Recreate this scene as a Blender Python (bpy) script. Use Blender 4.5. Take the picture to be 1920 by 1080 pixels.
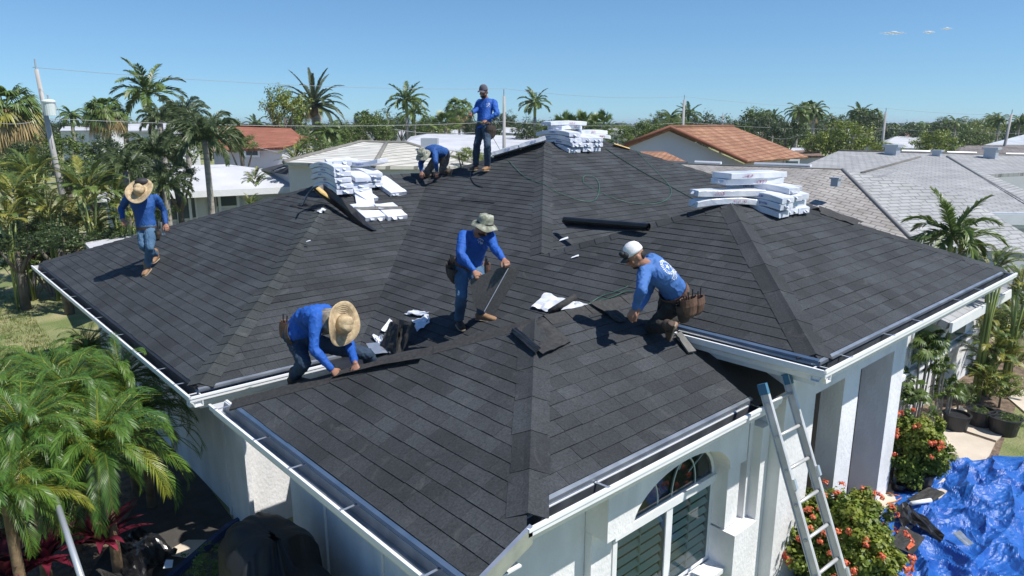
import bpy, math, random
from math import sin, cos, pi, radians
from mathutils import Vector, Matrix, noise
V = Vector
for o in list(bpy.data.objects): bpy.data.objects.remove(o)
S = bpy.context.scene
COL = S.collection
# ---------------------------------------------------------------- camera, sky, sun, exposure
FPX = 1312.0
TH = math.atan(308 / FPX)
AZ = math.atan((2450 - 960) / (FPX / math.cos(TH)))
HD = V((cos(AZ), sin(AZ), 0)); RT = V((sin(AZ), -cos(AZ), 0)); UPZ = V((0, 0, 1))
FW = HD * cos(TH) - UPZ * sin(TH); UU = HD * sin(TH) + UPZ * cos(TH)
C0 = V((0, 0, 2.93))
GZ = -2.15
cam = bpy.data.cameras.new('camera'); camo = bpy.data.objects.new('camera', cam); COL.objects.link(camo)
camo.matrix_world = Matrix.Translation(C0) @ Matrix((RT, UU, -FW)).transposed().to_4x4()
cam.sensor_width = 36; cam.lens = FPX / 1920 * 36; cam.clip_start = .05; cam.clip_end = 6000
S.camera = camo
S.view_settings.view_transform = 'Standard'; S.view_settings.look = 'None'
S.view_settings.exposure = 0.27; S.view_settings.gamma = 1
SUNV = V((.54, -1.12, 1.93)).normalized()
w = bpy.data.worlds.new('World'); S.world = w; w.use_nodes = True
nt = w.node_tree; nt.nodes.clear()
sky = nt.nodes.new('ShaderNodeTexSky'); sky.sky_type = 'NISHITA'; sky.sun_disc = False
sky.sun_elevation = math.asin(SUNV.z); sky.sun_rotation = math.atan2(SUNV.x, SUNV.y)
sky.air_density = 1.0; sky.dust_density = 0; sky.ozone_density = 5.0; sky.altitude = 0
bg = nt.nodes.new('ShaderNodeBackground'); bg.inputs['Strength'].default_value = .095
wo = nt.nodes.new('ShaderNodeOutputWorld')
tcw = nt.nodes.new('ShaderNodeTexCoord'); va = nt.nodes.new('ShaderNodeVectorMath'); va.operation = 'MULTIPLY_ADD'
va.inputs[1].default_value = (1, 1, .9); va.inputs[2].default_value = (0, 0, .045); nt.links.new(tcw.outputs['Generated'], va.inputs[0])
nm = nt.nodes.new('ShaderNodeVectorMath'); nm.operation = 'NORMALIZE'; nt.links.new(va.outputs[0], nm.inputs[0]); nt.links.new(nm.outputs[0], sky.inputs[0])
tn = nt.nodes.new('ShaderNodeVectorMath'); tn.operation = 'MULTIPLY'; tn.inputs[1].default_value = (.78, .985, 1.11); nt.links.new(sky.outputs[0], tn.inputs[0])
nt.links.new(tn.outputs[0], bg.inputs[0]); nt.links.new(bg.outputs[0], wo.inputs[0])
sl = bpy.data.lights.new('sun', 'SUN'); sl.energy = 5.0; sl.angle = radians(.5); sl.color = (1, .955, .88)
so = bpy.data.objects.new('sun', sl); COL.objects.link(so)
so.rotation_euler = SUNV.to_track_quat('Z', 'Y').to_euler(); so.location = (5, -10, 20)

# ---------------------------------------------------------------- helpers
def ray(px, py): return FW + RT * ((px - 960) / FPX) - UU * ((py - 540) / FPX)
def atz(px, py, z):
    d = ray(px, py); return C0 + d * ((z - C0.z) / d.z)
def ata(px, py, i, v):
    d = ray(px, py); return C0 + d * ((v - C0[i]) / d[i])
def ond(px, py, D):
    d = ray(px, py); return C0 + d * (D / d.dot(HD))
def hdist(p): return (V(p) - C0).dot(HD)
def gcol(px, D):
    p = ond(px, 231, D); p.z = GZ; return p
PM = .42
XM, YM = 4.225, 4.33
class Plane:
    def __init__(s, axis, sgn, c, z0): s.a = axis; s.s = sgn; s.c = c; s.z0 = z0
    def z(s, x, y): return s.z0 + PM * s.s * ((x, y)[s.a] - s.c)
    def n(s):
        v = [0, 0, 1.0]; v[s.a] = -PM * s.s; return V(v).normalized()
    def hit(s, px, py, off=0.0):
        n = s.n(); p0 = V((0, 0, 0)); p0[s.a] = s.c; p0.z = s.z0; p0 = p0 + n * off
        d = ray(px, py); return C0 + d * ((p0 - C0).dot(n) / d.dot(n))
    def u(s): return V((0, 1, 0)) if s.a == 0 else V((1, 0, 0))
    def v(s):
        v = V((0, 0, PM)); v[s.a] = s.s; return v.normalized()
MAINX = Plane(0, 1, XM, 0); MAINY = Plane(1, 1, YM, 0); LX = Plane(0, 1, 2.2, 0); LY = Plane(1, 1, 7.69, 0)
WX = Plane(0, 1, 2.85, .3); WY = Plane(1, 1, 3.0, .3); RY = Plane(1, 1, 2.515, .77); WB = Plane(1, -1, 4.78, 1.048)

def M(name, c1, c2=None, scale=4, rough=.7, bump=0, bscale=60, metal=0, spec=.5, c3=None, det=4, tone=0, trans=0, sheen=0, coord='Object', stretch=None, bdist=.01, island=0):
    m = bpy.data.materials.new(name); m.use_nodes = True; n = m.node_tree; B = n.nodes['Principled BSDF']
    B.inputs['Roughness'].default_value = rough; B.inputs['Metallic'].default_value = metal
    B.inputs['Specular IOR Level'].default_value = spec
    c4 = lambda c: (c[0], c[1], c[2], 1)
    B.inputs['Base Color'].default_value = c4(c1)
    tc = n.nodes.new('ShaderNodeTexCoord'); src = tc.outputs[coord]
    if stretch:
        mp = n.nodes.new('ShaderNodeMapping'); mp.inputs['Scale'].default_value = stretch; n.links.new(src, mp.inputs[0]); src = mp.outputs[0]
    out = None
    if c2:
        t = n.nodes.new('ShaderNodeTexNoise'); t.inputs['Scale'].default_value = scale; t.inputs['Detail'].default_value = det; n.links.new(src, t.inputs['Vector'])
        r = n.nodes.new('ShaderNodeValToRGB'); n.links.new(t.outputs['Fac'], r.inputs[0])
        r.color_ramp.elements[0].position = .36; r.color_ramp.elements[0].color = c4(c1)
        r.color_ramp.elements[1].position = .66; r.color_ramp.elements[1].color = c4(c2)
        if c3: e = r.color_ramp.elements.new(.52); e.color = c4(c3)
        out = r.outputs[0]
    if tone or island:
        if tone:
            at = n.nodes.new('ShaderNodeAttribute'); at.attribute_name = 'tone'; fac = at.outputs['Fac']; amt = tone
        else:
            at = n.nodes.new('ShaderNodeNewGeometry'); fac = at.outputs['Random Per Island']; amt = island
        mr = n.nodes.new('ShaderNodeMapRange'); mr.inputs['To Min'].default_value = 1 - amt; mr.inputs['To Max'].default_value = 1 + amt; n.links.new(fac, mr.inputs[0])
        mx = n.nodes.new('ShaderNodeVectorMath'); mx.operation = 'SCALE'
        if out: n.links.new(out, mx.inputs[0])
        else: mx.inputs[0].default_value = c1
        n.links.new(mr.outputs[0], mx.inputs['Scale']); out = mx.outputs[0]
    if out: n.links.new(out, B.inputs['Base Color'])
    if bump:
        t2 = n.nodes.new('ShaderNodeTexNoise'); t2.inputs['Scale'].default_value = bscale; t2.inputs['Detail'].default_value = 5; n.links.new(src, t2.inputs['Vector'])
        b = n.nodes.new('ShaderNodeBump'); b.inputs['Strength'].default_value = bump; b.inputs['Distance'].default_value = bdist
        n.links.new(t2.outputs['Fac'], b.inputs['Height']); n.links.new(b.outputs[0], B.inputs['Normal'])
    if trans:
        tl = n.nodes.new('ShaderNodeBsdfTranslucent'); mixs = n.nodes.new('ShaderNodeMixShader'); mixs.inputs[0].default_value = trans
        if out: n.links.new(out, tl.inputs[0])
        else: tl.inputs[0].default_value = c4(c1)
        mo = n.nodes['Material Output']
        n.links.new(B.outputs[0], mixs.inputs[1]); n.links.new(tl.outputs[0], mixs.inputs[2]); n.links.new(mixs.outputs[0], mo.inputs[0])
    return m

class MB:
    def __init__(s): s.v = []; s.f = []; s.mi = []; s.tone = []; s.m = 0; s.t = .5
    def face(s, pts):
        b = len(s.v); s.v += [tuple(p) for p in pts]; s.f.append(tuple(range(b, b + len(pts)))); s.mi.append(s.m); s.tone.append(s.t)
    def add(s, vs, fs):
        b = len(s.v); s.v += [tuple(p) for p in vs]
        for f in fs: s.f.append(tuple(b + i for i in f)); s.mi.append(s.m); s.tone.append(s.t)
    def box(s, c, d, R=None):
        c = V(c); R = R or Matrix.Identity(3)
        vs = [c + R @ V((x * d[0] / 2, y * d[1] / 2, z * d[2] / 2)) for x in (-1, 1) for y in (-1, 1) for z in (-1, 1)]
        s.add(vs, [(0, 1, 3, 2), (4, 6, 7, 5), (0, 4, 5, 1), (2, 3, 7, 6), (0, 2, 6, 4), (1, 5, 7, 3)])
    def bb(s, a, b):
        a = V(a); b = V(b); s.box((a + b) / 2, [abs(b[i] - a[i]) for i in range(3)])
    def tube(s, pts, r, n=8, cap=True, flat=1.0):
        pts = [V(p) for p in pts]; N = len(pts)
        rr = r if isinstance(r, (list, tuple)) else [r] * N
        vs = []; ref = None
        for i, p in enumerate(pts):
            t = (pts[min(i + 1, N - 1)] - pts[max(i - 1, 0)])
            if t.length < 1e-9: t = V((0, 0, 1))
            t.normalize()
            if ref is None: ref = V((0, 0, 1)) if abs(t.z) < .9 else V((1, 0, 0))
            a = t.cross(ref); a = a.normalized() if a.length > 1e-6 else t.orthogonal().normalized()
            b = a.cross(t).normalized(); ref = b
            for k in range(n):
                q = 2 * pi * k / n; vs.append(p + a * (cos(q) * rr[i]) + b * (sin(q) * rr[i] * flat))
        fs = [(i * n + k, i * n + (k + 1) % n, (i + 1) * n + (k + 1) % n, (i + 1) * n + k) for i in range(N - 1) for k in range(n)]
        if cap: fs += [tuple(range(n - 1, -1, -1)), tuple((N - 1) * n + k for k in range(n))]
        s.add(vs, fs)
    def lathe(s, prof, c=(0, 0, 0), n=24, R=None, sx=1, sy=1, wob=None):
        c = V(c); R = R or Matrix.Identity(3); vs = []
        for j, (r, z) in enumerate(prof):
            for k in range(n):
                q = 2 * pi * k / n; rr = r; zz = z
                if wob: rr, zz = wob(q, r, z)
                vs.append(c + R @ V((cos(q) * rr * sx, sin(q) * rr * sy, zz)))
        fs = [(i * n + k, i * n + (k + 1) % n, (i + 1) * n + (k + 1) % n, (i + 1) * n + k) for i in range(len(prof) - 1) for k in range(n)]
        s.add(vs, fs)
    def ell(s, c, r, R=None, n=14, m=9):
        prof = [(max(1e-4, sin(pi * i / m)), -cos(pi * i / m)) for i in range(m + 1)]
        R = R or Matrix.Identity(3)
        D = Matrix.Diagonal((r[0], r[1], r[2])) if hasattr(r, '__len__') else Matrix.Diagonal((r, r, r))
        s.lathe(prof, c, n, R @ D)
    def grid(s, nu, nv, fn):
        vs = [fn(i / nu, j / nv) for j in range(nv + 1) for i in range(nu + 1)]
        s.add(vs, [(j * (nu + 1) + i, j * (nu + 1) + i + 1, (j + 1) * (nu + 1) + i + 1, (j + 1) * (nu + 1) + i) for j in range(nv) for i in range(nu)])
    def extr(s, prof, p0, p1, o, cap=True):
        # profile points (out, up) swept from p0 to p1, o = outward unit
        p0 = V(p0); p1 = V(p1); o = V(o); n = len(prof)
        vs = [p + o * a + UPZ * b for p in (p0, p1) for a, b in prof]
        fs = [(k, (k + 1) % n, n + (k + 1) % n, n + k) for k in range(n)]
        if cap: fs += [tuple(range(n)), tuple(range(2 * n - 1, n - 1, -1))]
        s.add(vs, fs)
    def mesh(s, name):
        me = bpy.data.meshes.new(name); me.from_pydata(s.v, [], s.f); return me
    def build(s, name, mats, parent=None, smooth=False, tone=False, loc=None):
        me = s.mesh(name); mats = mats if isinstance(mats, (list, tuple)) else [mats]
        for m in mats: me.materials.append(m)
        if len(mats) > 1: me.polygons.foreach_set('material_index', s.mi)
        if tone:
            a = me.attributes.new('tone', 'FLOAT', 'FACE'); a.data.foreach_set('value', s.tone)
        if smooth: me.polygons.foreach_set('use_smooth', [True] * len(s.f))
        me.update()
        return link(name, me, parent)
def link(name, me, parent=None):
    o = bpy.data.objects.new(name, me); COL.objects.link(o)
    if parent is not None:
        o.parent = parent; o.matrix_parent_inverse = wm(parent).inverted()
    return o
def wm(o):
    m = Matrix.LocRotScale(o.location, o.rotation_euler, o.scale)
    return (wm(o.parent) @ o.matrix_parent_inverse @ m) if o.parent else m
def tag(o, label=None, cat=None, group=None, kind=None):
    if label: o['label'] = label
    if cat: o['category'] = cat
    if group: o['group'] = group
    if kind: o['kind'] = kind
    return o
def thing(name, loc, label, cat, group=None):
    o = bpy.data.objects.new(name, None); COL.objects.link(o); o.location = loc; o.empty_display_size = .2
    return tag(o, label, cat, group)
def copy_tree(o, parent=None):
    c = o.copy(); COL.objects.link(c)
    if parent is not None: c.parent = parent
    for ch in list(o.children): copy_tree(ch, c)
    return c
def fixnormals(o):
    import bmesh
    bm = bmesh.new(); bm.from_mesh(o.data); bmesh.ops.remove_doubles(bm, verts=bm.verts, dist=1e-5)
    bmesh.ops.recalc_face_normals(bm, faces=bm.faces); bm.to_mesh(o.data); bm.free(); return o
# ---------------------------------------------------------------- materials of the house
def shingle_mat(name, base, tone=.24, warm=None):
    m = M(name, tuple(c * .8 for c in base), tuple(c * 1.2 for c in base), scale=1.6, rough=.86, tone=tone, spec=.35, c3=base, det=3)
    n = m.node_tree; B = n.nodes['Principled BSDF']; tc = n.nodes['Texture Coordinate']
    g = n.nodes.new('ShaderNodeTexNoise'); g.inputs['Scale'].default_value = 260; g.inputs['Detail'].default_value = 2; n.links.new(tc.outputs['Object'], g.inputs[0])
    g2 = n.nodes.new('ShaderNodeTexNoise'); g2.inputs['Scale'].default_value = 55; g2.inputs['Detail'].default_value = 4; n.links.new(tc.outputs['Object'], g2.inputs[0])
    ad = n.nodes.new('ShaderNodeMath'); ad.operation = 'ADD'; n.links.new(g.outputs['Fac'], ad.inputs[0]); n.links.new(g2.outputs['Fac'], ad.inputs[1])
    mr = n.nodes.new('ShaderNodeMapRange'); mr.inputs['From Min'].default_value = .7; mr.inputs['From Max'].default_value = 1.3
    mr.inputs['To Min'].default_value = .52; mr.inputs['To Max'].default_value = 1.5; n.links.new(ad.outputs[0], mr.inputs[0])
    lk = B.inputs['Base Color'].links[0].from_socket
    sc = n.nodes.new('ShaderNodeVectorMath'); sc.operation = 'SCALE'; n.links.new(lk, sc.inputs[0]); n.links.new(mr.outputs[0], sc.inputs['Scale'])
    n.links.new(sc.outputs[0], B.inputs['Base Color'])
    du = n.nodes.new('ShaderNodeTexNoise'); du.inputs['Scale'].default_value = 2.3; du.inputs['Detail'].default_value = 9; du.inputs['Roughness'].default_value = .72; du.inputs['Distortion'].default_value = 1.2; n.links.new(tc.outputs['Object'], du.inputs[0])
    dr_ = n.nodes.new('ShaderNodeMapRange'); dr_.inputs['From Min'].default_value = .58; dr_.inputs['From Max'].default_value = .78; dr_.inputs['To Max'].default_value = .42; n.links.new(du.outputs['Fac'], dr_.inputs[0])
    mxd = n.nodes.new('ShaderNodeMixRGB'); mxd.inputs[2].default_value = (.15, .15, .145, 1); n.links.new(dr_.outputs[0], mxd.inputs[0]); n.links.new(sc.outputs[0], mxd.inputs[1]); n.links.new(mxd.outputs[0], B.inputs['Base Color'])
    b = n.nodes.new('ShaderNodeBump'); b.inputs['Strength'].default_value = .5; b.inputs['Distance'].default_value = .003
    n.links.new(g.outputs['Fac'], b.inputs['Height']); n.links.new(b.outputs[0], B.inputs['Normal'])
    return m
SH = shingle_mat('charcoal_shingle', (.034, .038, .043), .24)
SHC = shingle_mat('cap_shingle', (.036, .042, .044), .22)
STUC = M('white_stucco', (.66, .665, .67), (.80, .80, .81), scale=1.3, rough=.9, bump=.7, bscale=16, bdist=.012, stretch=(2.2, 2.2, 1.2), det=9)
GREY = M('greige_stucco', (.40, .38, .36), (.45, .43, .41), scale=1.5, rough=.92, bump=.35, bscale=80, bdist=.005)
PAINT = M('white_paint', (.76, .77, .79), (.70, .72, .74), scale=5, rough=.42)
ALU = M('aluminium_trim', (.62, .65, .70), (.50, .54, .60), scale=9, rough=.32, metal=.75)
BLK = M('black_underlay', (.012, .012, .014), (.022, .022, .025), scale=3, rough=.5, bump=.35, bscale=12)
FELT = M('black_felt', (.02, .02, .021), (.038, .038, .038), scale=30, rough=.8, bump=.4, bscale=40)
STEEL = M('hanger_steel', (.7, .72, .74), rough=.35, metal=.8)

house = thing('house', (6, 8, GZ), 'white stucco house under a charcoal shingle hip roof that the roofers are laying', 'house')
rng = random.Random(7)
def clip(poly, a, b, c):   # keep a*x+b*y+c >= 0
    out = []
    for i in range(len(poly)):
        p, q = poly[i], poly[(i + 1) % len(poly)]
        dp = a * p[0] + b * p[1] + c; dq = a * q[0] + b * q[1] + c
        if dp >= 0: out.append(p)
        if (dp >= 0) != (dq >= 0):
            t = dp / (dp - dq); out.append((p[0] + (q[0] - p[0]) * t, p[1] + (q[1] - p[1]) * t))
    return out
def course_face(mb, poly, pl, v0=None, exp=.143, wmin=.14, wmax=.36, rise=.0065, wav=.004, jit=.0035, seedo=0):
    u = pl.u(); v = pl.v(); n = pl.n()
    org = V((0, 0, pl.z0)); org[pl.a] = pl.c
    uv = [((V(p) - org).dot(u), (V(p) - org).dot(v)) for p in poly]
    if v0 is None: v0 = min(q[1] for q in uv)
    vmin = min(q[1] for q in uv); vmax = max(q[1] for q in uv)
    k = int(math.floor((vmin - v0) / exp))
    while v0 + k * exp < vmax:
        a, b = v0 + k * exp, v0 + (k + 1) * exp
        rk = random.Random(k * 131 + seedo)
        st = clip(clip(uv, 0, 1, -a), 0, -1, b)
        if len(st) >= 3:
            umin = min(q[0] for q in st); umax = max(q[0] for q in st)
            x = -3 - rk.random() * .3
            while x < umax:
                wdt = rk.uniform(wmin, wmax); tn = rk.random(); hh = rise * rk.choice((.72, 1.0, 1.0, 1.22)); jv = rk.uniform(-jit, jit)
                if x + wdt > umin:
                    cell = clip(clip(st, 1, 0, -x - .0014), -1, 0, x + wdt - .0014)
                    if len(cell) >= 3:
                        mb.t = tn
                        def P(q, h=None):
                            lo = (b - q[1]) / exp; z = hh * lo if h is None else h
                            dv = jv * lo + wav * lo * sin(q[0] * 1.7 + k * .6 + seedo)
                            return org + u * q[0] + v * (q[1] + dv) + n * z
                        mb.face([P(q) for q in cell])
                        for i in range(len(cell)):
                            p, q = cell[i], cell[(i + 1) % len(cell)]
                            e1 = abs(p[1] - a) < 1e-6 and abs(q[1] - a) < 1e-6
                            e2 = abs(p[0] - q[0]) < 1e-7
                            if e1 or e2:
                                mb.t = tn * .8
                                mb.face([P(p), P(q), P(q, -.004), P(p, -.004)])
                x += wdt
        k += 1
def base_face(mb, poly, pl, off=-.005):
    n = pl.n(); mb.face([V(p) + n * off for p in poly])
def p3(pl, pts): return [(x, y, pl.z(x, y)) for x, y in pts]
apL = (6.75, 12.24); jv1 = (8.61, 12.08); Mm = (10.29, 10.395); Q = (6.87, 6.975); aR = (8.69, 5.148); aR2 = (9.72, 5.148)
W1 = (4.63, 4.78); W2 = (6.72, 4.78)
SE_L = 2.34; SE_LY = 7.82; SE_WX = 2.42; SE_WY = 3.16; SE_DX = 6.17; SE_DY = 2.64
roof = MB(); und = MB()
faces = [
 (LX, p3(LX, [(SE_L, 7.69 + .14), (6.75, 12.24), (SE_L, 17.45)]), 1),
 (LY, p3(LY, [(2.33, SE_LY), (XM + .13, SE_LY), jv1, (9.6, 12.08), (9.6, 12.24), apL]), 2),
 (MAINX, p3(MAINX, [(XM, 7.69), (XM, 7.27), (5.49, 6.0), Q, Mm, jv1]), 3),
 (MAINX, p3(MAINX, [(5.49, 6.0), W2, aR, Q]), 3),
 (MAINX, p3(MAINX, [W2, (SE_DX + .02, 4.23), (SE_DX, SE_DY + .02), aR]), 3),
 (MAINY, p3(MAINY, [Q, (15.5, 6.975), (12.1, 10.395), Mm]), 4),
 (RY, p3(RY, [(SE_DX, SE_DY), (12.22, SE_DY), aR2, aR]), 5),
 (WY, p3(WY, [(3.0, SE_WY), (5.93, SE_WY), (5.97, 4.03), W2, W1]), 6),
 (WX, p3(WX, [(SE_WX, 3.03), (2.87, 3.03), W1, (SE_WX, 6.98)]), 7),
]
for pl, poly, sd in faces:
    if sd == 3:   # one common run of courses for the two halves
        course_face(roof, poly, pl, v0=0, seedo=sd)
    else: course_face(roof, poly, pl, seedo=sd)
    base_face(und, poly, pl)
course_face(roof, p3(WB, [(2.42, 6.98), W1, W2, (4.3, 6.98)]), WB, seedo=8)
PX = Plane(0, -1, 12.35, .77); PB = Plane(1, -1, 5.148, 1.876)
for pl, pts in ((PB, [aR, aR2, (11.55, 6.975), Q]), (Plane(1, -1, 10.395, 2.547), [Mm, (12.1, 10.395), (13.79, 12.08), jv1]),
                (Plane(0, -1, 12.1, 2.547), [(12.1, 10.395), (15.5, 6.975), (18, 6.975), (18, 16.3)]), (PX, [(12.22, 2.64), (12.22, 7.6), (11.55, 6.975), aR2]),
                (Plane(1, -1, 12.24, 1.911), [apL, (9.6, 12.24), (9.6, 17.45), (SE_L, 17.45)])):
    course_face(roof, p3(pl, pts), pl, seedo=11)
ro = roof.build('roof', SH, house, tone=True)
# deck and underlayment below the courses; bare black strip under the upper eave also paints its deep shade
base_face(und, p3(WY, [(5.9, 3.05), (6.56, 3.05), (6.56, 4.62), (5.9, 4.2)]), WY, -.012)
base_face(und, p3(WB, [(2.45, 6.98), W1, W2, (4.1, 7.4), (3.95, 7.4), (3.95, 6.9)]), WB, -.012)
base_face(und, [(3.9, 7.0, .015), (4.6, 7.0, .015), (4.6, 8.1, .015), (3.9, 8.1, .015)], Plane(0, 1, 0, 0), 0)
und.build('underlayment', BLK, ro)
# hip and valley caps
def caps(name, a, b, d1, d2, mat, wid=.15, step=.19, h=.012, lift=.004, parent=ro, t0=0, t1=None, sd=1):
    a = V(a); b = V(b); L = (b - a).length; t = (b - a) / L; d1 = (V(d1) - t * V(d1).dot(t)).normalized(); d2 = (V(d2) - t * V(d2).dot(t)).normalized()
    nn = (-(d1 + d2)).normalized(); mb = MB(); rr = random.Random(sd); s = t0; T = t1 or L
    while s < T:
        e = min(s + step, T); mb.t = rr.random(); j1 = rr.uniform(-.006, .006)
        lo = a + t * s; hi = a + t * e
        P = []
        for p, o in ((lo, h + lift), (hi, lift)):
            P += [p + d1 * (wid + j1) + nn * (o * .8), p + d1 * .045 + nn * (o + .004), p + nn * (o + .012), p + d2 * .045 + nn * (o + .004), p + d2 * (wid - j1) + nn * (o * .8)]
        mb.add(P, [(i, i + 1, i + 6, i + 5) for i in range(4)])
        low = [q - nn * (h + .006) for q in P[:5]]
        mb.add(P[:5] + low, [(i, i + 1, i + 6, i + 5) for i in range(4)])
        mb.add([P[0], P[5], P[5] - nn * .012, P[0] - nn * .02, P[4], P[9], P[9] - nn * .012, P[4] - nn * .02], [(0, 1, 2, 3), (4, 5, 6, 7)])
        s = e
    return mb.build(name, mat, parent, tone=True)
def q3(pl, x, y): return V((x, y, pl.z(x, y)))
dX = -LX.v(); dY = -LY.v()
caps('hip_cap', q3(LX, 2.37, 7.86), q3(LX, 5.75, 11.24), V((-PM, 0, 0)) + dX + V((0, 1, 0)), dY + V((1, 0, 0)), SHC, .155, .2, .009, sd=1)
caps('hip_cap', q3(WX, 2.95, 3.1), q3(WX, *W1), dX + V((0, 1, 0)), dY + V((1, 0, 0)), SH, .155, .42, .006, sd=2)
caps('hip_cap', q3(MAINX, 6.9, 7.005), q3(MAINX, *Mm), dX + V((0, 1, 0)), dY + V((1, 0, 0)), SH, .17, .22, .006, sd=3)
caps('hip_cap', q3(RY, 6.22, 2.685), q3(RY, *aR), dX + V((0, 1, 0)), dY + V((1, 0, 0)), SH, .17, .6, .005, sd=4)
caps('hip_cap', q3(RY, 12.2, 2.66), q3(RY, *aR2), V((1, 0, -PM)) + V((0, 1, 0)), dY + V((-1, 0, 0)), SH, .16, .22, .008, sd=5)
caps('hip_cap', q3(MAINX, 6.95, 6.89), q3(MAINX, *aR), dX + V((0, -1, 0)), V((0, 1, -PM)) + V((1, 0, 0)), SH, .15, .22, .01, sd=6)
caps('hip_cap', q3(LX, 2.4, 17.4), q3(LX, *apL), dX + V((0, -1, 0)), V((0, 1, -PM)) + V((1, 0, 0)), SH, .15, .25, .01, sd=7)
caps('hip_cap', q3(WB, 2.42, 6.98), q3(WB, *W1), dX + V((0, -1, 0)), V((0, 1, -PM)) + V((1, 0, 0)), FELT, .14, 1.1, .008, sd=8)
caps('ridge_cap', q3(WY, 4.75, 4.78), q3(WY, 6.6, 4.78), dY, V((0, 1, -PM)), FELT, .14, .3, .008, sd=9)
caps('hip_cap', q3(MAINY, 15.4, 7.07), q3(MAINY, 12.1, 10.395), dY + V((-1, 0, 0)), V((1, 0, -PM)), SH, .15, .25, .01, sd=10)
caps('ridge_cap', q3(MAINY, 10.3, 10.395), q3(MAINY, 12.1, 10.395), dY, V((0, 1, -PM)), SH, .15, .25, .01, sd=12)
caps('ridge_cap', q3(RY, *aR), q3(RY, *aR2), dY, V((0, 1, -PM)), SH, .15, .25, .01, sd=13)
caps('hip_cap', q3(MAINX, *jv1), q3(MAINX, *Mm), dX + V((0, -1, 0)), V((0, 1, -PM)) + V((1, 0, 0)), SH, .15, .25, .01, sd=14)
caps('ridge_cap', q3(LY, *apL), q3(LY, 9.6, 12.24), dY, V((0, 1, -PM)), SH, .15, .25, .01, sd=15)

# gutters: K profile, lip on the outer side; a hanger strap every so often
GP = [(0, 0), (0, -.115), (-.085, -.115), (-.105, -.075), (-.128, -.045), (-.128, 0), (-.112, 0), (-.112, -.035), (-.095, -.07), (-.08, -.107), (-.008, -.107), (-.008, 0)]
GUTD = M('gutter_inner_tone', (.035, .042, .052), (.07, .08, .09), scale=7, rough=.5)  # dirt and shade inside the trough, put into one dark colour
GUTL = M('gutter_inner_tone_lit', (.20, .235, .27), (.30, .33, .36), scale=6, rough=.4)  # lit copy of the trough colour, for the low left gutter
def gutter(p0, p1, o, hang, gap=.62, lin=None, depth=.14):
    # p0,p1 run along the outer lip, o points inwards to the roof
    p0 = V(p0); p1 = V(p1); o = V(o); L = (p1 - p0).length; t = (p1 - p0) / L
    wd = depth; mb = MB(); pe0 = p0; p0 = p0 + t * .003
    prof = [(wd, 0), (wd, -.12), (.045, -.12), (.028, -.075), (0, -.05), (0, 0), (.016, 0), (.016, -.04), (.04, -.07), (.055, -.108), (wd - .01, -.108), (wd - .01, 0)]
    mb.extr(prof, p0, p1, o)
    mb.extr([(0, .0), (.018, .004), (.02, .012), (-.006, .012), (-.008, -.012), (0, -.012)], p0, p1, o)
    for e, q_ in ((p0 + t * .02, .005), (p1 - t * .006, -.005)): mb.extr([(.002, -.002), (wd - .002, -.002), (wd - .002, -.118), (.047, -.118), (.03, -.075), (.002, -.05)], e, e + t * q_, o)
    # downward fascia board behind
    mb.extr([(wd + .002, .01), (wd + .026, .01), (wd + .026, -.2), (wd + .002, -.2)], p0 + t * .145, p1, o)
    g = mb.build('gutter', PAINT, house); fixnormals(g)
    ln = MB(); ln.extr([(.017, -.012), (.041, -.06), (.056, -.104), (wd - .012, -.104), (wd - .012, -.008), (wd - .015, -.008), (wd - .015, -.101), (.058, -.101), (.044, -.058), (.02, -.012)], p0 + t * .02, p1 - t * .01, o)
    fixnormals(ln.build('gutter_inner_tone', lin or GUTD, g))
    if hang:
        s = gap * .5; rr = random.Random(int(L * 100))
        while s < L:
            h = MB(); q = p0 + t * (s + rr.uniform(-.12, .12)); R = Matrix((o, t, UPZ)).transposed()
            h.box(q + o * (wd * .5) + UPZ * .008, (wd, .022, .003), R @ Matrix.Rotation(rr.uniform(-.15, .15), 3, 'Z')); h.box(q + o * .008 + UPZ * .012, (.02, .03, .012), R)
            h.box(q + o * (wd - .01) + UPZ * .0, (.006, .03, .03), R)
            h.build('hanger', STEEL, g); s += gap * rr.uniform(.75, 1.3)
    return g
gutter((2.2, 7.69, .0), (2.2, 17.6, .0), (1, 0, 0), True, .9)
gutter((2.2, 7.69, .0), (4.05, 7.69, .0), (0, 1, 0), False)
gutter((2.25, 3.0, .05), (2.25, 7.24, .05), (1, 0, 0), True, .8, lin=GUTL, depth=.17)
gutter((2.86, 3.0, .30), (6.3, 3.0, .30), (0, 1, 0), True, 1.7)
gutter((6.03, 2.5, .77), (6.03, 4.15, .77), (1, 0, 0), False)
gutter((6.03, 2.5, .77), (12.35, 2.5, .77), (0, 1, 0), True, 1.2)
DRIP = M('drip_metal', (.22, .25, .29), (.36, .39, .43), scale=4, rough=.35, metal=.6, stretch=(1, 1, 1))
DRIPB = M('drip_metal_blue', (.09, .15, .24), (.14, .20, .30), scale=4, rough=.4, metal=.4)
# drip edges: thin metal angle showing below the first course
def drip(p0, p1, o, mat=ALU, wdt=.03):
    mb = MB(); mb.extr([(0, 0), (wdt, PM * wdt + .002), (wdt, PM * wdt), (0.004, -.004), (.004, -.03), (0, -.03)], p0, p1, o); return fixnormals(mb.build('drip_edge', mat, house))
drip((2.31, 7.86, .044), (2.31, 17.5, .044), (1, 0, 0), BLK)
drip((2.33, 7.79, .044), (4.1, 7.79, .044), (0, 1, 0), DRIP)
drip((2.385, 3.03, .104), (2.385, 6.9, .104), (1, 0, 0), DRIPB)
drip((2.98, 3.125, .354), (5.95, 3.125, .354), (0, 1, 0), DRIP)
drip((6.14, 2.62, .82), (6.14, 4.15, .82), (1, 0, 0), DRIPB)
drip((6.15, 2.605, .812), (12.25, 2.605, .812), (0, 1, 0), DRIP, .028)
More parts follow.
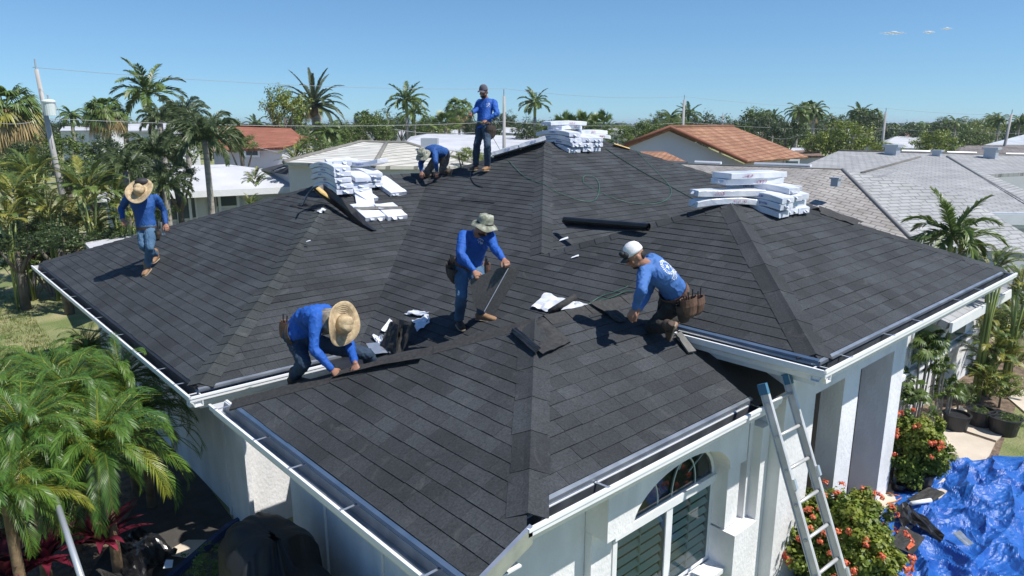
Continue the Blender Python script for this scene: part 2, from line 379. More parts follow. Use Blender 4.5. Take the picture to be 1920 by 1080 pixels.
# rake strip on the front end of the low slope
mb = MB(); a = V((2.25, 3.0, .05)); b = V((2.9, 3.0, .321))
mb.add([a, b, b + V((0, 0, -.13)), a + V((0, 0, -.13)), a + V((0, .03, .006)), b + V((0, .03, .006)), b + V((0, .03, -.13)), a + V((0, .03, -.13))], [(0, 1, 2, 3), (7, 6, 5, 4), (0, 4, 5, 1), (3, 2, 6, 7), (0, 3, 7, 4), (1, 5, 6, 2)])
mb.build('rake_board', ALU, house)

# walls
WT = -.16
wl = MB()
wl.bb((2.9, 8.15, GZ), (9, 15.6, WT)); wl.bb((2.84, 8.0, GZ), (2.90, 8.62, WT)); wl.bb((2.855, 8.72, GZ), (2.9, 8.78, WT))
wl.bb((2.94, 3.55, GZ), (6.54, 4.6, .1)); wl.bb((2.94, 4.6, GZ), (6.54, 6.95, -.06)); wl.bb((4.4, 6.95, GZ), (6.54, 8.145, -.25))
wl.bb((2.91, 5.0, GZ), (2.937, 5.05, .0)); wl.bb((2.91, 6.1, GZ), (2.937, 6.14, .0))
# header block with the arch, pilasters right of it
def arch_block(mb, x0, x1, y0, y1, z0, z1, cx, a, b, n=22):
    pts = [(cx - a * cos(pi * i / n), z0 + b * sin(pi * i / n)) for i in range(n + 1)]
    for i in range(n):
        (xa, za), (xb, zb) = pts[i], pts[i + 1]
        mb.face([(xa, y0, za), (xb, y0, zb), (xb, y0, z1), (xa, y0, z1)])
        mb.face([(xa, y0, za), (xa, y1, za), (xb, y1, zb), (xb, y0, zb)])
    mb.bb((x0, y0, z0), (cx - a, y1, z1)); mb.bb((cx + a, y0, z0), (x1, y1, z1))
arch_block(wl, 4.05, 6.26, 3.3, 3.545, -.46, .1, 5.17, .78, .38)
wl.bb((5.97, 3.33, -1.15), (6.2, 3.545, -.463)); wl.bb((6.32, 3.32, GZ), (6.40, 3.545, .1))
wl.bb((6.40, 3.22, GZ), (6.555, 3.54, -.12)); wl.bb((4.05, 3.47, GZ), (4.32, 3.545, -.463))
wl.bb((5.96, 3.2, GZ), (6.395, 3.545, -1.17)); wl.bb((4.3, 3.4, GZ), (5.96, 3.545, -1.60))
# entrance block: left return, header, columns, back wall
wl.bb((6.56, 3.08, GZ), (7.24, 3.5, .6)); wl.bb((7.24, 3.08, .07), (9.9, 3.34, .6))
wl.bb((6.56, 3.5, GZ), (7.2, 7, .6))
wl.bb((7.98, 3.08, GZ), (8.42, 3.34, .07)); wl.bb((9.47, 3.08, GZ), (9.9, 3.45, .07))
wl.bb((9.9, 4.2, GZ), (12.0, 5.2, -.3))
wo_ = wl.build('wall', STUC, house)
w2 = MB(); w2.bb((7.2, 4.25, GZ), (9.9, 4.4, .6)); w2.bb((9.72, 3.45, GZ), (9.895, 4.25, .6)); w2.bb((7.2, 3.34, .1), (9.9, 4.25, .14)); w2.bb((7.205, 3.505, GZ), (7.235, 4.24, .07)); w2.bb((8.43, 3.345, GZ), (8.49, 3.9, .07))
w2.build('porch_wall', GREY, house)
pa_ = ata(1645, 712, 1, 3.5); pb_ = ata(1668, 712, 1, 3.5); dm = MB(); dm.bb((pa_.x, 3.5, GZ), (pb_.x, 3.56, pa_.z)); dm.build('porch_panel', PAINT, house)
sf = MB(); sf.bb((2.34, 7.83, -.16), (9, 17.5, -.145)); sf.bb((2.42, 3.16, -.09), (2.95, 6.9, -.075)); sf.bb((2.9, 3.16, .13), (6.5, 3.55, .145)); sf.bb((6.18, 2.66, .62), (12.2, 3.08, .635)); sf.bb((6.18, 3.0, .6), (6.56, 4.2, .615)); sf.bb((9.9, 3.08, .6), (12.2, 4.2, .615))
sf.build('soffit', PAINT, house)
# arched window
win = MB(); GLASS = M('window_glass', (.02, .03, .03), rough=.03, spec=.5); gm = GLASS.node_tree; gm.nodes['Principled BSDF'].inputs['Transmission Weight'].default_value = 1
GLASS.node_tree.nodes['Principled BSDF'].inputs['Base Color'].default_value = (.55, .7, .66, 1)
gn = GLASS.node_tree; gn.nodes.clear(); go_ = gn.nodes.new('ShaderNodeOutputMaterial'); gt_ = gn.nodes.new('ShaderNodeBsdfTransparent'); gt_.inputs[0].default_value = (.74, .84, .80, 1); gg_ = gn.nodes.new('ShaderNodeBsdfGlossy'); gg_.inputs['Roughness'].default_value = .02
gf_ = gn.nodes.new('ShaderNodeFresnel'); gf_.inputs[0].default_value = 1.5; gm_ = gn.nodes.new('ShaderNodeMixShader'); gn.links.new(gf_.outputs[0], gm_.inputs[0]); gn.links.new(gt_.outputs[0], gm_.inputs[1]); gn.links.new(gg_.outputs[0], gm_.inputs[2]); gn.links.new(gm_.outputs[0], go_.inputs[0])
SLAT = M('shutter_slat', (.72, .77, .74), (.62, .68, .65), scale=4, rough=.5)
DARK = M('dark_interior', (.03, .035, .033), rough=.8)
yw = 3.535
hole = MB()
# dark panel on the uncut wall paints the unlit room behind the window
fr = MB()
x0, x1, zb, zt = 4.36, 5.97, -1.56, -.66
for a, b in (((x0, yw - .05, zb), (x0 + .06, yw, zt)), ((x1 - .06, yw - .05, zb), (x1, yw, zt)), ((5.14, yw - .06, zb + .04), (5.24, yw, zt)), ((x0 + .06, yw - .05, zb), (x1 - .06, yw, zb + .04))): fr.bb(a, b)
fr.bb((x0, yw - .075, zt), (x1, yw, zt + .085))
wf = fr.build('window', PAINT, house)
ra = MB(); cx, az = 5.17, -.575; A_, B_ = .80, .50
ra.tube([(cx - A_ * cos(pi * i / 20), yw - .02, az + B_ * sin(pi * i / 20)) for i in range(21)], .028, 6)
ra.build('frame', PAINT, wf)
mu = MB(); MUNT = M('muntin', (.45, .52, .5), rough=.4)
for c_, r_ in ((4.83, .2), (5.45, .2)): mu.tube([(c_ - r_ * cos(pi * i / 12), yw - .022, az + .34 * sin(pi * i / 12)) for i in range(13)], .012, 5)
for q in (.6, 1.1, 2.0, 2.5): mu.tube([(cx - A_ * .55 * cos(q), yw - .022, az + .27 * sin(q)), (cx - A_ * cos(q), yw - .022, az + B_ * sin(q))], .01, 5)
for x in (4.78, 5.58): mu.tube([(x, yw - .022, zb + .05), (x, yw - .022, zt)], .012, 5)
mu.build('muntin', MUNT, wf)
sl_ = MB()
for xa, xb in ((4.43, 5.12), (5.26, 5.9)):
    z = zb + .07
    while z < zt - .03:
        sl_.box(((xa + xb) / 2, yw - .008, z), (xb - xa, .07, .008), Matrix.Rotation(radians(48), 3, 'X')); z += .105
sl_.build('shutter', SLAT, wf)
bk = MB(); bk.bb((x0 + .03, yw + .004, zb + .02), (x1 - .03, yw + .014, zt)); 
bk.face([(cx, yw + .006, az)] + [(cx - A_ * cos(pi * i / 20), yw + .006, az + B_ * sin(pi * i / 20)) for i in range(21)])
bk.build('shade', DARK, wf)
gl = MB(); gl.face([(x0 + .05, yw - .046, zb + .03), (x1 - .05, yw - .046, zb + .03), (x1 - .05, yw - .046, zt), (x0 + .05, yw - .046, zt)]); gl.face([(cx + A_ * .98 * cos(pi * i / 20), yw - .03, az + .49 * sin(pi * i / 20)) for i in range(21)])
gl.build('pane', GLASS, wf)
si = MB(); si.bb((4.2, 3.28, -1.62), (6.1, 3.47, -1.57)); si.build('sill', STUC, wf)

# ---------------------------------------------------------------- ground
grass = M('lawn', (.15, .19, .06), (.34, .31, .16), scale=1.1, rough=.95, bump=1, bscale=30, c3=(.24, .25, .11), bdist=.04, det=8)
g = MB(); g.face([(-2500, -2500, GZ), (2500, -2500, GZ), (2500, 2500, GZ), (-2500, 2500, GZ)])
tag(g.build('ground', grass), kind='structure')
# ---------------------------------------------------------------- foliage library
def leafmat(name, c1, c2, isl=.35, rough=.42, tr=.22, spec=.45, scale=.8):
    return M(name, c1, c2, scale=scale, rough=rough, island=isl, trans=tr, spec=spec)
L_PALM = leafmat('palm_leaf', (.075, .125, .026), (.14, .195, .045))
L_PALMY = leafmat('palm_leaf_yellow', (.17, .19, .035), (.30, .28, .06))
L_PALMD = leafmat('palm_leaf_dark', (.07, .105, .04), (.135, .175, .075), spec=.5)
L_PALMG = leafmat('palm_leaf_grey', (.07, .095, .055), (.12, .15, .08))
L_DRY = leafmat('dry_frond', (.22, .16, .07), (.32, .24, .11), tr=.1, rough=.8)
L_NEAR = leafmat('glossy_leaf', (.045, .115, .018), (.115, .205, .028), rough=.42, spec=.42, tr=.2)
L_TREE = leafmat('tree_leaf', (.075, .12, .024), (.14, .19, .045), isl=.5)
L_TREEY = leafmat('bright_tree_leaf', (.14, .19, .03), (.23, .27, .05), isl=.45)
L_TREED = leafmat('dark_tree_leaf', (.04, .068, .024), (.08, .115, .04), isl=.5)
L_RED = leafmat('red_leaf', (.10, .012, .03), (.25, .03, .06), isl=.4)
L_ORANGE = leafmat('orange_leaf', (.45, .20, .04), (.35, .10, .03), isl=.4)
L_FLOWER = leafmat('orange_flower', (.62, .10, .045), (.72, .20, .09), isl=.3, tr=.15)
L_IXORA = leafmat('ixora_leaf', (.09, .15, .022), (.24, .27, .04), isl=.4, rough=.48, spec=.3, scale=2.5)
BARK = M('palm_bark', (.24, .22, .19), (.36, .33, .29), scale=3, rough=.9, bump=.6, bscale=14, stretch=(1, 1, 5))
BARKD = M('dark_bark', (.10, .085, .065), (.17, .15, .12), scale=4, rough=.95, bump=.6, bscale=18)
SHAFT = M('crown_shaft', (.16, .22, .06), (.26, .30, .09), scale=2, rough=.4)
CUT = M('boot_bark', (.12, .08, .045), (.24, .17, .10), scale=6, rough=.95, bump=1, bscale=20)

def frond(mb, base, az, el, bend, L, nl, lmax, wd, vang=.35, plume=0, droop=.4, rr=random, rach=.014, pet=.12, leafang=.95, yaw=0, mr=0, ml=0):
    base = V(base); N = 12; pts = []; tans = []
    p = base.copy(); a = el
    for i in range(N + 1):
        azz = az + yaw * (i / N) ** 2
        d = V((cos(azz) * cos(a), sin(azz) * cos(a), sin(a))); pts.append(p.copy()); tans.append(d); p += d * (L / N); a -= bend / N * (1.5 if i > N * .5 else .6)
    mb.m = mr; mb.tube([pts[0], pts[4], pts[8], pts[12]], [rach * 1.6, rach, rach * .6, rach * .2], 4, cap=False); mb.m = ml
    for k in range(nl):
        t = pet + (1 - pet) * (k + .5) / nl
        x = t * N; i = min(int(x), N - 1); f = x - i
        q = pts[i].lerp(pts[i + 1], f); tn = tans[i].lerp(tans[i + 1], f).normalized()
        side = tn.cross(UPZ); side = side.normalized() if side.length > .05 else V((-sin(az), cos(az), 0))
        up = side.cross(tn).normalized()
        s = (t - pet) / (1 - pet); prof = (sin(pi * min(1, .12 + .80 * s)) ** .55)
        la = leafang * (1 - .55 * s)
        for sd in (-1, 1):
            l = lmax * prof * rr.uniform(.85, 1.1); v = vang + (rr.uniform(-1, 1) * plume if plume else rr.uniform(-.12, .12))
            lat = side * (sd * cos(v)) + up * sin(v)
            d = (tn * cos(la) + lat * sin(la)).normalized()
            wv = (tn * sin(la) - lat * cos(la)).normalized() * (wd * .5)
            dr = droop * rr.uniform(.7, 1.3)
            a0 = q; a1 = q + d * (l * .5) - UPZ * (dr * l * .12); a2 = q + d * (l * .92) - UPZ * (dr * l * .5)
            mb.add([a0 - wv * .5, a0 + wv * .5, a1 + wv, a1 - wv, a2], [(0, 1, 2, 3), (3, 2, 4)])
def fan(mb, base, az, el, plen, R, ns=18, rr=random, spread=2.5, mr=0, ml=0, droop=.35, wf=1.0):
    base = V(base); d = V((cos(az) * cos(el), sin(az) * cos(el), sin(el))); c = base + d * plen - UPZ * (.06 * plen)
    mb.m = mr; mb.tube([base, c], .012, 4, cap=False); mb.m = ml
    d = (d - UPZ * .25).normalized(); side = d.cross(UPZ).normalized(); roll = rr.uniform(-.5, .5)
    up = side.cross(d); side = (side * cos(roll) + up * sin(roll)).normalized(); up = side.cross(d)
    for k in range(ns):
        a = (k / (ns - 1) - .5) * spread; l = R * (1 - .25 * abs(a) / (spread / 2)) * rr.uniform(.9, 1.05)
        dd = d * cos(a) + side * sin(a); w = (-d * sin(a) + side * cos(a)) * (R * .055 * wf)
        m_ = c + dd * (l * .55) + up * rr.uniform(-.03, .03) * R; t_ = c + dd * l - UPZ * (droop * l * rr.uniform(.6, 1.4))
        mb.add([c - w * .2, c + w * .2, m_ + w, m_ - w, t_], [(0, 1, 2, 3), (3, 2, 4)])
def sph(n, rr, zmin=-.3, zmax=1):
    out = []
    for i in range(n):
        z = zmin + (zmax - zmin) * (i + .5) / n; a = i * 2.39996 + rr.uniform(-.25, .25); out.append((a, math.asin(max(-1, min(1, z)))))
    return out
def clump_crown(mb, rx, ry, rz, ncl, nlf, ls, rr, cz=0, gap=.35, clr=.3, shell=.55, lw=.5):
    for i in range(ncl):
        a = rr.uniform(0, 2 * pi); z = rr.uniform(-.75, 1); r = math.sqrt(1 - z * z); k = rr.uniform(shell, 1) * (1 + .22 * sin(a * 3 + z * 4) + .12 * sin(a * 7))
        c = V((rx * r * cos(a) * k, ry * r * sin(a) * k, rz * z * k + cz)); cr = clr * rr.uniform(.6, 1.25)
        for j in range(nlf):
            d = V((rr.gauss(0, 1), rr.gauss(0, 1), rr.gauss(0, .8))).normalized(); q = c + d * (cr * rr.uniform(.3, 1))
            n_ = (d + V((0, 0, .7)) + V((rr.uniform(-.7, .7), rr.uniform(-.7, .7), rr.uniform(-.5, .5)))).normalized()
            u_ = n_.orthogonal().normalized(); ang = rr.uniform(0, 6.28); u_ = (Matrix.Rotation(ang, 3, n_) @ u_); v_ = n_.cross(u_); s_ = ls * rr.uniform(.6, 1.3)
            mb.add([q - u_ * s_ * .5, q + v_ * s_ * lw * .5, q + u_ * s_ * .5, q - v_ * s_ * lw * .5], [(0, 1, 2, 3)])
def crown_mesh(kind, seed):
    rr = random.Random(seed); mb = MB()
    if kind == 'royal':      # feather palm, open crown, length 1 unit = frond length
        for a, e in sph(17, rr, -.35, .97): frond(mb, (0, 0, 0), a, e * .95 + .12, 1.25 if e < .7 else .7, 1, 34, .30, .036, .5, .45, .5, rr, .012)
        return mb, [L_PALM, L_PALM]
    if kind == 'date':
        for a, e in sph(34, rr, -.25, .98): frond(mb, (0, 0, 0), a, e + .05, 1.1 if e < .9 else .6, 1, 42, .18, .02, .45, .15, .25, rr, .01, leafang=.75)
        return mb, [L_PALMG, L_PALMG]
    if kind == 'coconut':
        for a, e in sph(20, rr, -.5, .9): frond(mb, (0, 0, 0), a, e + .15, 1.6, 1, 38, .24, .03, -.15, .1, .75, rr, .012)
        return mb, [L_PALM, L_PALM]
    if kind == 'foxtail':
        for a, e in sph(22, rr, -.4, .92): frond(mb, (0, 0, 0), a, e + .3, 1.75, 1, 74, .21, .022, 0, 1.5, .35, rr, .016, leafang=.85)
        return mb, [L_PALMD, L_PALMD]
    if kind == 'sabal':
        for a, e in sph(46, rr, -.75, .95):
            mb_m = 2 if e < -.25 else (1 if e < .1 and rr.random() < .4 else 0)
            fan(mb, (0, 0, 0), a, e, .5, .55, 17, rr, 2.3, mb_m, mb_m, .5 if e > -.2 else .9)
        return mb, [L_PALM, L_PALMY, L_DRY]
    if kind == 'fanbush':
        for a, e in sph(34, rr, .1, .98): fan(mb, (rr.uniform(-.15, .15), rr.uniform(-.15, .15), -.2), a, e, rr.uniform(.4, .6), .45, 15, rr, 2.2, 0, 0, .15)
        return mb, [L_PALM]
    if kind == 'areca':      # clump of arching yellow stems, unit = overall radius
        for i in range(30):
            a = rr.uniform(0, 6.28); b = rr.uniform(0, .35); m_ = 1 if rr.random() < .35 else 0
            frond(mb, (cos(a) * b * .6, sin(a) * b * .6, rr.uniform(-.5, .1)), a + rr.uniform(-.5, .5), rr.uniform(.45, 1.3), rr.uniform(.9, 1.5), rr.uniform(.75, 1.1), 22, .27, .024, .35, .1, .5, rr, .013, .2, mr=1, ml=m_)
        return mb, [L_PALM, L_PALMY]
    if kind in ('tree', 'treey', 'treed'):
        clump_crown(mb, .9, .9, .75, 80, 62, .085, rr, clr=.24)
        return mb, [{'tree': L_TREE, 'treey': L_TREEY, 'treed': L_TREED}[kind]]
    if kind == 'bush':
        clump_crown(mb, .95, .95, .7, 44, 40, .12, rr, clr=.24)
        return mb, [L_TREE]
_cm = {}
def crown(kind, var):
    k = (kind, var)
    if k not in _cm:
        mb, mats = crown_mesh(kind, hash_s(kind) + var * 17); me = mb.mesh(kind + '_crown')
        for m in mats: me.materials.append(m)
        if len(mats) > 1: me.polygons.foreach_set('material_index', mb.mi)
        me.update(); _cm[k] = me
    return _cm[k]
def hash_s(s): return sum(ord(c) * (i + 3) for i, c in enumerate(s))
def plant(kind, px, py, rpx, D, name, label, cat, group=None, var=0, trunk=True, sq=1.0, tr=.13, lean=0, tmat=None, base=None, rot=None, shaft=None, sy=None):
    """crown centre seen at px,py with a radius of rpx photo pixels, D metres ahead"""
    c = ond(px, py, D); R = rpx * D / 1348.0
    b = V((c.x + lean, c.y, GZ)) if base is None else V(base)
    t = thing(name, b, label, cat, group)
    o = link('crown', crown(kind, var), t); o.matrix_parent_inverse = Matrix.Identity(4)
    o.location = c - b; o.scale = (R * (sy or 1), R * (sy or 1), R * sq); o.rotation_euler = (0, 0, (px * .37 + D) if rot is None else rot)
    if trunk:
        mb = MB(); top = c - b; rs = []
        if kind in ('tree', 'treey', 'treed', 'bush'):
            mb.tube([(0, 0, 0), top * .5, top * .9], [tr, tr * .8, tr * .5], 7)
            for k in range(4):
                a = k * 1.7 + D; mb.tube([top * .55, top * .8 + V((cos(a), sin(a), 0)) * R * .4, top + V((cos(a), sin(a), .2)) * R * .75], [tr * .5, tr * .35, tr * .1], 5)
            m_ = [BARKD]
        elif kind == 'areca':
            for k in range(5): a = k * 1.3 + px; mb.tube([V((cos(a) * R * .12, sin(a) * R * .12, 0)), top * .6 + V((cos(a) * R * .1, sin(a) * R * .1, 0)), top + V((cos(a) * R * .3, sin(a) * R * .3, -.1))], [tr, tr, tr * .7], 6)
            m_ = [SHAFT]
        else:
            N = 10; pts = [V((top.x * (i / N) ** 1.5, top.y * (i / N) ** 1.5, top.z * i / N)) for i in range(N + 1)]
            if kind == 'royal' or shaft:
                cut = len(pts) - 3
                mb.tube(pts[:cut + 1], [tr * (1.15 - .3 * i / N) for i in range(cut + 1)], 9); mb.m = 1
                mb.tube(pts[cut:], [tr * .8, tr * .95, tr * .35], 9)
            else: mb.tube(pts, [tr * (1.1 - .25 * i / N) for i in range(N + 1)], 9)
            if kind in ('date',):
                mb.m = 2; mb.ell(top - V((0, 0, R * .16)), (R * .13, R * .13, R * .2))
            if kind in ('sabal',): mb.m = 2; mb.tube([top - V((0, 0, R * .6)), top], [tr, R * .12], 8)
            m_ = [tmat or BARK, SHAFT, CUT]
        k = mb.build('trunk', m_, None, smooth=True); k.parent = t
    return t
# ---------------------------------------------------------------- neighbourhood houses
def tile_mat(name, c1, c2, rows=.33, mortar=.55, bumpd=.05, axis='u', rough=.8, c3=None, squash=.7):
    """Rows of tiles from UV in metres: u along the eave, v up the slope."""
    m = M(name, c1, c2, scale=1.3, rough=rough, c3=c3)
    n = m.node_tree; B = n.nodes['Principled BSDF']; uv = n.nodes.new('ShaderNodeUVMap')
    br = n.nodes.new('ShaderNodeTexBrick'); br.inputs['Scale'].default_value = 1; br.inputs['Brick Width'].default_value = rows * squash; br.inputs['Row Height'].default_value = rows
    br.inputs['Mortar Size'].default_value = rows * .09; br.inputs['Mortar Smooth'].default_value = .4; br.inputs['Bias'].default_value = 0
    br.inputs['Color1'].default_value = (.90, .90, .90, 1); br.inputs['Color2'].default_value = (1.06, 1.06, 1.06, 1); br.inputs['Mortar'].default_value = (mortar, mortar, mortar, 1)
    n.links.new(uv.outputs[0], br.inputs[0])
    lk = B.inputs['Base Color'].links[0].from_socket; mx = n.nodes.new('ShaderNodeVectorMath'); mx.operation = 'MULTIPLY'
    n.links.new(lk, mx.inputs[0]); n.links.new(br.outputs[0], mx.inputs[1]); n.links.new(mx.outputs[0], B.inputs['Base Color'])
    b = n.nodes.new('ShaderNodeBump'); b.inputs['Strength'].default_value = .8; b.inputs['Distance'].default_value = bumpd; n.links.new(br.outputs['Fac'], b.inputs['Height']); b.invert = True; n.links.new(b.outputs[0], B.inputs['Normal'])
    return m
T_ORANGE = tile_mat('orange_tile', (.27, .12, .06), (.40, .21, .12), .30, .5, c3=(.33, .16, .085))
T_RUST = tile_mat('rust_tile', (.29, .10, .055), (.38, .15, .09), .30, .6)
T_WHITE = tile_mat('white_tile', (.50, .49, .45), (.62, .61, .57), .42, .32, squash=60)  # dark row lines stand in for the shadows along the ribs
T_CREAM = tile_mat('cream_tile', (.44, .43, .38), (.56, .54, .49), .42, .38, squash=60)
T_GREY = tile_mat('grey_shingle', (.29, .295, .30), (.37, .375, .38), .15, .6, squash=2.2, c3=(.33, .335, .34))
T_GREYB = tile_mat('grey_brown_shingle', (.24, .22, .20), (.38, .36, .34), .125, .5, squash=2.4, c3=(.31, .29, .275))
T_BROWN = tile_mat('brown_shingle', (.14, .12, .11), (.26, .23, .21), .2, .6, squash=2)
T_BROWNR = tile_mat('brown_tile', (.20, .12, .09), (.28, .18, .14), .3, .6)
FLATW = M('flat_white_roof', (.44, .45, .48), (.54, .55, .58), scale=.7, rough=.7, c3=(.49, .50, .53), bump=.2, bscale=3)
FLATB = M('black_membrane', (.04, .042, .046), (.06, .062, .066), scale=1, rough=.7)
ROLL = M('blue_grey_roof', (.34, .38, .42), (.45, .48, .52), scale=.8, rough=.7)
HW = M('house_wall', (.58, .59, .62), (.66, .67, .70), scale=.6, rough=.9)
PINK = M('pink_wall', (.55, .53, .60), (.62, .60, .66), scale=.6, rough=.9)
WGL = M('house_glass', (.06, .08, .09), (.10, .12, .13), scale=1, rough=.12, spec=.8)
TEAL = M('teal_glass', (.05, .14, .15), (.08, .20, .2), scale=1, rough=.15)
VENT = M('galvanised_vent', (.45, .48, .52), rough=.45, metal=.4)

def slope(name, pts, mat, parent, thick=.12):
    """one roof plane from its corner points, with UVs in metres and some thickness"""
    pts = [V(p) for p in pts]; n = (pts[1] - pts[0]).cross(pts[2] - pts[0]).normalized()
    if n.z < 0: pts.reverse(); n = -n
    u = UPZ.cross(n); u = u.normalized() if u.length > .01 else V((1, 0, 0)); v = n.cross(u)
    k = len(pts); vs = pts + [p - n * thick for p in pts]
    fs = [tuple(range(k)), tuple(range(2 * k - 1, k - 1, -1))] + [(i, k + i, k + (i + 1) % k, (i + 1) % k) for i in range(k)]
    me = bpy.data.meshes.new(name); me.from_pydata([tuple(p) for p in vs], [], fs); me.materials.append(mat)
    uvl = me.uv_layers.new(name='UVMap')
    for lp in me.loops:
        p = vs[lp.vertex_index]; uvl.data[lp.index].uv = (p.dot(u), p.dot(v))
    me.update(); return link(name, me, parent)
def ridge(name, pts, mat, parent, r=.09):
    mb = MB(); mb.tube([V(p) for p in pts], r, 6); return mb.build(name, mat, parent, smooth=True)
def hiphouse(loc, sx, sy, eave, rise, rot, mats, label, cat='house', name='house', gable=False, ov=.5, wins=(), ridgemat=None, wallmat=None, rl=None, group=None):
    """box house: sx,sy footprint, roof ridge along local x; rot about z"""
    t = thing(name, (loc[0], loc[1], GZ), label, cat, group); t.rotation_euler = (0, 0, rot)
    W = wm(t); P = lambda x, y, z: W @ V((x, y, z))
    hx, hy = sx / 2, sy / 2; ox, oy = hx + ov, hy + ov; ez = eave; rz = eave + rise
    r = (hx + ov) if gable else (rl / 2 if rl is not None else max(.05, ox - oy))
    A, B, Cc, D = P(-ox, -oy, ez), P(ox, -oy, ez), P(ox, oy, ez), P(-ox, oy, ez); R1, R2 = P(-r, 0, rz), P(r, 0, rz)
    slope('roof', [A, B, R2, R1], mats, t); slope('roof', [Cc, D, R1, R2], mats, t)
    if not gable: slope('roof', [B, Cc, R2], mats, t); slope('roof', [D, A, R1], mats, t)
    if ridgemat:
        ridge('ridge_cap', [R1, R2], ridgemat, t)
        if not gable:
            for a, b in ((A, R1), (D, R1), (B, R2), (Cc, R2)): ridge('hip_cap', [a, b], ridgemat, t)
    mb = MB(); ht = eave - .02
    if gable:
        k = rise * hy / oy
        vs = [P(-hx, -hy, 0), P(hx, -hy, 0), P(hx, hy, 0), P(-hx, hy, 0), P(-hx, -hy, ht), P(hx, -hy, ht), P(hx, hy, ht), P(-hx, hy, ht), P(-hx, 0, ht + k), P(hx, 0, ht + k)]
        mb.add(vs, [(0, 1, 5, 4), (1, 2, 6, 9, 5), (2, 3, 7, 6), (3, 0, 4, 8, 7)])
    else:
        vs = [P(-hx, -hy, 0), P(hx, -hy, 0), P(hx, hy, 0), P(-hx, hy, 0), P(-hx, -hy, ht), P(hx, -hy, ht), P(hx, hy, ht), P(-hx, hy, ht)]
        mb.add(vs, [(0, 1, 5, 4), (1, 2, 6, 5), (2, 3, 7, 6), (3, 0, 4, 7)])
    mb.build('wall', wallmat or HW, t)
    fb = MB()
    for a, b in ((A, B), (B, Cc), (Cc, D), (D, A)):
        d = (b - a).normalized(); o = d.cross(UPZ)
        fb.extr([(.0, .02), (.03, .02), (.03, -.2), (.0, -.2)], a, b, o)
    fb.build('fascia', PAINT, t)
    for (face, c, z0, ww, hh) in wins:
        m2 = MB(); m3 = MB()
        for mm, e, th in ((m2, .06, .05), (m3, 0, .07)):
            w_, h_ = ww + 2 * e, hh + 2 * e
            if face == 'S': mm.box(P(c, -hy - .01, z0 + hh / 2), (w_, th, h_), W.to_3x3())
            if face == 'N': mm.box(P(c, hy + .01, z0 + hh / 2), (w_, th, h_), W.to_3x3())
            if face == 'W': mm.box(P(-hx - .01, c, z0 + hh / 2), (th, w_, h_), W.to_3x3())
            if face == 'E': mm.box(P(hx + .01, c, z0 + hh / 2), (th, w_, h_), W.to_3x3())
        f = m2.build('window', PAINT, t); m3.build('pane', WGL, f)
    return t
def free(name, loc, label, cat, group=None): return thing(name, loc, label, cat, group)

# left neighbour: low white roof, seen behind the left end of our roof
def pz(px, py, z): return atz(px, py, z)
t = free('house', gcol(440, 24), 'low white-roofed house with windows just past the left end of the charcoal roof', 'house')
ez = .35
A = pz(292, 363, ez); B = pz(578, 350, ez); dAB = (B - A).normalized(); nrm = V((-dAB.y, dAB.x, 0)); 
if nrm.dot(HD) < 0: nrm = -nrm
Rg = ond(425, 308, hdist(A) + 4.2); Rg2 = Rg + dAB * -2.2
slope('roof', [A - dAB * 2, B + dAB * 2, Rg, Rg2], FLATW, t, .1)
slope('roof', [B + dAB * 2, B + dAB * 2 + nrm * 8, Rg], FLATW, t, .1)
slope('roof', [Rg2, Rg, B + dAB * 2 + nrm * 8, A - dAB * 2 + nrm * 8], FLATW, t, .1)
mb = MB(); mb.extr([(0, .03), (.05, .03), (.05, -.22), (0, -.22)], A - dAB * 2, B + dAB * 2, -nrm); mb.build('fascia', PAINT, t)
Rm = Matrix((dAB, nrm, UPZ)).transposed()
mid = (A + B) / 2 + nrm * 4; mid.z = (GZ + ez) / 2
mb = MB(); mb.box(mid + nrm * .4, ((B - A).length + 3, 7.4, ez - GZ), Rm); mb.build('wall', HW, t)
def lwin(px, py0, py1, w_):
    q = ray(px, (py0 + py1) / 2); p0 = mid + nrm * (.4 - 3.7 - .02); tt = (p0 - C0).dot(nrm) / q.dot(nrm); c = C0 + q * tt
    h_ = (py1 - py0) / 1348 * hdist(c); a = MB(); a.box(c, (w_ + .14, .06, h_ + .14), Rm); f = a.build('window', PAINT, t)
    a = MB(); a.box(c - nrm * .02, (w_, .06, h_), Rm); a.build('pane', WGL, f)
for px, y0, y1, w_ in ((424, 364, 386, .75), (346, 368, 410, .55), (327, 368, 412, .4), (400, 366, 400, .12), (363, 368, 408, .1)): lwin(px, y0, y1, w_)
for px in (310, 333, 356, 393, 412, 447): 
    q = ray(px, 385); p0 = mid + nrm * (.4 - 3.7 - .12); tt = (p0 - C0).dot(nrm) / q.dot(nrm); c = C0 + q * tt; mb = MB(); mb.box((c.x, c.y, (GZ + ez) / 2 - .1), (.1, .1, ez - GZ - .2), Rm); mb.build('post', PAINT, t)

# flat white lean-to roof just beyond the left eave
t = free('patio_cover', gcol(200, 22), 'small flat white patio roof poking out past the left eave near the walking roofer', 'patio cover')
a = pz(155, 455, -.2); b = pz(230, 450, -.2); c = pz(300, 430, -.2); d = pz(258, 436, -.2); e = pz(190, 474, -.2)
mb = MB(); pts = [pz(158, 455, -.2), pz(262, 438, -.2), pz(330, 440, -.2), pz(182, 480, -.2)]
mb.add([V(p) for p in pts] + [V(p) - V((0, 0, .12)) for p in pts], [(0, 1, 2, 3), (7, 6, 5, 4), (0, 4, 5, 1), (1, 5, 6, 2), (2, 6, 7, 3), (3, 7, 4, 0)]); mb.build('roof', FLATW, t); fixnormals(t.children[0])
for p in pts: mb = MB(); mb.tube([(p.x, p.y, GZ), (p.x, p.y, -.3)], .05, 6); mb.build('post', PAINT, t)

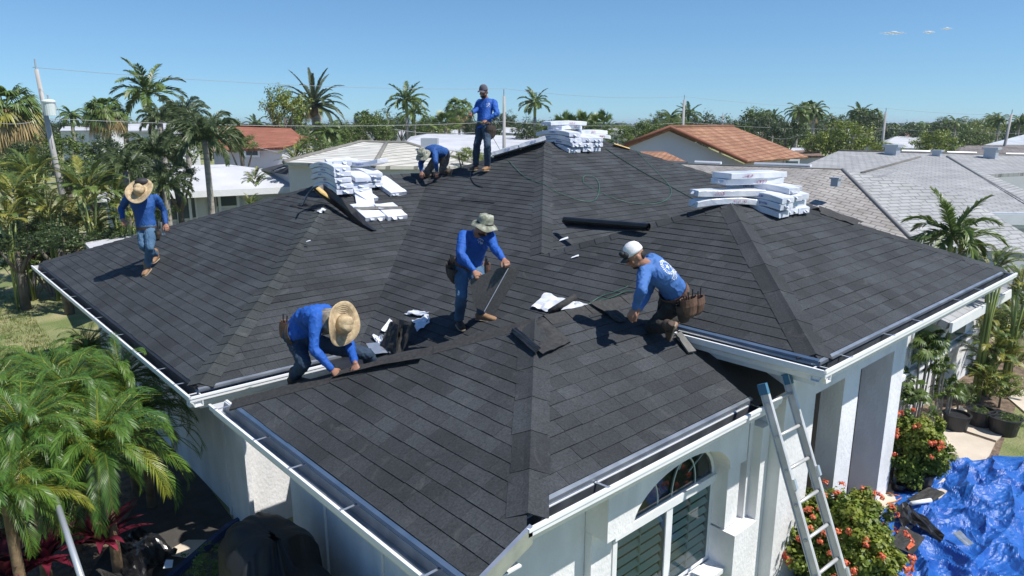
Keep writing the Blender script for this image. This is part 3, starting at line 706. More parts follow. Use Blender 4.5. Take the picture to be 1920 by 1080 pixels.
# rust-orange tiled roof behind the palms
def roofset(name, label, cat, planes, mats, wall=None, D=None, px=None, ridges=(), rmat=None):
    """planes given as lists of (px, py, metres ahead)"""
    t = free(name, gcol(px, D), label, cat)
    for i, pl in enumerate(planes):
        slope('roof', [ond(*q) for q in pl], mats[i] if isinstance(mats, (list, tuple)) else mats, t)
    for r in ridges: ridge('ridge_cap', [ond(*q) for q in r], rmat, t, .1)
    if wall:
        mb = MB(); w_ = [ond(*q) for q in wall]
        for i in range(len(w_) - 1):
            a, b = w_[i], w_[i + 1]; mb.face([(a.x, a.y, GZ), (b.x, b.y, GZ), b, a])
        # back of the box
        k = HD * 4; a, b = w_[0], w_[-1]; mb.face([(a.x, a.y, GZ), a, a + k, (a.x + k.x, a.y + k.y, GZ)]); mb.face([(b.x, b.y, GZ), b, b + k, (b.x + k.x, b.y + k.y, GZ)])
        mb.build('wall', HW, t)
    return t
def swin(t, px0, px1, py0, py1, D, mat=WGL):
    a = ond(px0, py0, D); b = ond(px1, py1, D); mb = MB(); c = (a + b) / 2; Rr = Matrix((RT, HD, UPZ)).transposed()
    mb.box(c, ((b - a).dot(RT) + .2, .08, abs(a.z - b.z) + .2), Rr); f = mb.build('window', PAINT, t); mb = MB(); mb.box(c - HD * .03, ((b - a).dot(RT), .08, abs(a.z - b.z)), Rr); mb.build('pane', mat, f)
t = roofset('house', 'white house under a rust-orange tiled roof behind the palms at left', 'house',
    [[(400, 282, 36), (530, 276, 35), (560, 252, 41), (545, 240, 44), (470, 234, 44), (400, 236, 44)], [(530, 276, 35), (600, 262, 44), (560, 252, 41)], [(400, 236, 44), (470, 234, 44), (545, 240, 44), (560, 252, 50), (400, 250, 52)]], T_RUST, [(400, 284, 36.4), (528, 278, 35.6), (560, 268, 39)], 36, 470)
swin(t, 462, 484, 283, 291, 35.6)
# ribbed white tile roof behind the charcoal ridge, black flat roof beside it
t = roofset('house', 'house under a ribbed off-white tile hip roof behind the kneeling roofer', 'house',
    [[(533, 304, 27), (700, 311, 24), (724, 268, 33), (678, 266, 33.5)], [(700, 311, 24), (905, 312, 29), (760, 268, 33), (724, 268, 33)], [(533, 304, 27), (678, 266, 33.5), (620, 275, 38)], [(905, 312, 29), (760, 268, 33), (890, 290, 38)]], [T_WHITE, T_CREAM, T_CREAM, T_CREAM],
    [(540, 306, 27.3), (700, 313, 24.4), (900, 314, 29.2)], 27, 700, [[(533, 304, 27), (678, 266, 33.5), (724, 268, 33), (760, 268, 33), (905, 312, 29)], [(724, 268, 33), (700, 311, 24)]], T_CREAM)
mb = MB(); mb.box(ond(806, 270, 31), (.7, .7, .5), Matrix((RT, HD, UPZ)).transposed()); mb.build('roof_vent', VENT, t)
t = free('flat_roof_building', gcol(560, 29), 'low building with black membrane roof between the white roof and the ribbed tile roof', 'building')
slope('roof', [ond(486, 318, 31), ond(600, 335, 28.2), ond(700, 330, 26), ond(660, 306, 28), ond(537, 305, 31)], FLATB, t)
mb = MB()
for q0, q1 in (((562, 307, 30.4), (515, 322, 30)), ((600, 308, 29.4), (560, 328, 28.9))): mb.tube([ond(*q0) + V((0, 0, .04)), ond(*q1) + V((0, 0, .04))], .018, 4)
mb.build('seam', FLATW, t)
mb = MB(); a, b, c = ond(487, 319.5, 31.2), ond(600, 337, 28.4), ond(700, 332, 26.2)
for p, q in ((a, b), (b, c)): mb.face([(p.x, p.y, GZ), (q.x, q.y, GZ), q, p])
mb.build('wall', HW, t)
# far white roof behind the ribbed tile roof
t = roofset('house', 'long low house with bright white roof behind the standing roofer', 'house',
    [[(758, 268, 40), (960, 300, 36), (1012, 268, 44), (1000, 255, 50), (800, 251, 52)], [(758, 268, 40), (800, 251, 52), (770, 256, 56)]], FLATW, [(760, 270, 40.2), (960, 303, 36.2), (1012, 270, 44)], 42, 860)
# orange-tiled gable house
t = free('house', gcol(1340, 36), 'pale lilac gable house with orange barrel-tile roof right of centre', 'house')
g0, g1, g2 = ond(1170, 272, 33), ond(1256, 238, 33), ond(1400, 303, 33.0)
dv = ond(1374, 236.5, 42) - g1
slope('roof', [g1, g1 + dv, ond(1516, 294, 42), g2], T_ORANGE, t, .1); slope('roof', [g1, g0, g0 + dv, g1 + dv], T_ORANGE, t, .1)
ridge('ridge_cap', [g0, g1, g2], T_RUST, t, .1); ridge('ridge_cap', [g1, g1 + dv], T_ORANGE, t, .1)
k = HD * .45; mb = MB(); a, b, c = g0 + k + V((0, 0, -.12)), g1 + k + V((0, 0, -.16)), g2 + k + V((0, 0, -.12))
mb.face([(a.x, a.y, GZ), (c.x, c.y, GZ), c, b, a]); e_ = ond(1516, 294, 42) + V((0, 0, -.15)) - RT * .5; mb.face([(c.x, c.y, GZ), (e_.x, e_.y, GZ), e_, c]); mb.build('wall', PINK, t)
swin(t, 1473, 1495, 302, 309, 39)
slope('porch_roof', [ond(1200, 284, 29), ond(1246, 284, 29), ond(1290, 304, 27), ond(1215, 300, 26)], T_ORANGE, t)
slope('porch_roof', [ond(1215, 299, 26), ond(1290, 303, 27), ond(1270, 312, 25), ond(1222, 308, 25)], FLATB, t)

# grey shingled house on the right: front hip roof and the longer roofs behind
t = free('house', gcol(1600, 20), 'large grey shingle hip-roofed house behind the right half of the charcoal roof', 'house')
P_ = ond
fA = P_(1225, 306, 22); fB = P_(1580, 318, 17.5); fC = P_(1720, 460, 14)
slope('roof', [fA, fB, fC, P_(1120, 420, 16.5)], T_GREYB, t)
fE = P_(1990, 480, 14.4); slope('roof', [fB, fE, fC], T_GREY, t)
slope('roof', [fA, fB, P_(1800, 372, 19), P_(1320, 330, 23)], T_GREY, t)
slope('roof', [fB, P_(1805, 366, 16.6), fE + V((0, 0, .0))], T_GREY, t)
ridge('hip_cap', [fB, fC], T_GREY, t, .05); ridge('ridge_cap', [fA, fB], T_GREYB, t, .03)
slope('roof', [P_(1480, 322, 22), P_(1572, 283, 30), P_(1990, 294, 30), P_(1990, 320, 26), P_(1600, 340, 20)], T_GREY, t)
gB = P_(1776, 294, 24.5); gA = P_(1725, 295, 24.5)
slope('roof', [P_(1615, 325, 21.8), gA, gB, P_(1960, 405, 16.3), P_(1830, 402, 16.3), P_(1620, 340, 19)], T_GREY, t)
slope('roof', [gB, P_(1990, 385, 18), P_(1960, 405, 16.2)], T_GREY, t); ridge('hip_cap', [gB, P_(1965, 407, 16.3)], T_GREY, t, .05); ridge('hip_cap', [P_(1615, 325, 21.8), gA], T_GREYB, t, .05)
ridge('ridge_cap', [P_(1572, 283, 30), P_(1990, 294, 30)], T_GREYB, t, .06)
mb = MB(); mb.extr([(0, .02), (.04, .02), (.04, -.22), (0, -.22)], P_(1828, 402, 16.2), P_(1960, 405, 16.2), V((0, -1, 0))); mb.build('fascia', PAINT, t)
mb = MB(); a, b = P_(1822, 404, 16.5), P_(1990, 409, 16.5); mb.face([(a.x, a.y, GZ), (b.x, b.y, GZ), b, a]); mb.build('wall', HW, t)
swin(t, 1862, 1893, 406, 413, 16.3); swin(t, 1903, 1940, 406, 420, 16.3)
for q0, q1 in (((1303, 307.5, 21.2), (1352, 309.5, 20.6)), ((1415, 311, 19.6), (1520, 315, 18.2)), ((1690, 285.5, 30), (1760, 287, 30)), ((1775, 288, 30), (1830, 289.5, 30)), ((1885, 291, 30), (1960, 292.5, 30))):
    mb = MB(); mb.tube([P_(*q0) + V((0, 0, .06)), P_(*q1) + V((0, 0, .06))], .045, 5); mb.build('ridge_vent', PAINT, t)
def vent(px, py, D, s):
    m_ = MB(); c = P_(px, py, D); Rr = Matrix.Identity(3); m_.box(c, (s, s, s * 1.1), Rr); m_.box(c + V((0, 0, s * .6)), (s * 1.35, s * 1.35, s * .22), Rr); m_.build('roof_vent', VENT, t)
vent(1567, 342, 16.0, .16); vent(1673, 286, 29.3, .45); vent(1757, 291, 29.3, .3); vent(1858, 290, 29, .42)
# lower grey eave strip seen below our right-hand gutter, with its wall and window
t = free('house', gcol(1860, 11.5), 'white neighbouring house wall with window and low grey eave beyond the entrance', 'house')
a, b = V((12.75, 3.38, -.26)), V((16.3, 3.38, -.26))
slope('roof', [a, b, b + V((0, 3.2, 1.0)), a + V((0, 3.2, 1.0))], T_GREY, t)
mb = MB(); mb.bb((12.75, 3.33, -.42), (16.3, 3.375, -.25)); mb.build('fascia', PAINT, t)
mb = MB(); mb.bb((11.6, 3.87, GZ), (16.9, 6.5, -.3)); mb.bb((11.6, 3.78, -1.25), (16.6, 3.867, -1.16)); mb.build('wall', STUC, t)
for xa, xb in ((12.6, 14.1), (14.3, 15.6)):
    m2 = MB(); m2.bb((xa, 3.84, -1.13), (xb, 3.875, -.45)); f = m2.build('window', PAINT, t); m3 = MB(); m3.bb((xa + .07, 3.83, -1.08), (xb - .07, 3.85, -.5)); m3.build('pane', TEAL, f)
mb = MB(); mb.tube([(12.95, 3.45, -.34), (12.95, 3.5, -.5), (13.1, 3.8, -.6), (13.1, 3.8, -1.16)], .05, 6); mb.build('downpipe', PAINT, t)
# small far roofs
t = roofset('house', 'far house with weathered brown shingle roof at the right edge', 'house', [[(1793, 287, 48), (2050, 290, 48), (2050, 271, 58), (1808, 272, 58)], [(1793, 287, 48), (1808, 272, 58), (1788, 276, 60)]], T_BROWN, [(1796, 288, 48.2), (2050, 291, 48.2)], 50, 1880)
t = roofset('house', 'far house with pale blue-grey sloping roof at the right edge', 'house', [[(1840, 273, 60), (2060, 273, 60), (2060, 240, 72), (1925, 251, 66)]], ROLL, [(1842, 274, 60.3), (2060, 274, 60.3)], 62, 1900)
t = roofset('house', 'small far house with white hip roof among the right-hand trees', 'house', [[(1648, 276, 66), (1730, 278, 66), (1726, 258, 76), (1680, 255, 78)], [(1648, 276, 66), (1680, 255, 78), (1650, 262, 84)]], FLATW, [(1650, 277, 66.2), (1728, 279, 66.2)], 68, 1690)
t = roofset('house', 'small far house with dark brown roof behind the white one', 'house', [[(1655, 258, 86), (1720, 256, 86), (1700, 246, 94), (1675, 247, 94)]], T_BROWNR, [(1657, 259, 86.3), (1718, 257, 86.3)], 88, 1690)
t = roofset('house', 'small house with reddish brown tile roof beside the orange gable house', 'house', [[(1488, 292, 44), (1545, 292, 42), (1525, 281, 50), (1490, 282, 50)]], T_BROWNR, [(1489, 293, 44.2), (1543, 293, 42.2)], 46, 1515)
t = roofset('house', 'far flat-roofed white house behind the left fan palms', 'house', [[(112, 245, 70), (188, 244, 68), (184, 236, 80), (118, 237, 80)]], FLATW, [(113, 246, 70.2), (187, 245, 68.2)], 70, 200)
t = roofset('house', 'far pale house wall between the left fan palm and feather palm', 'house', [[(240, 245, 52), (325, 244, 52), (325, 231, 58), (240, 232, 58)]], FLATW, [(240, 246, 52.2), (325, 245, 52.2)], 52, 280)
t = roofset('house', 'far white roof showing left of the power pole behind the pile', 'house', [[(940, 248, 62), (985, 252, 60), (990, 240, 70), (945, 238, 70)]], FLATW, [(940, 249, 62.2), (985, 253, 60.2)], 62, 960)
t = roofset('house', 'far white roof between hedges right of the middle palms', 'house', [[(1130, 252, 70), (1175, 250, 70), (1170, 241, 78), (1140, 240, 78)]], FLATW, [(1130, 253, 70.2), (1175, 251, 70.2)], 70, 1150)
t = roofset('house', 'small white roof right of the orange gable behind the hedge', 'house', [[(1478, 285, 54), (1512, 285, 54), (1508, 277, 60), (1480, 277, 60)]], FLATW, [(1478, 286, 54.2), (1512, 286, 54.2)], 54, 1495)
# ---------------------------------------------------------------- poles and wires
POLEM = M('weathered_pole', (.30, .29, .28), (.44, .43, .42), scale=5, rough=.9, bump=.4, bscale=20, stretch=(1, 1, .1))
def pole(px, pyt, D, r, label, extra=None, lean=0, cross=False):
    p = ond(px, pyt, D); t = thing('utility_pole', (p.x, p.y, GZ), label, 'utility pole')
    mb = MB(); mb.tube([V((p.x, p.y, GZ)) + RT * lean, p], [r * 1.25, r * .6], 10); mb.build('pole', POLEM, t, smooth=True)
    mb = MB(); mb.tube([p, p + V((0, 0, .35))], .03, 5)
    if cross: mb.box(p - V((0, 0, .2)), (1.1, .08, .08), Matrix((RT, HD, UPZ)).transposed())
    mb.build('insulator', VENT, t); return t, p
t, p = pole(68, 130, 26, .11, 'grey leaning utility pole carrying a transformer at far left', lean=.42, cross=False)
mb = MB(); c = ond(93, 203, 25.7); mb.lathe([(.01, -.25), (.2, -.25), (.205, .2), (.23, .2), (.23, .24), (.15, .3), (.01, .31)], c, 18); mb.build('transformer', M('transformer_paint', (.62, .68, .66), rough=.4), t, smooth=False)
mb = MB(); mb.tube([c + V((0, 0, .3)), c + V((0, 0, .45))], .035, 6); mb.tube([c + V((0, 0, .45)), c + V((0, 0, .5)) - RT * .1, p - V((0, 0, .6))], .01, 4); mb.tube([c + RT * .2 + V((0, 0, .2)), c + RT * .32 + V((0, 0, -.1)), c + RT * .3 + V((0, 0, -.5))], .01, 4); mb.build('cable', VENT, t)
pole(945, 180, 38, .11, 'pale utility pole just right of the standing roofer')
pole(1283, 187, 52, .13, 'utility pole above the orange gable roof')
pole(1355, 216, 95, .16, 'small far utility pole right of the orange gable palm', cross=True)
pole(1661, 210, 62, .15, 'utility pole beside the small white roof at right')
pole(1897, 214, 56, .13, 'leaning utility pole at the far right over the blue-grey roof', lean=-.4)
pole(727, 207, 90, .16, 'small far utility pole left of the middle palm', cross=True)
WIRE = M('wire', (.30, .31, .33), rough=.5)
def wire(pts, label, r=.009, seg=8):
    P = [ond(*q) for q in pts]; out = []
    for a, b in zip(P[:-1], P[1:]):
        for i in range(seg): f = i / seg; q = a.lerp(b, f); q.z -= 4 * f * (1 - f) * .25; out.append(q)
    out.append(P[-1]); mb = MB(); mb.tube(out, r, 4, cap=False); tag(mb.build('power_line', WIRE), label, 'power line')
wire([(-60, 215, 24), (82, 222, 26), (945, 228, 38), (1283, 229, 52), (1661, 240, 62), (1980, 248, 58)], 'thin cable running level across the whole skyline just above the trees')
wire([(60, 126, 26), (945, 166, 38), (1283, 181, 52), (1661, 203, 62), (1980, 214, 58)], 'topmost thin wire sloping down from the left pole across the sky', .008)
wire([(480, 276, 34), (660, 288, 36)], 'short thin cable over the shrubs below the orange roof', .01, 5)
wire([(740, 243, 38), (945, 241, 38)], 'pale cable low between the middle palm and the centre pole', .018, 5)
wire([(1440, 255, 50), (1500, 253, 50), (1661, 243, 62)], 'faint cable above the brown roof towards the right-hand pole', .008, 5)
# ---------------------------------------------------------------- trees and palms, named ones first
G_FAR = 'small trees far off among the roofs'
plant('royal', 277, 172, 68, 44, 'palm_tree', 'tall feather palm with green crown shaft rising left of the orange roof', 'palm tree', var=0, tr=.16, rot=2.2)
plant('date', 588, 198, 66, 50, 'palm_tree', 'tall date palm with upswept grey-green fronds above the orange roof end', 'palm tree', var=0, tr=.3, sq=1.15, lean=.5)
plant('royal', 762, 188, 42, 62, 'palm_tree', 'lone feather palm between the date palm and the standing roofer', 'palm tree', var=1, tr=.16, rot=.4)
plant('royal', 1003, 193, 34, 72, 'palm_tree', 'slim feather palm right of the pale pole with yellow-green shaft', 'palm tree', var=2, tr=.17, rot=1.0)
plant('royal', 1291, 216, 29, 80, 'palm_tree', 'feather palm behind the utility pole above the orange gable', 'palm tree', var=1, tr=.2, rot=3.0)
plant('sabal', 8, 205, 76, 30, 'fan_palm', 'big fan palm with a shaggy brown skirt at the left edge', 'palm tree', var=0, tr=.2, sq=.95)
plant('sabal', 197, 212, 44, 42, 'fan_palm', 'round-headed fan palm between the pole and the tall feather palm', 'palm tree', var=1, tr=.2)
plant('coconut', 133, 216, 30, 60, 'palm_tree', 'small dark palm between the transformer and the fan palm', 'palm tree', var=0, tr=.15)
plant('foxtail', 384, 262, 84, 24, 'foxtail_palm', 'bushy foxtail palm with grey ringed trunk in front of the white-roofed house', 'palm tree', var=0, tr=.11, sq=1.0, sy=.95)
plant('foxtail', 292, 290, 70, 25, 'foxtail_palm', 'dark foxtail palm directly behind the walking roofer', 'palm tree', var=1, tr=.11)
plant('foxtail', 235, 318, 62, 23, 'foxtail_palm', 'foxtail palm with low drooping plumes left of the walking roofer', 'palm tree', var=2, tr=.11)
plant('foxtail', 345, 215, 52, 30, 'foxtail_palm', 'foxtail palm crown showing above the others left of the orange roof', 'palm tree', var=2, tr=.11, rot=1)
plant('treey', 534, 204, 46, 47, 'tree', 'round bright yellow-green tree left of the date palm', 'tree', var=0, tr=.2, sy=.95, sq=1.2)
plant('coconut', 612, 248, 40, 42, 'palm_tree', 'low palm with drooping fronds under the date palm', 'palm tree', var=1, tr=.12)
plant('tree', 702, 245, 42, 44, 'tree', 'dense mid-green tree right of the date palm', 'tree', var=0, sq=1)
plant('tree', 660, 258, 28, 43, 'tree', 'low green tree filling the gap beside the dense tree', 'tree', var=1)
plant('fanbush', 1062, 238, 36, 52, 'fan_palm', 'left one of the three spiky fan palms behind the ridge pile', 'palm tree', 'fan palms behind the ridge pile', var=0, tr=.12, sq=1.5)
plant('fanbush', 1095, 236, 34, 54, 'fan_palm', 'middle one of the three spiky fan palms behind the ridge pile', 'palm tree', 'fan palms behind the ridge pile', var=1, tr=.12, sq=1.5)
plant('fanbush', 1126, 236, 36, 50, 'fan_palm', 'right one of the three spiky fan palms behind the ridge pile', 'palm tree', 'fan palms behind the ridge pile', var=0, tr=.12, sq=1.5, rot=2)
plant('coconut', 1497, 210, 30, 62, 'palm_tree', 'coconut palm with yellow stem right of the orange gable', 'palm tree', var=0, tr=.15)
plant('coconut', 1527, 207, 30, 66, 'palm_tree', 'coconut palm beside the yellow-stemmed one, a little taller', 'palm tree', var=1, tr=.15)
plant('royal', 1450, 222, 22, 72, 'palm_tree', 'small palm left of the two coconut palms', 'palm tree', var=2, tr=.15)
plant('royal', 1408, 218, 16, 84, 'palm_tree', 'thin young palm right above the orange ridge end', 'palm tree', var=0, tr=.12)
plant('treed', 1632, 230, 30, 70, 'tree', 'dark rounded tree left of the right-hand pole', 'tree', var=0, sq=.9)
plant('royal', 1612, 214, 26, 72, 'palm_tree', 'palm tops poking above the dark rounded tree', 'palm tree', var=1, tr=.15)
plant('sabal', 1676, 240, 13, 80, 'fan_palm', 'little round fan palm just right of the right-hand pole', 'palm tree', var=1, tr=.15)
plant('coconut', 1735, 240, 22, 80, 'palm_tree', 'low palm in the middle of the right-hand trees', 'palm tree', var=0)
plant('coconut', 1792, 230, 24, 78, 'palm_tree', 'palm left of the far right pole by one crown', 'palm tree', var=1)
plant('coconut', 1874, 224, 22, 74, 'palm_tree', 'palm crown just left of the leaning right pole', 'palm tree', var=0, rot=1)
plant('coconut', 1912, 228, 24, 70, 'palm_tree', 'palm crown at the right edge behind the pole', 'palm tree', var=1, rot=2)
plant('treey', 1590, 262, 60, 46, 'tree', 'wide yellow-green tree mass behind the grey ridge vents', 'tree', var=1, sq=.75)
plant('treey', 1535, 270, 34, 46, 'tree', 'yellow-green tree touching the orange gable roof end', 'tree', var=2, sq=.9)
plant('treey', 1660, 278, 30, 44, 'tree', 'sparse yellow-green tree before the small white roof', 'tree', var=0, sq=.6)
plant('treey', 1755, 270, 44, 46, 'tree', 'olive-yellow tree right of the small white roof', 'tree', var=2, sq=.8)
plant('treed', 1475, 245, 36, 52, 'tree', 'dark tree mass behind the end of the orange roof', 'tree', var=1, sq=.9)
plant('treed', 1430, 235, 26, 70, 'tree', 'dark tree behind the orange roof ridge', 'tree', var=2)
plant('tree', 1822, 262, 34, 58, 'tree', 'green tree left of the brown shingle roof', 'tree', var=1, sq=.7)
plant('treed', 1760, 246, 26, 70, 'tree', 'dark tree behind the olive-yellow tree', 'tree', var=0)
plant('tree', 1210, 250, 42, 42, 'tree', 'olive tree against the left end of the orange gable', 'tree', var=2, sq=.75)
plant('tree', 1262, 236, 30, 60, 'tree', 'green tree behind the orange gable ridge', 'tree', var=0, sq=.6)
plant('tree', 1165, 262, 34, 40, 'tree', 'leafy tree at the right end of the ridge pile', 'tree', var=1, sq=.8)
plant('tree', 1238, 228, 24, 72, 'tree', 'small green tree with uneven top right of the fan palms', 'tree', var=1)
plant('treed', 985, 250, 30, 48, 'tree', 'dark green tree at the foot of the slim palm', 'tree', var=0, sq=.9)
plant('tree', 1028, 252, 30, 50, 'tree', 'green tree between the slim palm and the fan palms', 'tree', var=2)
plant('treed', 948, 228, 22, 70, 'tree', 'brownish tree right behind the pale pole', 'tree', var=2)
plant('fanbush', 835, 232, 42, 56, 'palm_clump', 'wide pale palm clump left of the standing roofer', 'palm tree', var=1, tr=.12)
plant('tree', 800, 238, 22, 60, 'tree', 'wispy tree right of the lone feather palm', 'tree', var=1)
plant('treed', 885, 240, 24, 62, 'tree', 'dark tree just behind the standing roofer', 'tree', var=1)
plant('treey', 880, 292, 32, 28, 'tree', 'leafy green shrub tree growing beside the standing roofer against the white roof', 'tree', var=2, sq=.65)
plant('tree', 936, 300, 20, 29, 'tree', 'small shrub tree at the foot of the pale pole', 'tree', var=0, sq=.7)
plant('tree', 585, 275, 36, 33, 'tree', 'leafy shrub with palms right of the rust-orange roof', 'tree', var=0, sq=.7)
plant('areca', 555, 290, 36, 30, 'shrub', 'broad-leaved shrub with yellow spots below the rust-orange roof', 'shrub', var=0, trunk=False)
plant('areca', 478, 335, 30, 19, 'shrub', 'low palm shrub between the two white roofs', 'shrub', var=1, trunk=False)
plant('areca', 470, 378, 22, 17, 'shrub', 'bright green shrub just over the roof edge in front of the white house', 'shrub', var=1, trunk=False)
plant('tree', 640, 280, 36, 36, 'tree', 'green shrub tree behind the ribbed white roof', 'tree', var=2, sq=.6)
# left garden
plant('areca', 90, 385, 66, 20, 'areca_palm', 'yellowish areca palm clump in the left garden nearest the lawn', 'palm tree', var=0, tr=.03, rot=.5)
plant('areca', 160, 345, 70, 20, 'areca_palm', 'golden-tipped areca palm clump left of the walking roofer', 'palm tree', var=1, tr=.03, rot=1.9)
plant('areca', 25, 355, 62, 20, 'areca_palm', 'areca palm clump under the big fan palm', 'palm tree', var=2, tr=.03)
plant('areca', 175, 415, 50, 20.5, 'areca_palm', 'low areca palm clump just above the left roof edge', 'palm tree', var=0, tr=.03, rot=4)
plant('areca', 245, 395, 50, 20, 'areca_palm', 'areca palm clump directly behind the legs of the walking roofer', 'palm tree', var=0, tr=.03, rot=2)
plant('areca', 130, 400, 56, 21, 'areca_palm', 'areca palm clump in the middle of the left garden', 'palm tree', var=2, tr=.03, rot=3)
plant('areca', 60, 320, 60, 22, 'areca_palm', 'areca palm clump in front of the transformer pole', 'palm tree', var=1, tr=.03, rot=5)
plant('foxtail', 310, 350, 55, 22.5, 'foxtail_palm', 'dark low foxtail palm behind the shoulder of the walking roofer', 'palm tree', var=2, tr=.11)
plant('treed', 265, 345, 60, 27, 'tree', 'dark tree filling the gap between the foxtail palms', 'tree', var=1, sq=.8)
plant('tree', 170, 330, 60, 27, 'tree', 'green tree behind the golden-tipped areca palm', 'tree', var=2, sq=.8)
plant('tree', 120, 290, 60, 30, 'tree', 'broad green tree behind the transformer pole', 'tree', var=0, sq=.8)
plant('treed', 60, 300, 48, 28, 'tree', 'dark tree at the foot of the transformer pole', 'tree', var=1)
plant('treed', 210, 290, 46, 31, 'tree', 'dark tree under the round-headed fan palm', 'tree', var=2)
plant('areca', 20, 430, 44, 20, 'areca_palm', 'areca palm clump at the left edge beside the lawn', 'palm tree', var=1, tr=.03)
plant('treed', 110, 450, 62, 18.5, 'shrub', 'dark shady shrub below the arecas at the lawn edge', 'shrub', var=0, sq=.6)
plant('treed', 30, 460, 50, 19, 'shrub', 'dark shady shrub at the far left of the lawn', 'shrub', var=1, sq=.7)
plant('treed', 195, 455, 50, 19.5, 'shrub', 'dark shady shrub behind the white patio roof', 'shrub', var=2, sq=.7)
plant('areca', 215, 365, 45, 21, 'areca_palm', 'areca palm clump just left of the walking roofer shoulder', 'palm tree', var=1, tr=.03, rot=1)
plant('areca', 10, 400, 52, 19, 'areca_palm', 'areca palm clump at the left edge under the big fan palm', 'palm tree', var=0, tr=.03, rot=2)
plant('tree', 90, 430, 55, 21, 'shrub', 'mid-green leafy shrub in the middle of the left garden', 'shrub', var=1, sq=.7)
plant('tree', 225, 440, 45, 21, 'shrub', 'mid-green shrub behind the feet of the walking roofer', 'shrub', var=2, sq=.7)
plant('tree', 290, 400, 40, 22.5, 'shrub', 'leafy shrub right behind the walking roofer', 'shrub', var=0, sq=.7)
plant('treed', 330, 320, 45, 25, 'tree', 'dark tree between the two foxtail trunks', 'tree', var=0, sq=.7)
plant('tree', 30, 330, 60, 25, 'tree', 'mid-green tree below the skirt of the big fan palm', 'tree', var=0, sq=.8)
plant('tree', 420, 245, 36, 40, 'tree', 'tree filling the gap left of the rust-orange roof', 'tree', var=1, sq=.7)
plant('tree', 330, 285, 60, 34, 'tree', 'wide green tree hidden behind the foxtail palms', 'tree', var=0, sq=.7)
plant('tree', 452, 268, 34, 34, 'tree', 'green tree between the foxtail palms and the rust-orange roof', 'tree', var=2, sq=.7)
plant('foxtail', 300, 225, 45, 29, 'foxtail_palm', 'foxtail palm crown right below the tall feather palm', 'palm tree', var=1, tr=.11)
# small far trees, same kinds copied
rr = random.Random(11)
LM = [(8, 'left shaggy fan palm'), (75, 'transformer pole'), (197, 'round-headed fan palm'), (277, 'tall feather palm'), (384, 'foxtail palms'), (480, 'rust-orange roof'), (588, 'date palm'), (700, 'dense mid-green tree'), (762, 'lone feather palm'), (835, 'pale palm clump'), (905, 'standing roofer'), (945, 'pale pole'), (1003, 'slim feather palm'), (1092, 'three spiky fan palms'), (1165, 'ridge pile'), (1256, 'orange gable peak'), (1291, 'pole above the gable'), (1374, 'orange ridge end'), (1512, 'two coconut palms'), (1590, 'yellow-green tree mass'), (1661, 'right-hand pole'), (1700, 'small white roof'), (1792, 'palm near the far right pole'), (1897, 'leaning right pole')]
kinds = [('tree', 0), ('tree', 1), ('tree', 2), ('treed', 0), ('treed', 1), ('treed', 2), ('treey', 1), ('coconut', 0), ('royal', 2), ('sabal', 1)]
_seen = {}
for i in range(86):
    px = -40 + i * 23.3 + rr.uniform(-10, 10); D = rr.choice((78, 90, 105, 125, 150)); k, v_ = kinds[int(rr.random() ** 1.25 * len(kinds))]
    hgt = rr.uniform(3.2, 5.6) if k[0] == 't' else rr.uniform(5, 7.6); R = rr.uniform(1.9, 3.1) if k[0] == 't' else rr.uniform(1.5, 2.1)
    py = 231 - (hgt + GZ - C0.z - R * .4) / D * 1348
    lm = min(LM, key=lambda q: abs(q[0] - px)); sd = 'left' if px < lm[0] else 'right'; tr_ = k[0] == 't'
    kd = {'tree': 'green leafy tree', 'treed': 'dark leafy tree', 'treey': 'yellow-green leafy tree', 'coconut': 'feather palm', 'royal': 'feather palm', 'sabal': 'round fan palm'}[k]
    gap = abs(px - lm[0]); lb = '%s %s far off, %s of the %s' % ('tiny' if D > 100 else 'low' if i in (3, 4) else 'small', kd, ('just ' if gap < 18 else 'well ' if gap > 45 else '') + sd, lm[1])
    plant(k, px, py, R * 1348 / D, D, 'tree' if tr_ else 'palm_tree', lb, 'tree' if tr_ else 'palm tree', G_FAR if tr_ else 'small far palms among the roofs', var=v_, tr=.14)
# far-off wood to the horizon: one mass
mb = MB(); rr = random.Random(5)
for D, n in ((175, 260), (240, 260), (330, 280), (480, 260), (750, 240), (1300, 200)):
    for i in range(n):
        px = -150 + 2220 * (i + rr.random()) / n; c = gcol(px, D * rr.uniform(.9, 1.12)); R = rr.uniform(2, 4.2) * (D / 240) ** .25; hz = rr.uniform(2.8, 5.2) + (D > 300) * .4
        for j in range(34 if D < 400 else 14):
            d = V((rr.gauss(0, 1), rr.gauss(0, 1), rr.gauss(0, .8))).normalized(); q = c + V((d.x * R, d.y * R, hz * .55 + d.z * hz * .5)); s_ = R * rr.uniform(.25, .5)
            n_ = (d + V((0, 0, .5))).normalized(); u_ = n_.orthogonal().normalized(); v_ = n_.cross(u_)
            mb.add([q - u_ * s_, q + v_ * s_ * .7, q + u_ * s_, q - v_ * s_ * .7], [(0, 1, 2, 3)])
tag(mb.build('far_woodland', leafmat('far_foliage', (.045, .065, .035), (.085, .11, .05), isl=.45, scale=.05)), kind='stuff')
mb = MB()
for i in range(70):
    px = -100 + 2100 * (i + rr.random()) / 70; D = rr.choice((160, 210, 280)); c = ond(px, 240, D); mb.m = rr.choice((0, 0, 1)); s_ = rr.uniform(4, 8); c.z = GZ + 2.6
    R = Matrix((RT, HD, UPZ)).transposed(); mb.add([c + R @ V(q) for q in ((-s_, -3, 0), (s_, -3, 0), (s_ * .7, 0, 1.2), (-s_ * .7, 0, 1.2))], [(0, 1, 2, 3)]); mb.add([c + R @ V(q) for q in ((-s_, -3, 0), (s_, -3, 0), (s_, -3, -2.6), (-s_, -3, -2.6))], [(0, 1, 2, 3)])
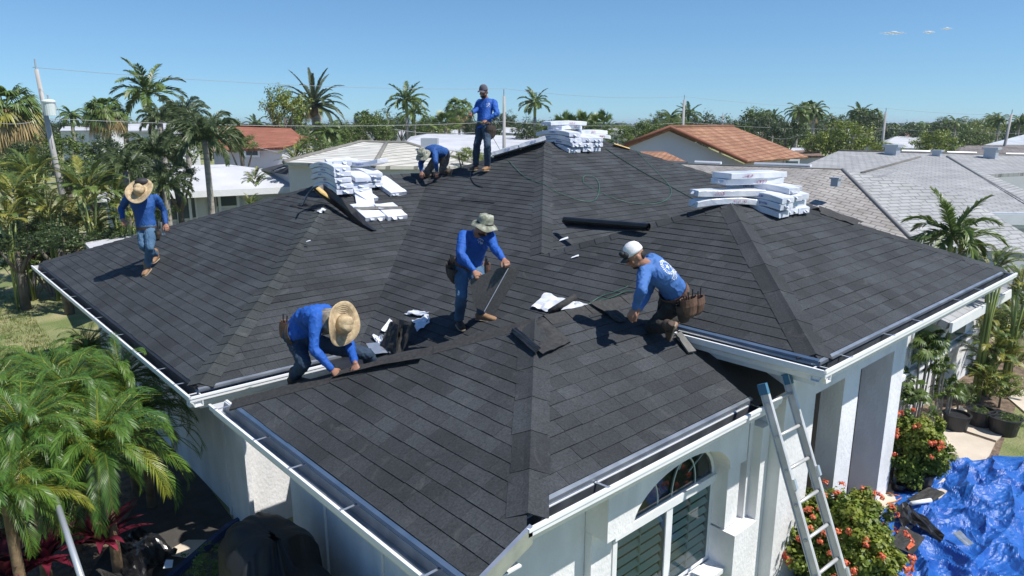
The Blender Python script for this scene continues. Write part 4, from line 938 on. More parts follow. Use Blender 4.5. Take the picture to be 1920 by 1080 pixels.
tag(mb.build('far_rooftops', [FLATW, T_BROWNR]), kind='stuff')

# ---------------------------------------------------------------- near left: pygmy date palms and ground plants
def robel(seed, n=52, nl=36):
    r_ = random.Random(seed); mb = MB()
    for a, e in sph(n, r_, -.45, .96):
        y = 1 if (e < .0 and r_.random() < .4) else 0
        frond(mb, (0, 0, 0), a, e * .85 + .42, r_.uniform(1.6, 2.5), (r_.uniform(1.05, 1.25) if e < .1 else r_.uniform(.8, 1.05)), nl, .195, .0088, .28, .2, .6, r_, .010, .14, .9, r_.uniform(-.3, .3), mr=1, ml=y)
    me = mb.mesh('pygmy_crown')
    for m_ in (L_NEAR, L_NEARY): me.materials.append(m_)
    me.polygons.foreach_set('material_index', mb.mi); me.update(); return me
L_NEARY = leafmat('glossy_leaf_yellow', (.15, .19, .02), (.26, .25, .035), rough=.42, spec=.4, tr=.2)
_cm[('robel', 0)] = robel(3); _cm[('robel', 1)] = robel(8); _cm[('robel', 2)] = robel(21)
for px, py, rp, D, v_, lb in (
    (188, 838, 205, 7.2, 0, 'pygmy date palm with long yellowing fronds hanging towards the black tarp'),
    (42, 812, 180, 6.9, 1, 'pygmy date palm at the left edge of the near bed'),
    (228, 712, 128, 9.0, 2, 'pygmy date palm whose fronds brush the left gutter'),
    (92, 712, 132, 9.2, 0, 'pygmy date palm in the middle of the bed by the lawn'),
    (-30, 700, 110, 10.5, 1, 'pygmy date palm half out of frame by the lawn'),
    (165, 655, 85, 11.5, 2, 'farthest pygmy date palm with thin fronds over the lawn'),
    (130, 745, 150, 8.3, 1, 'pygmy date palm between the middle one and the drooping one'),
    (-12, 742, 140, 8.2, 2, 'pygmy date palm at the left edge behind the nearest one'),
    (120, 870, 170, 7.6, 0, 'pygmy date palm low between the drooping one and the left edge'),
    (262, 770, 118, 8.6, 1, 'pygmy date palm nearest the shaded house wall'),
    (10, 930, 180, 6.3, 2, 'lowest pygmy date palm at the left edge above the red plants')):
    plant('robel', px, py, rp, D, 'pygmy_date_palm', lb, 'palm tree', 'pygmy date palms in the near left bed', var=v_, tr=.055, tmat=CUT, rot=px * .01 + 1)
def strap_plant(c, n, L, wd, mat, name, label, cat, seed, up=.5, lie=.9, group=None):
    r_ = random.Random(seed); mb = MB()
    for i in range(n):
        a = i * 2.4 + r_.uniform(-.3, .3); e = r_.uniform(up, 1.35); l = L * r_.uniform(.7, 1.1); p = V((0, 0, .05)); pts = []
        for k in range(6):
            pts.append(p.copy()); d = V((cos(a) * cos(e), sin(a) * cos(e), sin(e))); p += d * (l / 5); e -= lie / 5
        wv = V((-sin(a), cos(a), 0))
        vs = []
        for k, q in enumerate(pts):
            ww = wd * sin(pi * min(.97, .18 + .8 * k / 5)); vs += [q - wv * ww + V((0, 0, ww * .5)), q, q + wv * ww + V((0, 0, ww * .5))]
        mb.add(vs, [(k * 3 + j, k * 3 + j + 1, k * 3 + j + 4, k * 3 + j + 3) for k in range(5) for j in range(2)])
    o = mb.build(name, mat, smooth=True); o.location = c; return tag(o, label, cat, group)
for i, (px, py, lb) in enumerate(((190, 1000, 'small crimson ti plant right of the slanting grey pipe'), (15, 1070, 'crimson ti plant in the bottom left corner'), (85, 1035, 'crimson ti plant lowest in the near left bed'), (128, 968, 'crimson ti plant with upright leaves beside the grey pipe'), (25, 1010, 'dark red ti plant at the left edge'), (60, 960, 'dark red ti plant in shade under the palm fronds'))):
    c = atz(px, py, GZ + .55); c.z = GZ + .35
    strap_plant(c, 34, .62, .05, L_RED, 'ti_plant', lb, 'plant', i, group='crimson ti plants')
# red shrub on bare stems past the left eave corner, and low orange plants
def stem_shrub(c, R, h, n, mat, name, label, seed):
    r_ = random.Random(seed); t = thing(name, c, label, 'shrub'); mb = MB(); lf = MB()
    for i in range(n):
        a = r_.uniform(0, 6.3); e = V((cos(a) * R * r_.uniform(.2, 1), sin(a) * R * r_.uniform(.2, 1), h * r_.uniform(.75, 1.05)))
        mb.tube([(e.x * .15, e.y * .15, 0), e * .5 + V((r_.uniform(-.06, .06), 0, 0)), e], [.025, .018, .01], 5)
        for j in range(16):
            d = V((r_.gauss(0, 1), r_.gauss(0, 1), r_.gauss(.5, .7))).normalized(); q = e + V((0, 0, -.05)); w_ = d.orthogonal().normalized() * .03; l = r_.uniform(.12, .24)
            lf.add([q, q + d * l * .5 + w_, q + d * l, q + d * l * .5 - w_], [(0, 1, 2, 3)])
    a = mb.build('stem', BARK); a.parent = t; a = lf.build('foliage', mat); a.parent = t; return t
stem_shrub(gcol(52, 20.6), .75, 1.35, 26, L_RED, 'red_shrub', 'leggy shrub with crimson leaves on bare grey stems past the left eave corner', 1)
stem_shrub(gcol(8, 20.2), .8, 1.3, 24, L_TREE, 'bare_stem_shrub', 'leggy green shrub on bare stems at the left edge of the lawn', 2)
stem_shrub(gcol(108, 22.5), .6, .9, 20, L_ORANGE, 'orange_croton', 'orange-leaved croton just above the left roof corner', 4)
# lawn tufts along the visible lawn
mb = MB(); rr = random.Random(9)
for i in range(5200):
    px = rr.uniform(-60, 250); py = rr.uniform(540, 700) if rr.random() < .8 else rr.uniform(700, 800); c = atz(px, py, GZ)
    if c.x > 2.6: continue
    for j in range(3):
        a = rr.uniform(0, 6.3); h = rr.uniform(.04, .11); w_ = V((cos(a), sin(a), 0)) * .008; t_ = V((rr.uniform(-.04, .04), rr.uniform(-.04, .04), h)); q = c + V((rr.uniform(-.06, .06), rr.uniform(-.06, .06), 0))
        mb.add([q - w_, q + w_, q + t_], [(0, 1, 2)])
tag(mb.build('grass_blades', leafmat('grass_blade', (.12, .17, .04), (.26, .26, .09), isl=.4, rough=.6)), kind='stuff')
# ---------------------------------------------------------------- things lying on the roof
WRAP = M('white_wrapper', (.52, .56, .66), (.74, .75, .79), scale=2.5, rough=.28, bump=.5, bscale=9, bdist=.02)
PRINTB = M('printed_blue', (.05, .09, .32), (.30, .34, .55), scale=38, rough=.35)
PRINTR = M('printed_red', (.35, .05, .12), (.62, .55, .62), scale=42, rough=.35)
SCRAPW = M('white_scrap', (.74, .76, .80), (.66, .69, .76), scale=6, rough=.5, bump=.4, bscale=14)
WOOD = M('yellow_wood', (.52, .34, .12), (.62, .44, .18), scale=3, rough=.7, stretch=(1, 8, 8))
WOODG = M('grey_board', (.10, .10, .095), (.17, .165, .155), scale=6, rough=.9, bump=.4, bscale=30)
RUB = M('rubber_membrane', (.010, .010, .012), (.018, .018, .02), scale=3, rough=.28, bump=.3, bscale=6)
GREEN = M('green_hose', (.04, .13, .09), (.07, .19, .13), scale=3, rough=.4)
brng = random.Random(4)
def bundle(c, ang, label, group, L=.98, w=.33, h=.085, pitch=0, sag=0, roll=0, prt=None, name='shingle_bundle'):
    """wrapped bundle, c = centre of its underside, ang = heading of the long axis"""
    c = V(c); t = thing(name, c, label, 'shingle bundle', group); N = 10; vs = []; mb = MB(); sd = brng.random() * 50
    R = Matrix.Rotation(ang, 3, 'Z') @ Matrix.Rotation(-pitch, 3, 'Y') @ Matrix.Rotation(roll, 3, 'X')
    prof = [(-1, .08), (-.97, 0), (-.4, 0), (.4, 0), (.97, 0), (1, .08), (1, .92), (.97, 1), (.4, 1), (-.4, 1), (-.97, 1), (-1, .92)]; n = len(prof)
    for i in range(N + 1):
        s = i / N * 2 - 1; e = 1 - .10 * abs(s) ** 8
        for (a, b) in prof:
            q = V((s * L / 2, a * w / 2, h * (.5 + (b - .5) * e) - sag * s * s))
            nz = noise.noise(V((q.x * 6 + sd, q.y * 7, q.z * 9))) * .008 + noise.noise(V((q.x * 17, q.y * 15 + sd, q.z * 9))) * .004
            q += V((nz * (abs(s) > .9) * 1.4, nz * .7 * (1 if a > 0 else -1), nz * (1 if b > .5 else -.3))); vs.append(R @ q)
    fs = [(i * n + k, i * n + (k + 1) % n, (i + 1) * n + (k + 1) % n, (i + 1) * n + k) for i in range(N) for k in range(n)] + [tuple(range(n - 1, -1, -1)), tuple(N * n + k for k in range(n))]
    mb.add(vs, fs); o = mb.build('wrapper', WRAP, None, smooth=False); o.parent = t
    for k in range(2 if prt is None else prt):
        pm = MB(); s0 = brng.uniform(-.7, .2); wd_ = brng.uniform(.25, .45)
        for sgn in ((-1,) if k else (1,)):
            for j in range(7):
                a = s0 + wd_ * j / 7; a2 = a + wd_ / 7 * brng.uniform(.35, .85); z0 = h * brng.uniform(.25, .42); z1 = h * brng.uniform(.55, .75)
                zz = lambda s_: -sag * s_ * s_
                pm.face([R @ V(q) for q in ((a * L / 2, sgn * (w / 2 + .009), z0 + zz(a)), (a2 * L / 2, sgn * (w / 2 + .009), z0 + zz(a2)), (a2 * L / 2, sgn * (w / 2 + .009), z1 + zz(a2)), (a * L / 2, sgn * (w / 2 + .009), z1 + zz(a)))])
        o = pm.build('print', PRINTB if k == 0 else PRINTR); o.parent = t
    if brng.random() < .8:   # torn folds at the ends
        for e in (-1, 1):
            for j in range(2):
                fl = MB(); y = brng.uniform(-.4, .2) * w; l = brng.uniform(.03, .07); z = h * brng.uniform(.5, .9) - sag
                fl.face([R @ V(q) for q in ((e * L * .49, y, z), (e * L * .49, y + w * .3, z + .01), (e * (L * .49 + l), y + w * .22, z - .03), (e * (L * .49 + l * .8), y + .03, z - .035))])
                o = fl.build('flap', WRAP); o.parent = t
    return t
LVL = ['lowest', 'second from bottom', 'third from bottom', 'fourth from bottom', 'fifth from bottom', 'topmost']
def stack(base, n, pile, which, ang=pi / 2, sag=.1, jit=.02, L=.98, w=.33, h=.092, slope_=0):
    for k in range(n):
        c = V(base) + V((brng.uniform(-jit, jit), brng.uniform(-jit * 2, jit * 2), h * k)); lv = 'topmost' if k == n - 1 and n > 1 else LVL[k]
        bundle(c, ang + brng.uniform(-.05, .05), 'white bundle, %s in the %s stack of the %s' % (lv, which, pile), 'shingle bundles in the ' + pile, L=L, w=w, sag=sag * (1 - .12 * k) * brng.uniform(.8, 1.1), pitch=slope_)
# pile on the left ridge: near ends of the stacks sit on the front slope
n0 = LY.hit(650, 371)
z0 = 1.93
PL = 'left ridge pile'
stack((n0.x - .02, n0.y + .50, 1.79), 5, PL, 'left', sag=.13)
stack((n0.x + .34, n0.y + .52, 1.79), 3, PL, 'middle', sag=.12)
stack((n0.x + .71, n0.y + .62, 1.83), 3, PL, 'right', sag=.1)
bundle((n0.x + .22, n0.y + .66, 2.13), 1.25, 'white shingle bundle bowed over the top middle of the pile on the left ridge', 'loose bundles of the left pile', sag=-.06)
bundle((n0.x + .78, n0.y + .7, 2.12), 1.9, 'white shingle bundle bowed over the top right of the pile on the left ridge', 'loose bundles of the left pile', sag=-.08)
pa = math.atan(PM)
def lay(pl, px, py, ang, label, group=None, up=.0, **k):
    p = pl.hit(px, py, up); return bundle(p, ang, label, group, **k)
lay(LY, 672, 364, pi / 2 + .25, 'white shingle bundle slid forward beside the black rubber flap', 'loose bundles of the left pile', pitch=pa, L=.7)
lay(LY, 683, 376, pi / 2 - .45, 'white shingle bundle lowest and skewed, touching the roof below the left pile', 'loose bundles of the left pile', pitch=pa, L=.62)
lay(LY, 726, 352, pi / 2 + .12, 'white shingle bundle lying alone at the right foot of the left pile', 'loose bundles of the left pile', pitch=pa, L=.7, w=.4)
lay(LY, 688, 401, pi / 2 + .06, 'left one of the two white bundles lying side by side below the left pile', 'two bundles under a loose strip', pitch=pa, L=.52, w=.42)
lay(LY, 731, 400, pi / 2 + .02, 'right one of the two white bundles lying side by side below the left pile', 'two bundles under a loose strip', pitch=pa, L=.5, w=.42)
# pile on the main ridge
PR = 'main ridge pile'; n1 = MAINY.hit(1077, 287)
for i, (nm, n_) in enumerate((('left', 4), ('middle', 3), ('right', 3))):
    stack((n1.x + .33 * i + .02, n1.y + .46, MAINY.z(0, n1.y) + .1), n_, PR, nm, sag=.09)
zt_ = MAINY.z(0, n1.y) + .1
bundle((n1.x + .45, n1.y + .7, zt_ + .37), .3, 'white shingle bundle with blue print across the top of the main ridge pile', 'crossing bundles of the main pile', sag=.02, prt=2)
bundle((n1.x + .38, n1.y + .66, zt_ + .46), -.12, 'topmost white bundle lying crosswise on the pile on the main ridge', 'crossing bundles of the main pile', sag=.02)
bundle((n1.x + 1.15, n1.y + .66, zt_ + .27), .1, 'white bundle lying crosswise at the right end of the pile on the main ridge', 'crossing bundles of the main pile', sag=.02)
bundle((n1.x + 1.2, n1.y + .62, zt_ + .18), .05, 'white bundle under the crosswise one at the right end of the main ridge pile', 'crossing bundles of the main pile', sag=.04)
hp = V((-1, 1, -PM)).normalized(); ha = math.atan2(1, -1); hq = V((Mm[0], Mm[1], MAINX.z(*Mm)))
for i, nm in enumerate(('upper', 'lower')):
    bundle(hq + hp * (.22 + i * .56) + V((-.12, -.1, .03)), ha + (.05, -.04, .06)[i], '%s of the two white bundles draped down the hip beside the main pile' % nm, 'bundles in a row down the hip', L=.56, pitch=-math.atan(PM / 1.414), roll=.12)
# pile on the right hip peak
PG = 'right roof peak pile'; n2 = RY.hit(1466, 412)
for i, (nm, n_) in enumerate((('left', 3), ('middle', 4), ('right', 3))):
    stack((n2.x + .31 * i, n2.y + .44 + .03 * i, RY.z(0, n2.y) + .11), n_, PG, nm, sag=.08, h=.088, L=.95)
zt_ = RY.z(0, n2.y) + .11
bundle((n2.x + .1, n2.y + .62, zt_ + .34), -.38, 'flat white bundle beneath the topmost one on the pile on the right roof peak', 'crossing bundles of the right pile', L=.98, w=.36)
bundle((n2.x + .12, n2.y + .60, zt_ + .425), -.32, 'topmost broad white bundle with small printed marks on the right roof peak', 'crossing bundles of the right pile', L=1.0, w=.4)
bundle((n2.x - .40, n2.y + .62, zt_ + .10), -.60, 'white bundle under the printed one jutting out left of the right roof peak', 'crossing bundles of the right pile', L=.98, sag=.05)
bundle((n2.x - .38, n2.y + .64, zt_ + .20), -.62, 'white bundle with blue print jutting out left of the right roof peak pile', 'crossing bundles of the right pile', L=.95, prt=2)
bundle((n2.x + 1.0, n2.y + .70, zt_ + .22), -.5, 'white bundle sagging down the far right side of the right peak pile', 'crossing bundles of the right pile', L=.8, pitch=-.12, prt=1)

def sheet(name, pts, mat, label, cat, thick=.004, curl=None, sub=8, seed=0, amp=.012, group=None, smooth=True):
    """a loose quad of material from four corners in the world, gently crumpled"""
    P = [V(p) for p in pts]; nn = (P[1] - P[0]).cross(P[3] - P[0]).normalized()
    if nn.z < 0: nn = -nn
    def f(u, v, o=0):
        q = P[0].lerp(P[1], u).lerp(P[3].lerp(P[2], u), v)
        z = noise.noise(V((u * 3 + seed, v * 3, seed))) * amp + noise.noise(V((u * 9 + seed, v * 8, 2))) * amp * .4 + (curl(u, v) if curl else 0)
        return q + nn * (z + o)
    mb = MB(); mb.grid(sub, sub, lambda u, v: f(u, v, thick)); mb.grid(sub, sub, lambda u, v: f(u, v, 0))
    k = sub + 1; b = k * k
    edge = [i for i in range(k)] + [i * k + sub for i in range(1, k)] + [sub * k + sub - i for i in range(1, k)] + [(sub - i) * k for i in range(1, sub)]
    for i in range(len(edge)): a, c = edge[i], edge[(i + 1) % len(edge)]; mb.f.append((a, c, c + b, a + b)); mb.mi.append(0); mb.tone.append(.5)
    return tag(mb.build(name, mat, smooth=False), label, cat, group)
def on(pl, pts, off=.012): return [pl.hit(x, y, off) for x, y in pts]
# rubber roll by the main hip
a, b = MAINX.hit(1062, 418, .05), V(MAINY.hit(1218, 426, .03)); 
a = MAINX.hit(1058, 412, .07); b = a + (MAINX.hit(1216, 425, .10) - a)
mb = MB(); R_ = .058
sp = [(R_ * (.35 + .65 * i / 34) * cos(i * .55), R_ * (.35 + .65 * i / 34) * sin(i * .55)) for i in range(35)]
d = (b - a).normalized(); s1 = d.cross(UPZ).normalized(); s2 = s1.cross(d)
mb.add([a + s1 * x + s2 * y for x, y in sp] + [b + s1 * x + s2 * y for x, y in sp], [(i, i + 1, 36 + i, 35 + i) for i in range(34)])
ll = MAINX.hit(1064, 428, .02); lr = MAINX.hit(1160, 434, .02)
mb.grid(8, 4, lambda u, v: (a + s1 * R_ * .3 - s2 * R_ * .9).lerp(b + s1 * R_ * .3 - s2 * R_ * .9, u).lerp(ll.lerp(lr, u), v) + V((0, 0, .015 * sin(u * 9) * v * (1 - v))))
tag(mb.build('membrane_roll', RUB, smooth=True), 'black rubber membrane roll lying across the roof valley below the green hose', 'membrane roll')
# rubber flap and yellow stub at the left pile
t = thing('rubber_flap', LX.hit(600, 385), 'folded black rubber flap with a yellow wooden core leaning on the left pile', 'rubber flap')
f0 = LY.hit(598, 352, .42) ; 
def bp(px, py, off): return LY.hit(px, py, off)
mb = MB(); top = [bp(590, 352, .25), bp(606, 346, .3), bp(640, 372, .3), bp(668, 396, .18), bp(690, 420, .06), bp(706, 432, .02)]; bot = [bp(592, 362, .12), bp(612, 376, .08), bp(634, 392, .06), bp(656, 410, .03), bp(676, 424, .015), bp(694, 432, .012)]
vs = []; 
for p, q in zip(top, bot): vs += [p, (p + q) / 2 + V((-.04, -.03, .02)), q]
mb.add(vs, [(i * 3 + j, i * 3 + j + 1, i * 3 + j + 4, i * 3 + j + 3) for i in range(5) for j in range(2)]); mb.add([v + V((.03, .02, -.01)) for v in vs], [(i * 3 + j, i * 3 + j + 1, i * 3 + j + 4, i * 3 + j + 3) for i in range(5) for j in range(2)])
mb.build('flap', RUB, t)
mb = MB(); mb.tube([bp(597, 350, .27), bp(588, 352, .24), bp(576, 366, .10), bp(566, 386, .02)], [.05, .055, .045, .03], 6, flat=.35); mb.build('strap', RUB, t)
mb = MB(); mb.tube([bp(596, 353, .26), bp(604, 360, .24), bp(620, 372, .16)], [.05, .06, .03], 8, flat=.5); mb.build('core', WOOD, t)
sheet('felt_scrap', on(LX, [(543, 386), (572, 380), (612, 384), (596, 396)], .015), FELT, 'torn black felt lying flat left of the rubber flap', 'felt scrap', amp=.05, seed=3)
sheet('plastic_scrap', on(LX, [(594, 396), (606, 390), (612, 393), (600, 399)], .03), SCRAPW, 'tiny crumpled white plastic scrap under the rubber flap', 'scrap', amp=.04, seed=4, sub=4)
sheet('shingle_strip', on(LY, [(664, 388), (752, 387), (756, 392), (668, 394)], .09), WOODG, 'long loose shingle strip lying over the two side by side bundles', 'shingle strip', amp=.02, seed=2)
sheet('shingle_strip', on(MAINX, [(868, 370), (930, 377), (926, 381), (865, 375)], .012), SH, 'single loose dark shingle strip lying on the big middle slope', 'shingle strip', amp=.01, seed=6)
# pieces around the stooping man
tent = lambda u, v: .16 * math.exp(-((u - .5) / .22) ** 2) * (1 - .3 * v)
sheet('folded_shingle', [MAINX.hit(712, 652, .02), MAINX.hit(742, 664, .04), MAINX.hit(748, 610, .30), MAINX.hit(733, 602, .26)], FELT, 'upright folded dark shingle leaning left behind the nearest ridge', 'shingle scrap', amp=.03, seed=8)
sheet('folded_shingle', [MAINX.hit(742, 664, .03), MAINX.hit(756, 660, .04), MAINX.hit(779, 606, .30), MAINX.hit(738, 596, .30)], FELT, 'upright curled dark shingle with scuffed edge beside the white wrapper', 'shingle scrap', amp=.04, seed=9)
sheet('wrapper', on(MAINX, [(758, 588), (775, 581), (808, 586), (790, 592)], .03), SCRAPW, 'small flat piece of white wrapper behind the curled shingles', 'wrapper', amp=.03, seed=10)
sheet('wrapper', on(MAINX, [(772, 600), (804, 590), (806, 604), (782, 622)], .03), SCRAPW, 'torn white wrapper crumpled right of the curled shingles', 'wrapper', amp=.07, seed=11)
sheet('wrapper', on(MAINX, [(714, 620), (730, 598), (736, 602), (722, 622)], .03), SCRAPW, 'narrow white wrapper strip left of the folded shingle', 'wrapper', amp=.03, seed=12, sub=5)
sheet('wrapper', on(MAINX, [(698, 628), (720, 630), (712, 646), (704, 640)], .03), SCRAPW, 'crumpled white wrapper bit near the metal flashing', 'wrapper', amp=.06, seed=13, sub=6)
sheet('metal_flashing', [(4.3, 7.35, .12), (4.75, 7.1, .14), (4.9, 7.35, .2), (4.4, 7.68, .16)], ALU, 'bare bluish metal flashing in the valley behind the nearest ridge', 'flashing', amp=.02, seed=14)
sheet('loose_cap_strip', [WX.hit(622, 708, .03), WX.hit(790, 672, .05), WB.hit(797, 652, .05), WB.hit(660, 688, .04)], FELT, 'long loose grey cap strip lifted along the nearest ridge by the stooping man', 'shingle strip', amp=.02, seed=15, curl=lambda u, v: .02 * sin(u * 3.1))
# torn top of the wing peak and the rolled scrap behind it
sheet('torn_shingle', [WX.hit(958, 622, .02), WX.hit(1018, 664, .02), WY.hit(1072, 640, .02), WY.hit(1016, 594, .03)], FELT, 'large torn dark shingle patch draped over the wing peak', 'shingle scrap', amp=.035, seed=16)
sheet('torn_shingle', [WX.hit(956, 620, .05), WX.hit(968, 614, .06), WX.hit(1014, 652, .06), WX.hit(1004, 662, .05)], RUB, 'narrow black torn strip edging the patch on the wing peak', 'shingle scrap', amp=.02, seed=17)
sheet('wrapper', [MAINX.hit(996, 575, .03), MAINX.hit(1028, 584, .03), MAINX.hit(1066, 563, .03), MAINX.hit(1024, 549, .03)], SCRAPW, 'large white wrapper sheet behind the wing peak', 'wrapper', amp=.03, seed=18)
sheet('wrapper', [MAINX.hit(1052, 582, .03), MAINX.hit(1106, 572, .03), MAINX.hit(1084, 566, .03), MAINX.hit(1066, 566, .03)], SCRAPW, 'white wrapper piece right of the small black roll', 'wrapper', amp=.02, seed=19)
a = MAINX.hit(1030, 585, .06); b = MAINX.hit(1079, 556, .07); mb = MB(); mb.tube([a, a.lerp(b, .5), b], [.035, .04, .04], 12)
tag(mb.build('small_roll', FELT, smooth=True), 'short black felt roll lying on the white wrapper sheet', 'felt roll')
sheet('felt_strip', [WY.hit(1105, 566, .05), WY.hit(1148, 562, .06), WY.hit(1176, 602, .02), WY.hit(1160, 604, .02)], FELT, 'black felt strip bent over the ridge in front of the white cap man', 'felt scrap', amp=.015, seed=20)
sheet('board', [WY.hit(1266, 628, .05), WY.hit(1276, 624, .06), WY.hit(1304, 660, .03), WY.hit(1290, 663, .02)], WOODG, 'short grey board under the boot of the man in the white cap', 'board', thick=.02, amp=.002, seed=21)
for i, (pl, c, s_, lb) in enumerate(((MAINX, (1078, 481), 7, 'small white paper scrap on the middle slope left of the white cap'), (MAINX, (1057, 448), 8, 'thin pale scrap just below the black membrane roll'), (MAINX, (1056, 422), 2.5, 'tiny white scrap at the left end of the membrane roll'), (LX, (578, 452), 4, 'tiny white scrap on the left hip cap'), (MAINX, (567 + 3, 540), 2.5, 'tiny pale speck on the left front slope'))):
    x, y = c; sheet('scrap', [pl.hit(x - s_ * 1.1, y + s_ * .5, .02), pl.hit(x - s_ * .7, y + s_ * .1, .02), pl.hit(x + s_, y - s_ * .5, .02), pl.hit(x + s_ * 1.1, y - s_ * .1, .02)], SCRAPW, lb, 'scrap', amp=.01, seed=30 + i, sub=3)
sheet('loose_shingles', on(RY, [(1536, 386), (1620, 416), (1600, 421), (1538, 400)], .02), FELT, 'patch of loose dark shingles on the slope right of the right peak pile', 'shingle scrap', amp=.03, seed=24)
a = MAINY.hit(1151, 270, .05); b = MAINY.hit(1180, 279, .03); mb = MB(); mb.tube([a, b], .05, 4, flat=.4); tag(mb.build('plank', WOOD), 'short yellow plank at the right end of the main ridge pile', 'plank')
# hoses and cords
def cord(pts, r, mat, name, label, cat):
    P = [V(p) for p in pts]; out = []
    for i in range(len(P) - 1):
        p0, p1, p2, p3_ = P[max(i - 1, 0)], P[i], P[i + 1], P[min(i + 2, len(P) - 1)]
        for k in range(5):
            t = k / 5; out.append(.5 * ((2 * p1) + (p2 - p0) * t + (2 * p0 - 5 * p1 + 4 * p2 - p3_) * t * t + (3 * p1 - p0 - 3 * p2 + p3_) * t ** 3))
    out.append(P[-1]); mb = MB(); mb.tube(out, r, 5); return tag(mb.build(name, mat, smooth=True), label, cat)
hz = [(0, 30), (80, 110), (180, 160), (235, 178), (330, 235), (430, 275), (520, 305), (600, 308), (640, 275), (655, 200), (640, 150), (600, 122), (550, 118), (532, 140), (540, 170), (590, 205), (650, 235), (760, 285), (880, 318), (1000, 330), (1100, 322), (1170, 290), (1195, 240), (1180, 190), (1130, 130), (1060, 60), (1000, 0), (955, -45), (930, -76)]
HAND = ond(905, 232, hdist(MAINX.hit(905, 318)) - .18)
hp_ = [HAND, HAND.lerp(MAINX.hit(942, 288, .03), .5) + V((0, 0, .03)), MAINX.hit(942, 288, .03)] + [(MAINX if x < 225 else MAINY).hit(960 + x / 4, 300 + y / 4, .02) for x, y in hz]
cord(hp_, .0052, GREEN, 'green_hose', 'green air hose looping from the standing roofer across the main slope', 'hose')
cord([MAINY.hit(x, y, .016) for x, y in ((1136, 279), (1168, 300), (1215, 328), (1255, 348), (1262, 352), (1300, 373), (1322, 386))], .008, M('dark_hose', (.02, .07, .05), rough=.4), 'dark_hose', 'dark straight hose running down from the main ridge pile to the right peak', 'hose')
cord([MAINX.hit(x, y, .02) for x, y in ((1080, 577), (1100, 572), (1130, 562), (1150, 556), (1175, 546), (1200, 548))], .006, GREEN, 'nailer_hose', 'pale green hose from the white wrapper to the man in the white cap', 'hose')
cord([MAINX.hit(x, y, .02) for x, y in ((1098, 574), (1126, 556), (1150, 548), (1168, 541), (1178, 536))], .005, GREEN, 'nailer_hose', 'second thin pale hose curving above the first beside the white cap man', 'hose')
cord([LY.hit(x, y, .02) for x, y in ((706, 588), (706, 600), (702, 608), (696, 614))], .008, RUB, 'cord', 'short black cord curl right of the straw hat', 'cord')
cord([MAINX.hit(x, y, .016) for x, y in ((882, 324), (884, 336), (892, 346), (906, 351))], .009, RUB, 'cord', 'black cord curl below the standing roofer', 'cord')

# ladder
LADM = M('ladder_aluminium', (.52, .52, .52), (.62, .62, .62), scale=7, rough=.4, metal=.35)
t = thing('ladder', (5.3, 1.6, GZ), 'aluminium extension ladder leaning on the gutter left of the entrance columns', 'ladder')
up0, dn0 = V((5.73, 2.93, .61)), V((5.32, 1.545, GZ)); dr = (up0 - dn0); Ld = dr.length; dr = dr / Ld; xd = V((.41, -.02, 0)); xn = xd.normalized(); yn = dr.cross(xn).normalized()
Rl = Matrix((xn, yn, dr)).transposed()
for k, (s0, s1, off) in enumerate(((0, Ld, 0), (0, Ld, 1))):
    mb = MB(); o = dn0 + xd * off
    for a, b in (((0, 0), (.012, .085)), ((0, -.037), (.032, .008)), ((0, .037), (.032, .008))):
        mb.box(o + dr * (Ld / 2) + xn * ((a[0] + .006) * (1 - 2 * off)) + yn * a[1], (b[0] if a[1] == 0 else .034, b[1], Ld), Rl)
    r = mb.build('rail', LADM, t)
    mb = MB(); mb.box(o + dr * (Ld - .04), (.036, .09, .1), Rl); mb.build('end_cap', M('blue_cap', (.05, .16, .26), rough=.5), r)
    mb = MB(); mb.box(o + dr * .03, (.05, .11, .07), Rl); mb.build('foot', RUB, r)
s = .24
while s < Ld - .08:
    mb = MB(); mb.tube([dn0 + dr * s - xn * .008, dn0 + xd + dr * s + xn * .008], .016, 10); mb.build('rung', LADM, t, smooth=True); s += .3
mb = MB()
for q in (0, 1):
    for s in (.9, 1.8): mb.box(dn0 + xd * q + dr * (Ld - s) + yn * -.05, (.03, .03, .09), Rl)
mb.build('bracket', STEEL, t)

# ---------------------------------------------------------------- ground by the entrance
CONC = M('concrete_path', (.50, .43, .35), (.60, .53, .44), scale=2, rough=.9, bump=.3, bscale=50)
MULCH = M('mulch', (.10, .07, .05), (.22, .16, .11), scale=7, rough=.95, bump=1, bscale=25, bdist=.03)
def flat(name, px, mat, z=.0, kind='structure', cuts=False):
    mb = MB(); p = [atz(x, y, GZ + z) for x, y in px]; mb.face(p); o = mb.build(name, mat); fixnormals(o); return tag(o, kind=kind)
flat('planting_bed', [(1380, 1120), (1500, 820), (1560, 700), (1990, 560), (2080, 640), (1905, 760), (1870, 860), (1700, 1120)], MULCH, .004)
for i, pts in enumerate(([(1718, 868), (1742, 790), (1866, 830), (1846, 872), (1796, 900)], [(1746, 786), (1800, 760), (1884, 812), (1868, 826)], [(1890, 745), (1990, 690), (2060, 720), (1925, 775)], [(1640, 930), (1716, 872), (1790, 906), (1700, 1000), (1650, 1010)])):
    a = MB(); p = [atz(x, y, GZ + .03) for x, y in pts]; a.face(p); q = [v - V((0, 0, .05)) for v in p]
    for j in range(len(p)): a.face([p[j], p[(j + 1) % len(p)], q[(j + 1) % len(p)], q[j]])
    tag(fixnormals(a.build('path', CONC)), kind='structure')
flat('side_path', [(120, 1150), (330, 830), (445, 985), (700, 1150)], M('dark_soil', (.045, .042, .04), (.08, .075, .07), scale=3, rough=.95, bump=.8, bscale=20), .004)
flat('path', [(300, 1040), (352, 1012), (392, 1012), (350, 1046)], CONC, .012)  # sunlit paver spot of the dark walkway, its light put in as colour
flat('left_bed', [(-80, 1150), (-80, 760), (200, 720), (330, 830), (120, 1150)], MULCH, .008)
